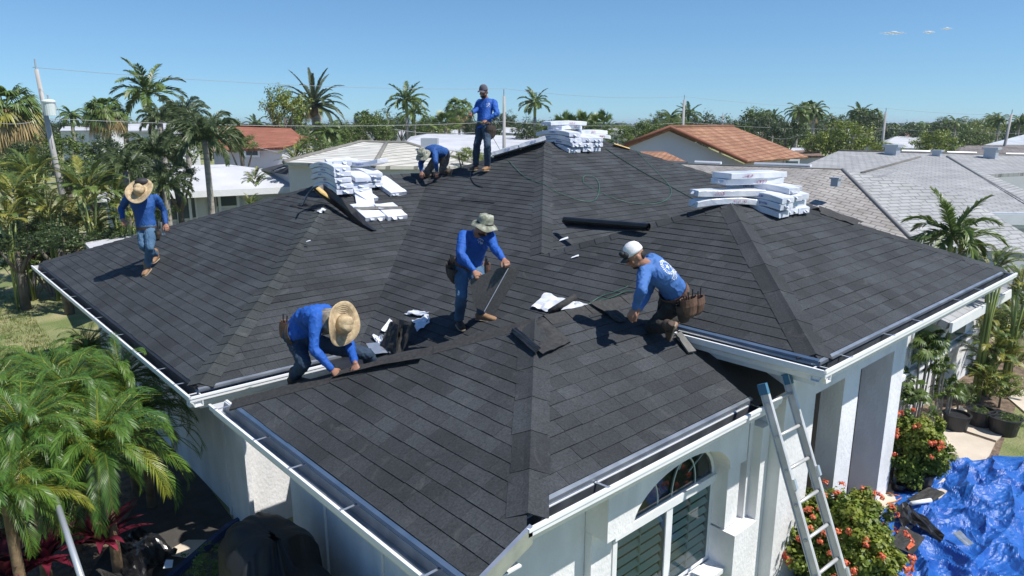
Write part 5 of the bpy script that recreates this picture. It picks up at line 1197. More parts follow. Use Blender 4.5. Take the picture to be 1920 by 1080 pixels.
BLUE = M('blue_tarp', (.006, .078, .36), (.015, .12, .44), scale=2.5, rough=.42, bump=.9, bscale=34, spec=.6, bdist=.012)
cr = [atz(1708, 866, GZ), atz(1975, 856, GZ), atz(2060, 1240, GZ), atz(1540, 1160, GZ)]
def tarp(u, v):
    q = cr[0].lerp(cr[1], u).lerp(cr[3].lerp(cr[2], u), v)
    e = min(u, v, 1 - u, 1 - v) * 8
    w1 = noise.noise(V((q.x * .9, q.y * 1.1, 1))); w2 = noise.noise(V((q.x * 2.2 + w1, q.y * 2.6, 4))); 
    rid = (1 - abs(noise.noise(V((q.x * 1.7 + w2 * .5, q.y * 2.4 + w1, 7))) * 2.2)) ** 3
    fine = (1 - abs(noise.noise(V((q.x * 6 + w2 * 2, q.y * 5, 9))) * 2)) ** 2
    cr_ = (1 - abs(noise.noise(V((q.x * 3.1 + w2, q.y * 9 + q.x * 3, 21)))) * 3.2); cr2 = (1 - abs(noise.noise(V((q.x * 9 + q.y * 4, q.y * 8 + w1 * 3, 31)))) * 3)
    cr3 = 1 - abs(noise.noise(V((q.x * .8 + q.y * .5, q.y * 1.9 - q.x * .6, 41)))) * 4.5
    hh = .10 * max(0, cr3) + .014 * max(0, cr_) + .006 * max(0, cr2) + .01 + .05 * w1 + .03 * w2 + .075 * max(0, rid) + .016 * fine + .008 * noise.noise(V((q.x * 16, q.y * 15, 3)))
    side = V((noise.noise(V((u * 4, 3, v * 4))), noise.noise(V((u * 4, 9, v * 4))), 0)) * .16
    return q + side + V((0, 0, .014 + max(0, hh) * min(1, e + .12)))
mb = MB(); mb.grid(190, 160, tarp); tag(mb.build('blue_tarp', BLUE, smooth=False), 'crumpled bright blue tarp spread on the ground by the entrance path', 'tarp')
for i, (pts, lb, mt, am) in enumerate((
    ([(1700, 935), (1745, 912), (1772, 925), (1735, 950)], 'dark felt piece with rounded edge beside the tarp near the pot', FELT, .03),
    ([(1690, 955), (1706, 945), (1772, 1005), (1762, 1018)], 'long folded black felt strip running onto the blue tarp', RUB, .05),
    ([(1668, 1022), (1690, 985), (1735, 1008), (1712, 1040)], 'flat dark felt piece with an orange leaf at the tarp edge', FELT, .02),
    ([(1676, 950), (1700, 938), (1722, 985), (1690, 985)], 'crumpled black felt lump between bush and tarp', RUB, .07))):
    sheet('felt_scrap', [atz(x, y, GZ + .12 + .02 * i) for x, y in pts], mt, lb, 'felt scrap', amp=am, seed=40 + i)
sheet('metal_scrap', [atz(x, y, GZ + .2) for x, y in ((1786, 1000), (1800, 995), (1826, 1020), (1812, 1024))], ALU, 'small grey metal offcut lying on the blue tarp', 'scrap', amp=.01, seed=50)
mb = MB(); mb.tube([atz(1708, 944, GZ + .2), atz(1745, 938, GZ + .2)], .03, 10); tag(mb.build('white_tube', PAINT, smooth=True), 'short white tube lying on the dark felt by the tarp', 'tube')
mb = MB(); mb.lathe([(.01, 0), (.09, 0), (.10, .11), (.085, .11), (.08, .03), (.01, .03)], atz(1684, 918, GZ + .04), 18); tag(mb.build('black_cup', RUB, smooth=True), 'small round black cup on the path by the column foot', 'pot')
sheet('orange_scrap', [atz(x, y, GZ + .18) for x, y in ((1700, 1026), (1708, 1016), (1716, 1022), (1704, 1031))], L_FLOWER, 'small orange leaf scrap on the flat dark felt', 'scrap', amp=.01, seed=51, sub=3)
cord([atz(x, y, GZ + .05) for x, y in ((1652, 920), (1672, 926), (1690, 932), (1678, 940), (1664, 944), (1690, 950))], .008, M('orange_cord', (.6, .2, .05), rough=.5), 'extension_cord', 'orange cord tangled on the path at the column foot', 'cord')
mb = MB()
for x in (1619, 1668): p = atz(x, 915, GZ); mb.tube([(p.x, p.y - .05, GZ), (p.x, p.y - .05, GZ + .75)], .025, 6)
mb.tube([atz(1619, 915, GZ) + V((0, -.05, .7)), atz(1650, 905, GZ) + V((0, -.05, .35))], .012, 5)
tag(mb.build('pipe_stand', VENT), 'short grey pipes standing at the entrance column foot', 'pipe')
mb = MB(); mb.bb((8.93, 3.36, -.16), (8.99, 3.42, -.02)); tag(mb.build('wall_lantern', RUB), 'small black box lantern on the recessed entrance wall', 'lantern')
# pots
POT = M('black_pot', (.016, .017, .02), (.03, .031, .034), scale=4, rough=.45)
def pot(px, py, r, h, lb, pl=None, D=None):
    c = atz(px, py, GZ); t = thing('plant_pot', c, lb, 'plant pot', 'black nursery pots'); mb = MB()
    mb.lathe([(.01, 0), (r * .8, 0), (r * .98, h * .92), (r * 1.05, h * .93), (r * 1.05, h), (r * .93, h), (r * .9, h * .85), (.01, h * .85)], c, 22); mb.build('pot', POT, t, smooth=False)
    return c + V((0, 0, h * .85))
pr = [(1706, 912, .30, .30, 'black pot holding the second flowering bush by the column'), (1790, 806, .21, .30, 'black pot farthest left in the row on the path'), (1836, 798, .22, .30, 'black pot in the middle of the row on the path'), (1880, 812, .24, .30, 'black pot nearest the lawn at the right end of the row')]
pc = [pot(*q) for q in pr]
def ixora(c, rx, rz, seed, label, nf=60, dens=1):
    r_ = random.Random(seed); t = thing('flowering_bush', c, label, 'bush'); c = V(c)
    lf = MB(); clump_crown(lf, rx * .9, rx * .9, rz, int(420 * dens), 64, .055, r_, cz=rz * .8, clr=.09, shell=.72, lw=.6); o = lf.build('foliage', L_IXORA); o.parent = t
    sm = MB()
    for i in range(9): a = i * .7; sm.tube([(cos(a) * .05, sin(a) * .05, 0), (cos(a) * rx * .5, sin(a) * rx * .5, rz)], .012, 5)
    o = sm.build('stem', BARKD); o.parent = t
    for i in range(nf):
        if i % 3 == 0 or i == 0: a = r_.uniform(0, 6.3); z = r_.uniform(-.2, .95)
        else: a += r_.uniform(-.28, .28); z = max(-.3, min(.97, z + r_.uniform(-.2, .2)))
        rr_ = math.sqrt(1 - z * z); q = V((rx * rr_ * cos(a), rx * rr_ * sin(a), rz * .8 + rz * z)) * 1.0; d = V((rr_ * cos(a), rr_ * sin(a), z + .3)).normalized()
        q += d * .05; fb = MB(); R = r_.uniform(.04, .062)
        for j in range(26):
            e = (d + V((r_.gauss(0, .55), r_.gauss(0, .55), r_.gauss(0, .55)))).normalized(); p = q + e * R * r_.uniform(.5, 1); w_ = e.orthogonal().normalized(); x_ = e.cross(w_); s_ = .013
            fb.add([p - w_ * s_, p + x_ * s_, p + w_ * s_, p - x_ * s_], [(0, 1, 2, 3)])
        o = fb.build('flower', L_FLOWER); o.parent = t
c = atz(1585, 985, GZ + .75); c.z = GZ
ixora(c, .62, .62, 1, 'large round bush with orange-red flower heads beside the ladder', 84)
c2 = V(pc[0]); ixora((c2.x, c2.y, c2.z - .05), .42, .48, 2, 'smaller potted bush with orange-red flowers by the entrance column', 48, .7)
def fanplant(px, py, rpx, D, lb, seed, name='rhapis_palm', n=26, R=.3):
    c = ond(px, py, D); r_ = random.Random(seed); t = thing(name, (c.x, c.y, GZ), lb, 'plant', 'rhapis palms by the side wall'); Rm_ = rpx * D / 1348
    mb = MB(); st = MB()
    for i in range(n):
        a = r_.uniform(0, 6.3); e = r_.uniform(-.3, 1.3); b = V((r_.uniform(-.3, .3), r_.uniform(-.3, .3), r_.uniform(-.5, .3))) * Rm_ + V((0, 0, c.z - GZ)); fan(mb, b, a, e, Rm_ * .45, Rm_ * .55, 12, r_, 2.6, 0, 0, .4, 1.5)
    for i in range(5): a = i * 1.3; st.tube([(cos(a) * .05, sin(a) * .05, 0), (cos(a) * Rm_ * .3, sin(a) * Rm_ * .3, c.z - GZ)], .014, 5)
    o = mb.build('foliage', L_PALM); o.parent = t; o = st.build('stem', BARK); o.parent = t
fanplant(1738, 645, 44, 11.3, 'dense rhapis palm tight under the right gutter', 1, n=44)
fanplant(1762, 690, 32, 11.2, 'rhapis palm head in the middle of the side wall', 2)
fanplant(1778, 726, 36, 11.2, 'rhapis palm with spreading fans just above the pots', 3)
fanplant(1712, 742, 36, 10.6, 'rhapis palm low on thin stems beside the entrance column', 4)
fanplant(1700, 700, 22, 11.2, 'small dark rhapis palm against the entrance column', 5)
fanplant(1745, 778, 22, 10.8, 'low spiky plant at the foot of the side wall', 6, n=16)
plant('areca', 1865, 655, 68, 12.6, 'areca_palm', 'bright areca palm growing behind the row of black pots', 'palm tree', var=0, tr=.022, rot=1)
plant('areca', 1905, 600, 60, 13.8, 'areca_palm', 'broad-fronded palm at the right edge below the gutter end', 'palm tree', var=1, tr=.022, rot=3)
plant('areca', 1850, 600, 46, 13.8, 'areca_palm', 'pale green areca palm touching the low grey eave', 'palm tree', var=2, tr=.022, rot=2)
plant('treey', 1880, 722, 44, 12.0, 'shrub', 'light green shrub at the base of the areca behind the pots', 'shrub', var=1, tr=.02, sq=.7)
plant('tree', 1900, 790, 30, 10.9, 'shrub', 'low leafy shrub overhanging the rightmost pot', 'shrub', var=0, tr=.015, sq=.6)
plant('tree', 1800, 735, 30, 11.6, 'shrub', 'dark leafy shrub in the left pot of the row', 'shrub', var=2, tr=.02)
plant('bush', 1836, 772, 20, 11.2, 'shrub', 'small shrub in the middle pot of the row', 'shrub', var=0, tr=.02, sq=.7)
plant('areca', 1918, 525, 50, 12.6, 'areca_palm', 'areca palm behind the right gutter end', 'palm tree', var=0, tr=.022, rot=5)
plant('areca', 1858, 705, 50, 12.0, 'areca_palm', 'low areca fronds just above the middle black pot', 'palm tree', var=2, trunk=False, rot=4)
plant('areca', 1905, 665, 56, 12.6, 'areca_palm', 'yellow-green areca fronds low at the right edge', 'palm tree', var=0, trunk=False, rot=5)
plant('tree', 1890, 610, 50, 14.6, 'tree', 'dense green tree mass behind the right gutter end', 'tree', var=1, sq=.9)
plant('tree', 1910, 560, 46, 15.4, 'tree', 'green tree filling the gap past the right roof corner', 'tree', var=0, sq=.9)
plant('tree', 1840, 690, 30, 12.4, 'shrub', 'leafy shrub against the neighbouring side wall', 'shrub', var=1, tr=.02)
# palm standing behind the right end of the roof
plant('royal', 1785, 440, 100, 12.3, 'palm_tree', 'palm with upright spear frond rising behind the right roof slope', 'palm tree', var=2, tr=.05, rot=.8, sy=.9)
plant('areca', 1800, 455, 62, 12.5, 'areca_palm', 'dense areca clump around the palm behind the right slope', 'palm tree', var=1, tr=.022, rot=2.5)
plant('areca', 1870, 490, 52, 12.3, 'areca_palm', 'areca clump lower right of the spear-frond palm', 'palm tree', var=2, tr=.022)

# near left: covered grill, black tarp, grey pipe, small things
CLOTH = M('black_cover', (.008, .009, .012), (.014, .015, .018), scale=2, rough=.6, bump=.5, bscale=4, bdist=.04)
mb = MB(); gc = V((2.28, 5.85, GZ)); HC = 1.3
def cover(u, v):
    a = u * 2 * pi; z = 1 - v; k = 1
    r = .05 + (.62 * min(1, v * 2.2) ** .6) + .06 * noise.noise(V((cos(a) * 1.6, sin(a) * 1.6, v * 3))) + .06 * v * sin(a * 7 + 3 * sin(a * 2)) + .05 * noise.noise(V((cos(a) * 5, sin(a) * 5, v * 2)))
    p = V((cos(a) * r * .62, sin(a) * r * 1.25, 0)); hgt = HC * (1 - v ** 2.2) * (1 if p.y > -.15 else .82) + .04 * noise.noise(V((p.x * 4, p.y * 4, 5)))
    return gc + p + V((0, 0, max(.02, hgt)))
mb.grid(96, 30, cover); tag(mb.build('covered_grill', CLOTH, smooth=True), 'large shape under a black cover against the shaded wing wall', 'covered grill')
gc = V((2.25, 4.75, GZ)); HC = 1.0; mb = MB(); mb.grid(40, 16, cover); tag(mb.build('covered_chair', CLOTH, smooth=True), 'lower black-covered shape in front of the covered grill', 'covered chair')
p_ = [atz(250, 1010, GZ), atz(330, 1000, GZ), atz(340, 1090, GZ), atz(225, 1100, GZ)]
sheet('black_tarp', [V(p) + V((0, 0, .12)) for p in (atz(205, 1035, GZ), atz(268, 1002, GZ), atz(335, 1046, GZ), atz(260, 1130, GZ))], RUB, 'crumpled shiny black plastic on the ground right of the pygmy palms', 'tarp', amp=.16, sub=26, seed=60)
sheet('white_board', [atz(x, y, GZ + .33) for x, y in ((306, 1066), (323, 1064), (325, 1050), (311, 1050))], SCRAPW, 'small bright white card lying on the black plastic', 'card', amp=.004, seed=61, sub=3)
a = ond(104, 935, 6.3); b = ond(158, 1100, 5.2); mb = MB(); mb.tube([a, b, V((b.x, b.y, GZ))], .028, 10); tag(mb.build('grey_pipe', VENT, smooth=True), 'slanting grey metal pipe among the pygmy palms', 'pipe')
mb = MB(); path_ = [atz(x, y, GZ + .02) for x, y in ((455, 975), (425, 992), (398, 1015), (370, 1040), (345, 1062), (310, 1092))]
for i in range(len(path_) - 1):
    a, b = path_[i], path_[i + 1]; mb.face([a, b, b + V((0, 0, .08)), a + V((0, 0, .08))]); mb.face([a + V((.05, -.05, .08)), b + V((.05, -.05, .08)), b + V((.05, -.05, 0)), a + V((.05, -.05, 0))]); mb.face([a + V((0, 0, .08)), b + V((0, 0, .08)), b + V((.05, -.05, .08)), a + V((.05, -.05, .08))])
tag(mb.build('blue_edging', M('blue_edging', (.012, .035, .11), (.02, .05, .15), scale=4, rough=.5)), 'curved blue edging strip on the ground by the house corner', 'edging')
plant('bush', 400, 1050, 60, 6.6, 'shrub', 'dark low shrub growing over the blue edging', 'shrub', var=0, trunk=False, sq=.35)
mb = MB(); mb.lathe([(.01, 0), (.07, .02), (.075, .05), (.05, .09), (.01, .1)], (2.9, 4.62, -.30), 14, Matrix.Rotation(-pi / 2, 3, 'Y')); tag(mb.build('wall_lamp', PAINT, smooth=True), 'little white round lamp on the shaded wing wall below the gutter', 'wall lamp')
mb = MB(); mb.tube([(9.98, 12, 0), (10, 12, 0)], .01, 4)
# thin clouds
CL = bpy.data.materials.new('cloud'); CL.use_nodes = True; n = CL.node_tree; n.nodes.clear(); out = n.nodes.new('ShaderNodeOutputMaterial'); df_ = n.nodes.new('ShaderNodeBsdfDiffuse'); df_.inputs[0].default_value = (.93, .93, .95, 1)
tp_ = n.nodes.new('ShaderNodeBsdfTransparent'); lw_ = n.nodes.new('ShaderNodeLayerWeight'); lw_.inputs[0].default_value = .45; nz_ = n.nodes.new('ShaderNodeTexNoise'); nz_.inputs['Scale'].default_value = 4; nz_.inputs['Detail'].default_value = 7
tcg = n.nodes.new('ShaderNodeTexCoord'); n.links.new(tcg.outputs['Generated'], nz_.inputs[0]); ad_ = n.nodes.new('ShaderNodeMath'); ad_.operation = 'ADD'; n.links.new(lw_.outputs['Facing'], ad_.inputs[0]); n.links.new(nz_.outputs['Fac'], ad_.inputs[1])
mr_ = n.nodes.new('ShaderNodeMapRange'); mr_.inputs['From Min'].default_value = .55; mr_.inputs['From Max'].default_value = 1.15; mr_.inputs['To Min'].default_value = .35; n.links.new(ad_.outputs[0], mr_.inputs[0])
mx_ = n.nodes.new('ShaderNodeMixShader'); n.links.new(mr_.outputs[0], mx_.inputs[0]); n.links.new(df_.outputs[0], mx_.inputs[1]); n.links.new(tp_.outputs[0], mx_.inputs[2]); n.links.new(mx_.outputs[0], out.inputs['Surface'])
for px, py, wx, wz, lb in ((1675, 62, 26, 3.6, 'leftmost'), (1742, 60, 12, 3.6, 'middle'), (1775, 54, 11, 3, 'rightmost')):
    D = 1500; c = ond(px, py, D); mb = MB(); r_ = random.Random(px)
    for i in range(7):
        x = (i - 3) / 3.5; mb.ell(c + RT * (x * wx * D / 1348) + UPZ * (r_.uniform(-1, 1)), ((1.3 - abs(x)) * wx * .42 * D / 1348, (1.3 - abs(x)) * wx * .3, (1.25 - abs(x)) * wz * .8), None, 10, 6)
    tag(mb.build('cloud', CL, smooth=True), '%s of three small thin white clouds high at the right' % lb, 'cloud', kind='structure')
# ---------------------------------------------------------------- people
SKIN = M('skin', (.27, .13, .08), (.34, .17, .11), scale=8, rough=.55)
from mathutils.bvhtree import BVHTree
BLUE1 = M('blue_shirt', (.005, .072, .34), (.012, .10, .43), scale=3, rough=.75, bump=.25, bscale=26, bdist=.01)
BLUE2 = M('faded_blue_shirt', (.035, .12, .36), (.06, .165, .43), scale=3, rough=.75, bump=.25, bscale=26, bdist=.01)
BLUE3 = M('navy_blue_shirt', (.005, .055, .22), (.012, .08, .29), scale=3, rough=.75, bump=.25, bscale=26, bdist=.01)
JEAN = M('blue_jeans', (.035, .085, .16), (.08, .16, .26), scale=3.5, rough=.85, bump=.3, bscale=40)
JEAND = M('dark_jeans', (.014, .03, .06), (.03, .06, .10), scale=4, rough=.85, bump=.3, bscale=40)
PANTB = M('black_trousers', (.016, .016, .016), (.04, .037, .03), scale=7, rough=.9, bump=.3, bscale=30)
CAMOP = M('stained_trousers', (.22, .17, .14), (.06, .06, .05), scale=11, rough=.9, c3=(.14, .11, .09))
BOOT = M('tan_boot', (.22, .12, .06), (.30, .18, .10), scale=9, rough=.7, bump=.3, bscale=40)
BOOTD = M('dark_boot', (.035, .025, .02), (.10, .06, .035), scale=9, rough=.75, bump=.3, bscale=40)
SOLE = M('boot_sole', (.30, .24, .17), rough=.9)
LEATH = M('brown_leather', (.085, .045, .03), (.16, .09, .06), scale=10, rough=.7, bump=.4, bscale=40)
LEATHD = M('dark_leather', (.03, .022, .018), (.07, .05, .035), scale=10, rough=.75, bump=.4, bscale=40)
STRAW = M('straw', (.38, .28, .16), (.55, .43, .27), scale=24, rough=.85, bump=.7, bscale=60, bdist=.006)
CAMO = M('camo_cloth', (.10, .09, .07), (.30, .28, .24), scale=16, rough=.9, c3=(.18, .16, .13))
CAMOG = M('grey_green_camo', (.15, .16, .11), (.38, .39, .33), scale=20, rough=.9, c3=(.24, .25, .2))
HAIR = M('black_hair', (.008, .007, .006), (.02, .016, .013), scale=20, rough=.7, bump=.6, bscale=60)
WHITEC = M('white_cap', (.70, .71, .72), (.78, .78, .79), scale=8, rough=.8, bump=.4, bscale=90)
BLACKC = M('black_cap', (.015, .015, .018), (.03, .03, .035), scale=8, rough=.7)
GREYC = M('grey_cap', (.07, .07, .09), (.12, .11, .14), scale=8, rough=.85)
LOGO = M('white_print', (.62, .66, .72), (.74, .76, .80), scale=20, rough=.7)
EYE = M('eye', (.02, .015, .01), rough=.2)

def solve(parent, px, py, L, sg=1):
    d = ray(px, py).normalized(); w_ = C0 - parent; b = d.dot(w_); c = w_.dot(w_) - L * L; disc = b * b - c
    if disc < 0: return C0 + d * (-b)
    r = math.sqrt(disc); return C0 + d * (-b - r if sg > 0 else -b + r)
def capsule(mb, a, b, ra, rb, n=12):
    a = V(a); b = V(b); mb.tube([a, a.lerp(b, .33), a.lerp(b, .66), b], [ra, ra * .6 + rb * .4 + .12 * ra * (ra > rb), ra * .3 + rb * .7, rb], n); mb.ell(a, ra, None, n, 8); mb.ell(b, rb, None, n, 8)
def loft(mb, secs, n=20):
    vs = []
    for i, (c, s_, hw, hd) in enumerate(secs):
        a = secs[max(i - 1, 0)][0]; b = secs[min(i + 1, len(secs) - 1)][0]; t = (b - a).normalized(); s_ = (s_ - t * s_.dot(t)).normalized(); f = t.cross(s_)
        for k in range(n):
            q = 2 * pi * k / n; cx, sx_ = cos(q), sin(q); ex = 2 / 2.5
            vs.append(c + s_ * (hw * (abs(cx) ** ex) * (1 if cx > 0 else -1)) + f * (hd * (abs(sx_) ** ex) * (1 if sx_ > 0 else -1)))
    m = len(secs); mb.add(vs, [(i * n + k, i * n + (k + 1) % n, (i + 1) * n + (k + 1) % n, (i + 1) * n + k) for i in range(m - 1) for k in range(n)] + [tuple(range(n - 1, -1, -1)), tuple((m - 1) * n + k for k in range(n))])
def remesh(mb, name, mat, parent, vox=.009, sm=4, wr=0, wsc=(9, 9, 5), seed=0):
    me = mb.mesh(name + '_src'); o = bpy.data.objects.new('tmp', me); COL.objects.link(o)
    r = o.modifiers.new('r', 'REMESH'); r.mode = 'VOXEL'; r.voxel_size = vox
    s_ = o.modifiers.new('s', 'SMOOTH'); s_.iterations = sm; s_.factor = .5
    dg = bpy.context.evaluated_depsgraph_get(); nm_ = bpy.data.meshes.new_from_object(o.evaluated_get(dg)); bpy.data.objects.remove(o); bpy.data.meshes.remove(me)
    nm_.name = name
    if wr:
        nr = [v.normal.copy() for v in nm_.vertices]
        for v, n_ in zip(nm_.vertices, nr):
            p = v.co; a = noise.noise(V((p.x * wsc[0] + seed, p.y * wsc[1], p.z * wsc[2]))); b = noise.noise(V((p.x * wsc[0] * 2.3 + a * 2, p.y * wsc[1] * 2.3 + seed, p.z * wsc[2] * 2.6)))
            c_ = noise.noise(V((p.x * wsc[0] * 1.6 + p.z * 7 + seed, p.y * wsc[1] * 1.6 - p.z * 5, p.z * wsc[2] * 2.2 + a * 2))); v.co = p + n_ * (wr * ((1 - abs(a) * 3.2) * .5 + b * .5 + max(0, 1 - abs(c_) * 6) * .9 - .4))
    nm_.materials.clear(); nm_.materials.append(mat); nm_.polygons.foreach_set('use_smooth', [True] * len(nm_.polygons)); nm_.update()
    return link(name, nm_, parent)
def hand(mb, wr_, d, nrm, side=1, curl=.6, spread=.5, scale=1):
    """wr_ wrist, d pointing direction, nrm = back of hand normal; side picks the thumb side"""
    d = d.normalized(); nrm = (nrm - d * nrm.dot(d)).normalized(); x = d.cross(nrm) * side; L = .19 * scale
    pc_ = wr_ + d * L * .25
    loft(mb, [(wr_, x, .027, .018), (wr_ + d * L * .15, x, .034, .018), (wr_ + d * L * .32, x, .041, .017), (wr_ + d * L * .48, x, .042, .014)], 10)
    for i, (o, l) in enumerate(((-.030, .068), (-.0105, .078), (.0095, .073), (.029, .058))):
        p = wr_ + d * L * .44 + x * (o * scale); c = curl * (1 + .12 * i); dd = d + x * (o * spread * 4); dd.normalize(); pts = [p]; a = c * .5
        for s_ in (.42, .32, .26):
            q = dd * cos(a) - nrm * sin(a); p = p + q * (l * s_ * scale * 1.05); pts.append(p); a += c * .75
        mb.tube(pts, [.0088, .0082, .0078, .0068], 7); 
        for q in pts[1:]: mb.ell(q, .0078, None, 7, 5)
    p = wr_ + d * L * .16 - x * .028; t1 = (d * .75 - x * .75 - nrm * .25).normalized(); t2 = (d * .95 - x * .25 - nrm * .45).normalized()
    mb.tube([p, p + t1 * .038, p + t1 * .038 + t2 * .032, p + t1 * .038 + t2 * .055], [.015, .0115, .0095, .0075], 7); mb.ell(p + t1 * .038 + t2 * .055, .0078, None, 7, 5)
def boot(mb, sole, ank, toe, up):
    """heel/ankle to toe"""
    f = (toe - ank); f = (f - up * f.dot(up)).normalized(); s_ = f.cross(up).normalized(); b = sole
    loft(mb, [(b - f * .075 + up * .045, s_, .032, .04), (b - f * .045 + up * .05, s_, .04, .05), (b + f * .03 + up * .05, s_, .043, .05), (b + f * .10 + up * .04, s_, .05, .038), (b + f * .16 + up * .033, s_, .05, .032), (b + f * .205 + up * .026, s_, .034, .024)], 14)
    capsule(mb, b + up * .06 - f * .02, ank + up * .06, .052, .055)
    return f, s_
def headparts(mb, c, f, u):
    s_ = f.cross(u).normalized(); R = Matrix((s_, f, u)).transposed()
    mb.ell(c + u * .02, (.076, .094, .105), R, 18, 12); mb.ell(c - u * .05 + f * .03, (.057, .062, .062), R, 14, 9)
    mb.ell(c - u * .085 + f * .055, (.026, .02, .018), R, 10, 6)
    mb.tube([c + f * .088 + u * .012, c + f * .108 - u * .022], [.009, .014], 7); mb.ell(c + f * .108 - u * .024, (.018, .012, .011), R, 8, 6)
    mb.ell(c + f * .082 + u * .028, (.05, .012, .012), R, 10, 6); mb.ell(c + f * .086 - u * .054, (.026, .011, .010), R, 9, 6)
    for k in (-1, 1): mb.ell(c + s_ * (.078 * k) - u * .008 - f * .005, (.010, .022, .032), R, 9, 7); mb.ell(c + s_ * (.048 * k) + f * .06 - u * .02, (.022, .02, .02), R, 9, 6)
    return s_, R
def person(label, J, shirt, pants, bootm, fwd, hup, tuck=True, gloves=None, curl=(.6, .6), bnrm=None, long_=1, seed=0, group=None, shoe_up=(None, None), bulk=1.0):
    """J: world joints. Returns the root empty and frames."""
    base = (J['footL'] + J['footR']) / 2; t = thing('person', base, label, 'person', 'roofers at work')
    P, N, H = J['pelvis'], J['neck'], J['head']; hs = (J['hipR'] - J['hipL']).normalized(); ss = (J['shR'] - J['shL']).normalized()
    mid = P.lerp(N, .5) + J.get('bend', V((0, 0, 0)))
    def spine(k): return P * (1 - k) ** 2 + mid * 2 * k * (1 - k) + N * k * k if 'bend' in J else P.lerp(N, k)
    def torso(mb, e=0., lo=-.06):
        S_ = []
        for k, hw, hd in ((lo, .155, .11), (.08, .16, .115), (.25, .15, .11), (.45, .155, .115), (.65, .172, .122), (.82, .182, .115), (.93, .165, .095), (1.0, .10, .07)):
            S_.append((spine(k) if k >= 0 else P + (P - spine(.1)) * (-k * 10), hs.lerp(ss, max(0, k)), (hw + e) * bulk, (hd + e) * bulk))
        loft(mb, S_)
        for s_ in ('L', 'R'): capsule(mb, spine(.86).lerp(J['sh' + s_], .5), J['sh' + s_], .07 + e, .062 + e)
    # body: one continuous skin surface
    mb = MB(); torso(mb, -.018)
    for s_ in ('L', 'R'):
        sh, el, wr_, hp, kn, an = (J[k + s_] for k in ('sh', 'el', 'wr', 'hip', 'kn', 'an'))
        capsule(mb, sh, el, .045, .036); capsule(mb, el, wr_, .036, .026); capsule(mb, hp, kn, .07, .05); capsule(mb, kn, an, .045, .034); capsule(mb, P, hp, .08, .07)
        capsule(mb, an, J['foot' + s_] + UPZ * .045, .034, .03)
        hd_ = J.get('hd' + s_); hd_ = (hd_ - wr_) if hd_ is not None else (wr_ - el)
        nr = (bnrm or {}).get(s_, V((0, 0, 1)) + (-HD) * .4)
        hand(mb, wr_, hd_, nr, 1 if s_ == 'L' else -1, curl[0 if s_ == 'L' else 1])
    capsule(mb, N - (N - spine(.9)) * .3, H - hup * .06, .062, .055)
    s_, R = headparts(mb, H, fwd, hup)
    body = remesh(mb, 'body', SKIN, t, .0068, 2)
    # eyes
    for k in (-1, 1): e = MB(); e.ell(H + s_ * (.031 * k) + fwd * .088 + hup * .008, (.012, .005, .006), R, 8, 5); e.build('eye', EYE, t, smooth=True)
    # shirt
    mb = MB(); torso(mb, .006, -.22 if not tuck else -.02)
    for q in ('L', 'R'): capsule(mb, J['sh' + q], J['el' + q], .068, .054); capsule(mb, J['el' + q], J['el' + q].lerp(J['wr' + q], .93), .054, .037)
    capsule(mb, spine(.95), N + (H - N) * .12, .085, .070)
    remesh(mb, 'shirt', shirt, t, .0095, 4, .0075, (11, 11, 6), seed)
    # trousers
    mb = MB(); loft(mb, [(P + (N - P) * .06, hs, .163 * bulk, .118 * bulk), (P, hs, .168 * bulk, .122 * bulk), (P - (N - P).normalized() * .06, hs, .16, .115)])
    for q in ('L', 'R'):
        hp, kn, an = J['hip' + q], J['kn' + q], J['an' + q]
        capsule(mb, P.lerp(hp, .6), hp, .10, .095); capsule(mb, hp, kn, .096, .071); capsule(mb, kn, kn.lerp(an, .94), .070, .060)
    remesh(mb, 'trousers', pants, t, .0105, 3, .009, (9, 9, 6), seed + 3)
    for i, q in enumerate(('L', 'R')):
        mb = MB(); up = shoe_up[i] or UPZ; f_, sd_ = boot(mb, J['foot' + q], J['an' + q], J['toe' + q], up)
        b = remesh(mb, 'boot', bootm[i] if isinstance(bootm, tuple) else bootm, t, .008, 3)
        sm_ = MB(); c = J['foot' + q] + up * .006
        loft(sm_, [(c - f_ * .082, sd_, .03, .009), (c - f_ * .04, sd_, .044, .010), (c + f_ * .1, sd_, .052, .010), (c + f_ * .17, sd_, .05, .010), (c + f_ * .212, sd_, .03, .009)], 10); sm_.build('sole', SOLE, b)
    return t, s_, R, hs
def solver(name):
    pass
def mkJ(feet, knees, hips, neck, head, sh, el, wr_, hands=None, nl=.50, sg=None, toes=None, lenk=.42, lent=.43, pel=None):
    """feet: world points (L,R). The rest are pixel positions with a toward(+)/away(-) sign; lengths of bones are human."""
    J = {}
    for i, q in enumerate('LR'):
        J['foot' + q] = feet[i]; J['an' + q] = feet[i] + UPZ * .10; J['toe' + q] = toes[i]
        J['kn' + q] = solve(J['an' + q], *knees[i][:2], lenk, knees[i][2]); J['hip' + q] = solve(J['kn' + q], *hips[i][:2], lent, hips[i][2])
    P = (J['hipL'] + J['hipR']) / 2 if pel is None else pel
    d = (J['hipR'] - J['hipL']); d.z *= .5
    if d.length < .01: d = RT.copy()
    d.normalize(); J['hipL'] = P - d * .095; J['hipR'] = P + d * .095; J['pelvis'] = P + UPZ * .06
    J['neck'] = solve(J['pelvis'], *neck[:2], nl, neck[2]); J['head'] = solve(J['neck'], *head[:2], .19, head[2])
    for i, q in enumerate('LR'):
        J['sh' + q] = solve(J['neck'] - (J['neck'] - J['pelvis']).normalized() * .07, *sh[i][:2], .185, sh[i][2])
        J['el' + q] = solve(J['sh' + q], *el[i][:2], .29, el[i][2]); J['wr' + q] = solve(J['el' + q], *wr_[i][:2], .255, wr_[i][2])
        if hands: J['hd' + q] = solve(J['wr' + q], *hands[i][:2], .1, hands[i][2])
    return J
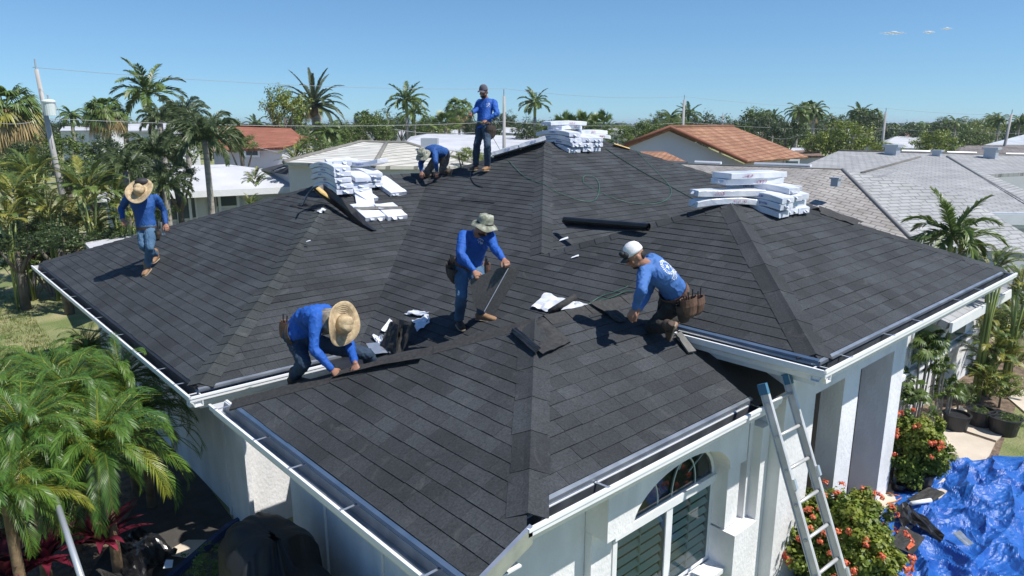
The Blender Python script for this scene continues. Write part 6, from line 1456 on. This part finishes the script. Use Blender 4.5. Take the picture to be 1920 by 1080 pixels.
def report(n, J):
    L = lambda a, b: round((J[a] - J[b]).length, 2)
    print('PERSON', n, 'torso', L('pelvis', 'neck'), 'head', L('neck', 'head'), 'thigh', L('hipL', 'knL'), L('hipR', 'knR'), 'shin', L('knL', 'anL'), L('knR', 'anR'), 'arm', L('shL', 'elL'), L('shR', 'elR'), 'fore', L('elL', 'wrL'), L('elR', 'wrR'), 'sh', L('shL', 'shR'))
def hat(t, c, u, f, kind, mat, R_=.2, tilt=0, bandmat=None):
    s_ = f.cross(u).normalized(); f = u.cross(s_); R = Matrix((s_, f, u)).transposed()
    mb = MB()
    if kind == 'straw':
        pr_ = [(.001, .125), (.03, .128), (.06, .122), (.078, .10), (.086, .06), (.092, .012), (.098, .0), (.13, -.008), (R_ * .82, -.006), (R_, .012), (R_ + .004, .006), (R_ * .82, -.014), (.13, -.016), (.095, -.01)]
        def wob(q, r, z):
            if r > .1: return r, z - .035 * (r / R_) ** 2 * abs(cos(q)) ** 3 * (-1) + .012 * sin(q * 3)
            if z > .09: return r, z - .025 * max(0, 1 - abs(sin(q))) * (r / .06)
            return r, z
        mb.lathe(pr_, c, 40, R, 1, 1.08, wob); o = mb.build('hat', mat, t, smooth=True)
        b = MB(); b.lathe([(.0865, .05), (.094, .012), (.096, .012), (.0885, .052)], c, 30, R, 1, 1.08); b.build('hat_band', bandmat or mat, o, smooth=True)
        rg = MB()
        for k in range(6):
            rr_ = .105 + k * (R_ - .11) / 6; rg.lathe([(rr_, .0), (rr_ + .004, .004), (rr_ + .008, .0)], c + u * (-.004), 40, R, 1, 1.08, wob)
        rg.build('braid', mat, o, smooth=True)
    elif kind == 'bucket':
        pr_ = [(.001, .105), (.05, .106), (.08, .098), (.088, .06), (.094, .01), (.10, .0), (.135, -.022), (.155, -.04), (.157, -.045), (.13, -.03), (.09, -.008)]
        mb.lathe(pr_, c, 32, R, 1, 1.06, lambda q, r, z: (r * (1 + .04 * sin(3 * q)), z + (.012 * sin(q * 4 + 1) if r > .11 else .004 * sin(q * 5)))); o = mb.build('hat', mat, t, smooth=True)
        b = MB(); b.lathe([(.0935, .018), (.0955, .018), (.098, .004), (.095, .004)], c, 28, R, 1, 1.06); b.build('hat_band', BLACKC, o)
    else:
        mb.lathe([(.001, .10), (.03, .098), (.06, .082), (.080, .05), (.088, .01), (.089, -.012), (.084, -.012)], c, 28, R, .95, 1.12); o = mb.build('cap', mat, t, smooth=True)
        v = MB(); v.grid(12, 6, lambda a, b_: c + R @ V(((a - .5) * .16 * (1 - .25 * b_ * b_), .088 + .075 * b_ * (1 - (2 * a - 1) ** 2 * .5), .0 - .02 * (2 * a - 1) ** 2 - .018 * b_)))
        v.grid(12, 6, lambda a, b_: c + R @ V(((a - .5) * .16 * (1 - .25 * b_ * b_), .088 + .075 * b_ * (1 - (2 * a - 1) ** 2 * .5), -.004 - .02 * (2 * a - 1) ** 2 - .018 * b_)))
        v.build('cap_visor', bandmat or mat, o, smooth=True)
    return R
def belt(t, P, N, hs, mat, e=.0, pouches=(), bulk=1.0, z=.02):
    u = (N - P).normalized(); s_ = (hs - u * hs.dot(u)).normalized(); f = u.cross(s_); c = P + u * z; mb = MB()
    vs = []; n = 28
    for zz in (-.024, .024):
        for rr_ in (0, .008):
            for k in range(n): q = 2 * pi * k / n; vs.append(c + u * zz + s_ * ((.174 * bulk + rr_ + e) * cos(q)) + f * ((.128 * bulk + rr_ + e) * sin(q)))
    fs = []
    for k in range(n):
        j = (k + 1) % n; fs += [(n + k, n + j, 3 * n + j, 3 * n + k), (k, 2 * n + k, 2 * n + j, j), (2 * n + k, 3 * n + k, 3 * n + j, 2 * n + j), (k, j, n + j, n + k)]
    mb.add(vs, fs); b = mb.build('belt', mat, t, smooth=False)
    for (ang, w_, h_, dz, m_) in pouches:
        q = radians(ang); o = (s_ * cos(q) + f * sin(q)).normalized(); tt = u.cross(o).normalized(); pc_ = c + s_ * ((.185 * bulk) * cos(q)) + f * ((.14 * bulk) * sin(q)) - u * dz
        dn = (UPZ * .75 + u * .25).normalized(); o2 = (o - dn * o.dot(dn)).normalized(); tt = dn.cross(o2).normalized()
        m2 = MB(); vs = []; secs = ((0, 1.0, .10), (-.35, 1.02, .10), (-.8, .85, .075), (-1, .6, .045))
        for (a, ww, dd) in secs:
            for k in range(14):
                g_ = 2 * pi * k / 14; vs.append(pc_ + dn * (a * h_) + tt * (w_ / 2 * ww * cos(g_)) + o2 * (dd * .5 + dd * .55 * sin(g_)))
        for (a, ww, dd) in ((-.02, .86, .088), (-.6, .7, .06)):
            for k in range(14): g_ = 2 * pi * k / 14; vs.append(pc_ + dn * (a * h_) + tt * (w_ / 2 * ww * cos(g_)) + o2 * (dd * .55 + dd * .46 * sin(g_)))
        fs = [(i * 14 + k, i * 14 + (k + 1) % 14, (i + 1) * 14 + (k + 1) % 14, (i + 1) * 14 + k) for i in range(3) for k in range(14)] + [(k, (k + 1) % 14, 56 + (k + 1) % 14, 56 + k) for k in range(14)] + [(56 + k, 56 + (k + 1) % 14, 70 + (k + 1) % 14, 70 + k) for k in range(14)] + [tuple(range(42, 56)), tuple(range(70, 84))]
        m2.add(vs, fs); p = m2.build('pouch', m_, b, smooth=False); fixnormals(p)
        tl = MB()
        for k in range(3): tl.tube([pc_ + o2 * .045 + tt * (w_ * .22 * (k - 1)) - dn * .05, pc_ + o2 * .06 + tt * (w_ * .3 * (k - 1)) + dn * (.045 + .02 * k)], .008, 6)
        tl.build('tool', [STEEL, BLACKC][len(b.children) % 2], b)
    return s_, f, u
def decal(t, pts2, c, x, y, surf=None, mat=LOGO, name='shirt_print'):
    mb = MB()
    for poly in pts2: mb.face([c + x * a + y * b for a, b in poly])
    return mb.build(name, mat, t)
def drape(t, c, u, f, ang0, ang1, r0, r1, h, mat, name, top=.02):
    s_ = f.cross(u).normalized(); mb = MB()
    def fn(a, b, o=0):
        q = ang0 + (ang1 - ang0) * a; r = r0 + (r1 - r0) * b + o + .008 * sin(a * 22) * b; return c + (s_ * cos(q) + f * sin(q)) * r + u * (top - h * b)
    mb.grid(22, 6, fn); mb.grid(22, 6, lambda a, b: fn(a, b, -.006)); return mb.build(name, mat, t, smooth=True)

NUP = MAINX.n(); TC = -HD     # towards the camera
# 1 walking roofer, left
fF = LX.hit(279, 509, 0); fR = LX.hit(294, 493, 0)
J = mkJ((fR + UPZ * .05, fF), ((269, 462, 1), (281, 464, 1)), ((264, 432, -1), (286, 430, -1)), (266, 370, 1), (265, 362, 1),
        ((240, 371, 1), (292, 371, 1)), ((227, 391, -1), (307, 395, -1)), ((230, 411, 1), (311, 420, 1)), ((233, 419, 1), (313, 428, 1)), nl=.50,
        toes=(fR + TC * .15 + RT * .02 - UPZ * .1, fF + TC * .2 + RT * .05 - UPZ * .05))
report('walker', J)
fw = (TC * .75 - UPZ * .65).normalized(); hu = (UPZ * .72 + TC * .68).normalized()
t, s_, R, hs = person('person in wide straw hat and blue long-sleeved shirt walking down the left roof slope', J, BLUE3, JEAN, BOOT, fw, hu, tuck=False, seed=1, shoe_up=((UPZ * .8 + TC * .1 + RT * .0).normalized(), LX.n()), bulk=1.05)
hat(t, J['head'] + hu * .055, (UPZ * .62 + TC * .78).normalized(), fw, 'straw', STRAW, .225)
mb = MB(); mb.ell(J['head'] - TC * .10 + hu * .02 + UPZ * .17, (.13, .09, .065), None, 14, 8); mb.build('hood', BLACKC, t, smooth=True)
belt(t, J['pelvis'], J['neck'], hs, LEATHD, 0, [(0, .10, .17, .05, LEATHD)], 1.05, -.03)
mb = MB(); h0 = J['wrR'] - UPZ * .02 - RT * .09 - TC * .02; mb.tube([h0 + UPZ * .05, h0 - UPZ * .14], .014, 6); mb.box(h0 - UPZ * .16 + RT * .02, (.05, .04, .03)); mb.build('hammer', STEEL, t)

# 2 stooping man with straw hat behind the nearest ridge
ga = WB.hit(592, 728, 0); 
rl = WX.hit(640, 706, 0); Dr = hdist(rl)
fl_ = ond(556, 752, Dr + .38); fl_.z = max(WB.z(fl_.x, fl_.y), LY.z(fl_.x, max(7.69, fl_.y))) ; fr_ = ond(700, 735, Dr + .50); fr_.z = fl_.z - .02
P2 = ond(556, 634, Dr + .50)
J = mkJ((fl_, fr_), ((570, 680, 1), (690, 664, 1)), ((556, 634, -1), (576, 634, -1)), (612, 590, 1), (634, 606, 1),
        ((592, 596, 1), (620, 588, -1)), ((589, 655, 1), (656, 645, 1)), ((623, 692, 1), (666, 680, 1)), ((631, 701, 1), (669, 692, 1)), pel=P2, nl=.47,
        toes=(fl_ + RT * .2, fr_ + RT * .2 + TC * .05))
J['wrL'] = WX.hit(622, 692, .08); J['elL'] = solve(J['wrL'], 589, 655, .25, 1); J['hdL'] = WX.hit(632, 702, .01)
J['wrR'] = WX.hit(666, 681, .06); J['elR'] = solve(J['wrR'], 655, 645, .25, -1); J['hdR'] = WX.hit(669, 694, .005)
J['knR'] = solve(J['hipR'], 688, 664, .46, 1); J['anR'] = solve(J['knR'], 706, 700, .42, -1); J['footR'] = J['anR'] - UPZ * .1; J['toeR'] = J['footR'] + RT * .2
J['elR'] = solve(J['shR'], 654, 642, .31, 1)
J['bend'] = UPZ * .09 - RT * .02
report('stoop', J)
hu = (RT * .80 + TC * .52 + UPZ * .05).normalized(); fw = (-UPZ * .85 + TC * .35 + RT * .1); fw = (fw - hu * fw.dot(hu)).normalized()
t, s_, R, hs = person('person in frayed straw hat and bright blue shirt stooping over the nearest ridge', J, BLUE1, JEAND, BOOTD, fw, hu, seed=5, curl=(1.15, .9), bnrm={'L': UPZ * .7 + TC * .5, 'R': UPZ * .7 + TC * .5}, bulk=1.05)
hat(t, J['head'] + hu * .055, hu, fw, 'straw', STRAW, .215)
drape(t, J['head'] - hu * .0, hu, fw, pi * .62, pi * 2.38, .10, .15, .17, CAMO, 'neck_cover', .03)
belt(t, J['pelvis'], J['neck'], hs, LEATHD, 0, [(185, .17, .21, .12, LEATH), (215, .15, .19, .15, LEATH), (158, .13, .18, .10, LEATHD)], 1.05)
mb = MB(); q = J['hdL'] + RT * .03; mb.tube([q, q + RT * .06 + TC * .02], .008, 6); mb.box(q + RT * .02, (.02, .09, .014)); tag(mb.build('utility_knife', STEEL), 'small knife held at the ridge by the stooping straw hat man', 'knife')

# 3 man in the middle holding a shingle sheet
f1 = MAINX.hit(861, 612); f2 = MAINX.hit(903, 600)
J = mkJ((f1, f2), ((866, 556, 1), (901, 548, 1)), ((869, 502, -1), (890, 504, -1)), (893, 440, 1), (905, 424, 1),
        ((869, 442, 1), (916, 438, 1)), ((863, 477, 1), (927, 465, 1)), ((889, 508, 1), (945, 487, 1)), ((896, 518, 1), (951, 494, 1)),
        toes=(f1 + TC * .2 + RT * .06, f2 + RT * .2 + TC * .08))
report('middle', J)
fw = (TC * .45 + RT * .45 - UPZ * .75).normalized(); hu = (UPZ * .85 + RT * .3 + TC * .35); hu = (hu - fw * hu.dot(fw)).normalized()
t, s_, R, hs = person('person in camouflage bucket hat and blue shirt holding up a shingle sheet', J, BLUE1, JEAN, (BOOTD, BOOT), fw, hu, seed=9, curl=(.9, 1.2))
hat(t, J['head'] + hu * .06, (UPZ * .9 + RT * .2 + TC * .15).normalized(), fw, 'bucket', CAMOG)
mb = MB(); mb.ell(J['head'] - hu * .062 + fw * .055, (.056, .05, .045), R, 12, 8); mb.build('beard', HAIR, t, smooth=True)
belt(t, J['pelvis'], J['neck'], hs, LEATH, 0, [(180, .17, .22, .06, LEATHD), (215, .15, .2, .05, LEATHD), (20, .13, .18, .03, LEATH), (150, .14, .2, .07, LEATHD)])
cx_ = J['neck'].lerp(J['pelvis'], .25); fr = hs.cross((J['neck'] - J['pelvis']).normalized()); fr = fr if fr.dot(TC) > 0 else -fr
Dm = hdist(J['wrL']) - .05; Dm2 = hdist(J['wrR']) - .04
cs = [ond(881, 524, Dm), ond(950, 497, Dm2), ond(974, 509, Dm2 - .02), ond(926, 592, Dm - .12), ond(888, 575, Dm - .08)]
nn = (cs[1] - cs[0]).cross(cs[4] - cs[0]).normalized() * .005
mb = MB(); mb.add(cs + [c + nn * 2 for c in cs], [(0, 1, 2, 3, 4), (9, 8, 7, 6, 5)] + [(i, i + 5, (i + 1) % 5 + 5, (i + 1) % 5) for i in range(5)])
sg_ = mb.build('shingle_sheet', M('plain_shingle', (.065, .064, .06), (.10, .098, .092), scale=50, rough=.9, bump=.4, bscale=200)); tag(sg_, 'large grey shingle sheet held up by the man in the bucket hat', 'shingle sheet')
mb = MB(); a, b = ond(953, 503, Dm2 - .03), ond(908, 584, Dm - .13); mb.tube([a, b], .004, 4); k = mb.build('seal_strip', LOGO, sg_)

def chest(t, o, d, side, up, n=5, sc=1.0, seed=0):
    sh_ = [c for c in t.children if c.name.startswith('shirt')][0]; b_ = BVHTree.FromPolygons([v.co for v in sh_.data.vertices], [p.vertices[:] for p in sh_.data.polygons]); r_ = random.Random(seed); m_ = MB()
    def at_(a, b):
        h_ = b_.ray_cast(o + side * (a * sc) + up * (b * sc) - d * .6, d); return (h_[0] - d * .004) if h_[0] else None
    for k in range(n):
        for j in range(4):
            a, b = r_.uniform(-.03, .03), .03 - k * .014; q = [at_(a, b), at_(a + .009, b + .002), at_(a + .008, b + .009), at_(a - .001, b + .008)]
            if all(x is not None for x in q): m_.face(q)
    if m_.f: m_.build('shirt_print', LOGO, t)
chest(t, J['neck'].lerp(J['pelvis'], .30) + (J['shR'] - J['shL']) * .27, -(TC * .95 + UPZ * .25).normalized(), (J['shR'] - J['shL']).normalized(), UPZ, 5, 1.1, 3)

# 4 kneeling man in white cap
kL = WY.hit(1222, 618, .05); kR = WY.hit(1240, 604, .05); tL = WY.hit(1254, 648, .01); tR = WY.hit(1276, 628, .02)
P4 = ond(1268, 556, hdist(kL) - .02)
J = {'knL': kL + UPZ * .03, 'knR': kR + UPZ * .03}
aL = solve(J['knL'], 1262, 613, .40, 1); aR_ = solve(J['knR'], 1281, 598, .40, -1)
J['anL'] = aL; J['anR'] = aR_; J['pelvis'] = P4 + UPZ * .03; sd4 = (TC * .85 + RT * .45 ).normalized()
J['hipL'] = P4 + sd4 * .09; J['hipR'] = P4 - sd4 * .09; J['neck'] = solve(J['pelvis'], 1213, 497, .50, 1); J['head'] = solve(J['neck'], 1192, 481, .19, 1)
J['shL'] = solve(J['neck'].lerp(J['pelvis'], .13), 1208, 510, .17, 1); J['shR'] = solve(J['neck'].lerp(J['pelvis'], .13), 1226, 493, .17, -1)
J['elL'] = solve(J['shL'], 1203, 545, .29, 1); J['wrL'] = solve(J['elL'], 1190, 578, .255, -1); J['elR'] = solve(J['shR'], 1216, 545, .29, -1); J['wrR'] = solve(J['elR'], 1198, 580, .26, 1)
J['hdL'] = J['wrL'] - UPZ * .08 - RT * .04; J['hdR'] = J['wrR'] - UPZ * .07 - RT * .05
J['footL'] = aL + RT * .02 - UPZ * .02; J['footR'] = aR_ + RT * .02 - UPZ * .02; J['toeL'] = tL; J['toeR'] = tR; J['bend'] = UPZ * .07 + RT * .02
report('kneel', J)
fw = (-RT * .78 - UPZ * .52 + TC * .12).normalized(); hu = (UPZ * .85 - RT * .5); hu = (hu - fw * hu.dot(fw)).normalized()
t, s_, R, hs = person('person in white cap and faded blue shirt with white back print, kneeling by a gutter', J, BLUE2, PANTB, BOOTD, fw, hu, seed=13, shoe_up=((RT * -.75 + TC * -.3 + UPZ * .25).normalized(), (RT * -.75 + TC * -.3 + UPZ * .25).normalized()))
hat(t, J['head'] + hu * .055 - fw * .005, hu, fw, 'cap', WHITEC, bandmat=BLACKC)
mb = MB(); mb.ell(J['head'] + hu * .075 + fw * .075, (.07, .045, .04), R, 14, 8); mb.ell(J['head'] + hu * .10 + fw * .10, (.05, .03, .028), R, 12, 7); mb.build('goggles', BLACKC, t, smooth=True)
mb = MB(); mb.ell(J['head'] - fw * .045 - hu * .005, (.07, .05, .06), R, 12, 8); mb.build('hair', HAIR, t, smooth=True)
mb = MB(); mb.ell(J['head'] - hu * .075 + fw * .045, (.05, .042, .035), R, 12, 8); mb.build('beard', HAIR, t, smooth=True)
belt(t, J['pelvis'], J['neck'], hs, LEATH, .008, [(172, .19, .22, .02, LEATH), (200, .17, .19, .11, LEATH), (145, .14, .2, .05, LEATHD)], 1.0, .05)
# back print: star in a ring with rows of lettering, wrapped on the back of the shirt
Pb, Nb = J['pelvis'], J['neck']; ub = (Nb - Pb).normalized(); sb = (J['shL'] - J['shR']); sb = (sb - ub * sb.dot(ub)).normalized(); ob = sb.cross(ub); ob = ob if ob.z > 0 else -ob
sho = [o for o in t.children if o.name.startswith('shirt')][0]; bv = BVHTree.FromPolygons([v.co for v in sho.data.vertices], [p.vertices[:] for p in sho.data.polygons])
def onback(a, b):
    o = Pb.lerp(Nb, .74) + sb * (a + .0) + ub * b + ob * .5 + TC * .12; h_ = bv.ray_cast(o, (-ob - TC * .24).normalized()); return (h_[0] + h_[1] * .003) if h_[0] else o - ob * .35
def strip(mb, pts, w_):
    for (a, b), (c, d) in zip(pts[:-1], pts[1:]):
        l = math.hypot(c - a, d - b) or 1; nx, ny = -(d - b) / l * w_, (c - a) / l * w_; mb.face([onback(a - nx, b - ny), onback(c - nx, d - ny), onback(c + nx, d + ny), onback(a + nx, b + ny)])
mb = MB(); 
for i in range(26):
    a0, a1 = i / 26 * 2 * pi, (i + .7) / 26 * 2 * pi; strip(mb, [(.078 * cos(a0), .078 * sin(a0)), (.078 * cos(a1), .078 * sin(a1))], .009 if i % 3 else .006)
strip(mb, [(.062 * cos(k / 24 * 2 * pi), .062 * sin(k / 24 * 2 * pi)) for k in range(25)], .003)
for k in range(5):
    a0 = pi / 2 + k * 2 * pi / 5 + .3; mb.face([onback(.042 * cos(a0), .042 * sin(a0)), onback(.013 * cos(a0 + .63), .013 * sin(a0 + .63)), onback(0, 0), onback(.013 * cos(a0 - .63), .013 * sin(a0 - .63))])
rw = random.Random(3)
for row, (yy, hw, hh) in enumerate(((-.095, .075, .010), (-.122, .08, .009), (-.145, .05, .007))):
    x = -hw
    while x < hw:
        l = rw.uniform(.008, .016); strip(mb, [(x, yy - hh), (x, yy + hh)], .0022); strip(mb, [(x, yy + rw.choice((-hh, 0, hh))), (x + l * .7, yy + rw.choice((-hh, 0, hh)))], .002); strip(mb, [(x + l * .7, yy - hh * rw.random()), (x + l * .7, yy + hh)], .0022); x += l + .004
mb.build('shirt_print', LOGO, t)

# 5 crouching man at the valley top, behind
D5 = hdist(LY.hit(800, 336))
kn5 = (ond(798, 326, D5 + .05), ond(829, 322, D5 + .2)); P5 = ond(829, 292, D5 + .26)
J = {'knL': kn5[0], 'knR': kn5[1], 'anL': solve(kn5[0], 820, 330, .4, -1), 'anR': solve(kn5[1], 845, 322, .38, 1), 'pelvis': P5 + UPZ * .05}
J['footL'] = J['anL'] - UPZ * .02 + RT * .03; J['footR'] = J['anR'] - UPZ * .03 + RT * .02; J['toeL'] = J['footL'] + UPZ * -.1; J['toeR'] = J['footR'] + (UPZ * -.15 + RT * .02)
sd5 = (RT * .75 + TC * .5).normalized(); J['hipL'] = P5 - sd5 * .09; J['hipR'] = P5 + sd5 * .09
J['neck'] = solve(J['pelvis'], 803, 287, .50, 1); J['head'] = solve(J['neck'], 794, 291, .19, 1)
J['shL'] = solve(J['neck'].lerp(J['pelvis'], .13), 797, 291, .17, -1); J['shR'] = solve(J['neck'].lerp(J['pelvis'], .13), 815, 287, .18, 1)
J['elL'] = solve(J['shL'], 789, 306, .27, 1); J['wrL'] = solve(J['elL'], 790, 321, .24, 1); J['elR'] = solve(J['shR'], 817, 304, .27, 1); J['wrR'] = solve(J['elR'], 819, 320, .24, -1)
J['hdL'] = J['wrL'] - UPZ * .08 + TC * .03; J['hdR'] = J['wrR'] - UPZ * .08 + TC * .03; J['bend'] = UPZ * .10
report('crouch', J)
fw = (-UPZ * .8 + TC * .5 - RT * .3).normalized(); hu = (UPZ * .45 + TC * .75 - RT * .25); hu = (hu - fw * hu.dot(fw)).normalized()
t, s_, R, hs = person('person in camouflage hat crouching on hands and knees at the far ridge', J, BLUE3, CAMOP, BOOTD, fw, hu, seed=17, shoe_up=(RT * -1.0, RT * -1.0))
hat(t, J['head'] + hu * .045, (UPZ * .75 + TC * .5 - RT * .3).normalized(), fw, 'bucket', CAMOG)

# 6 standing man with grey cap
f1 = MAINX.hit(892, 319); f2 = MAINX.hit(914, 320)
J = mkJ((f1, f2), ((894, 272, 1), (914, 273, 1)), ((900, 238, -1), (916, 238, -1)), (910, 187, -1), (907, 172, 1),
        ((899, 192, -1), (926, 192, 1)), ((892, 206, 1), (932, 213, 1)), ((884, 213, 1), (912, 226, 1)), ((881, 214, 1), (905, 230, 1)),
        toes=(f1 + TC * .16 - RT * .08, f2 + TC * .18 - RT * .08))
report('stand', J)
fw = (TC * .7 - RT * .35 - UPZ * .55).normalized(); hu = (UPZ * .9 + TC * .35); hu = (hu - fw * hu.dot(fw)).normalized()
t, s_, R, hs = person('person in grey cap standing on the main roof, coiling a green hose', J, BLUE1, JEAND, (BOOTD, BOOT), fw, hu, seed=21, curl=(1.3, 1.2), tuck=False)
hat(t, J['head'] + hu * .05, (UPZ * .95 + TC * .2).normalized(), fw, 'cap', GREYC)
mb = MB(); mb.ell(J['head'] - hu * .065 + fw * .05, (.06, .052, .048), R, 12, 8); mb.build('beard', HAIR, t, smooth=True)
belt(t, J['pelvis'], J['neck'], hs, LEATHD, .01, [(0, .2, .26, .05, LEATHD), (180, .13, .14, .02, LEATHD), (25, .15, .2, .07, LEATHD)], 1.0, -.04)
cord([J['hdL'] + V((0, 0, .02)) + RT * (.07 * cos(a * .9)) + UPZ * (.07 * sin(a * .9)) for a in range(16)] + [J['hdL'].lerp(J['hdR'], .4) - UPZ * .06, J['hdL'].lerp(J['hdR'], .8) - UPZ * .02, J['hdR']], .008, GREEN, 'hose_coil', 'small coil of green hose held in the hand of the standing roofer', 'hose')
chest(t, J['neck'].lerp(J['pelvis'], .26) + (J['shR'] - J['shL']) * .22, -(TC * .98 + UPZ * .1).normalized(), (J['shR'] - J['shL']).normalized(), UPZ, 5, 1.2, 5)
# ---------------------------------------------------------------- thin air
HZ = bpy.data.materials.new('haze'); HZ.use_nodes = True; n = HZ.node_tree; n.nodes.clear(); out = n.nodes.new('ShaderNodeOutputMaterial'); pv = n.nodes.new('ShaderNodeVolumePrincipled')
pv.inputs['Color'].default_value = (.80, .88, 1, 1); pv.inputs['Density'].default_value = .0004; pv.inputs['Anisotropy'].default_value = .3; n.links.new(pv.outputs[0], out.inputs['Volume'])
mb = MB(); mb.bb((-2600, -2600, GZ - 1), (2600, 2600, 11)); tag(fixnormals(mb.build('haze', HZ)), kind='stuff')
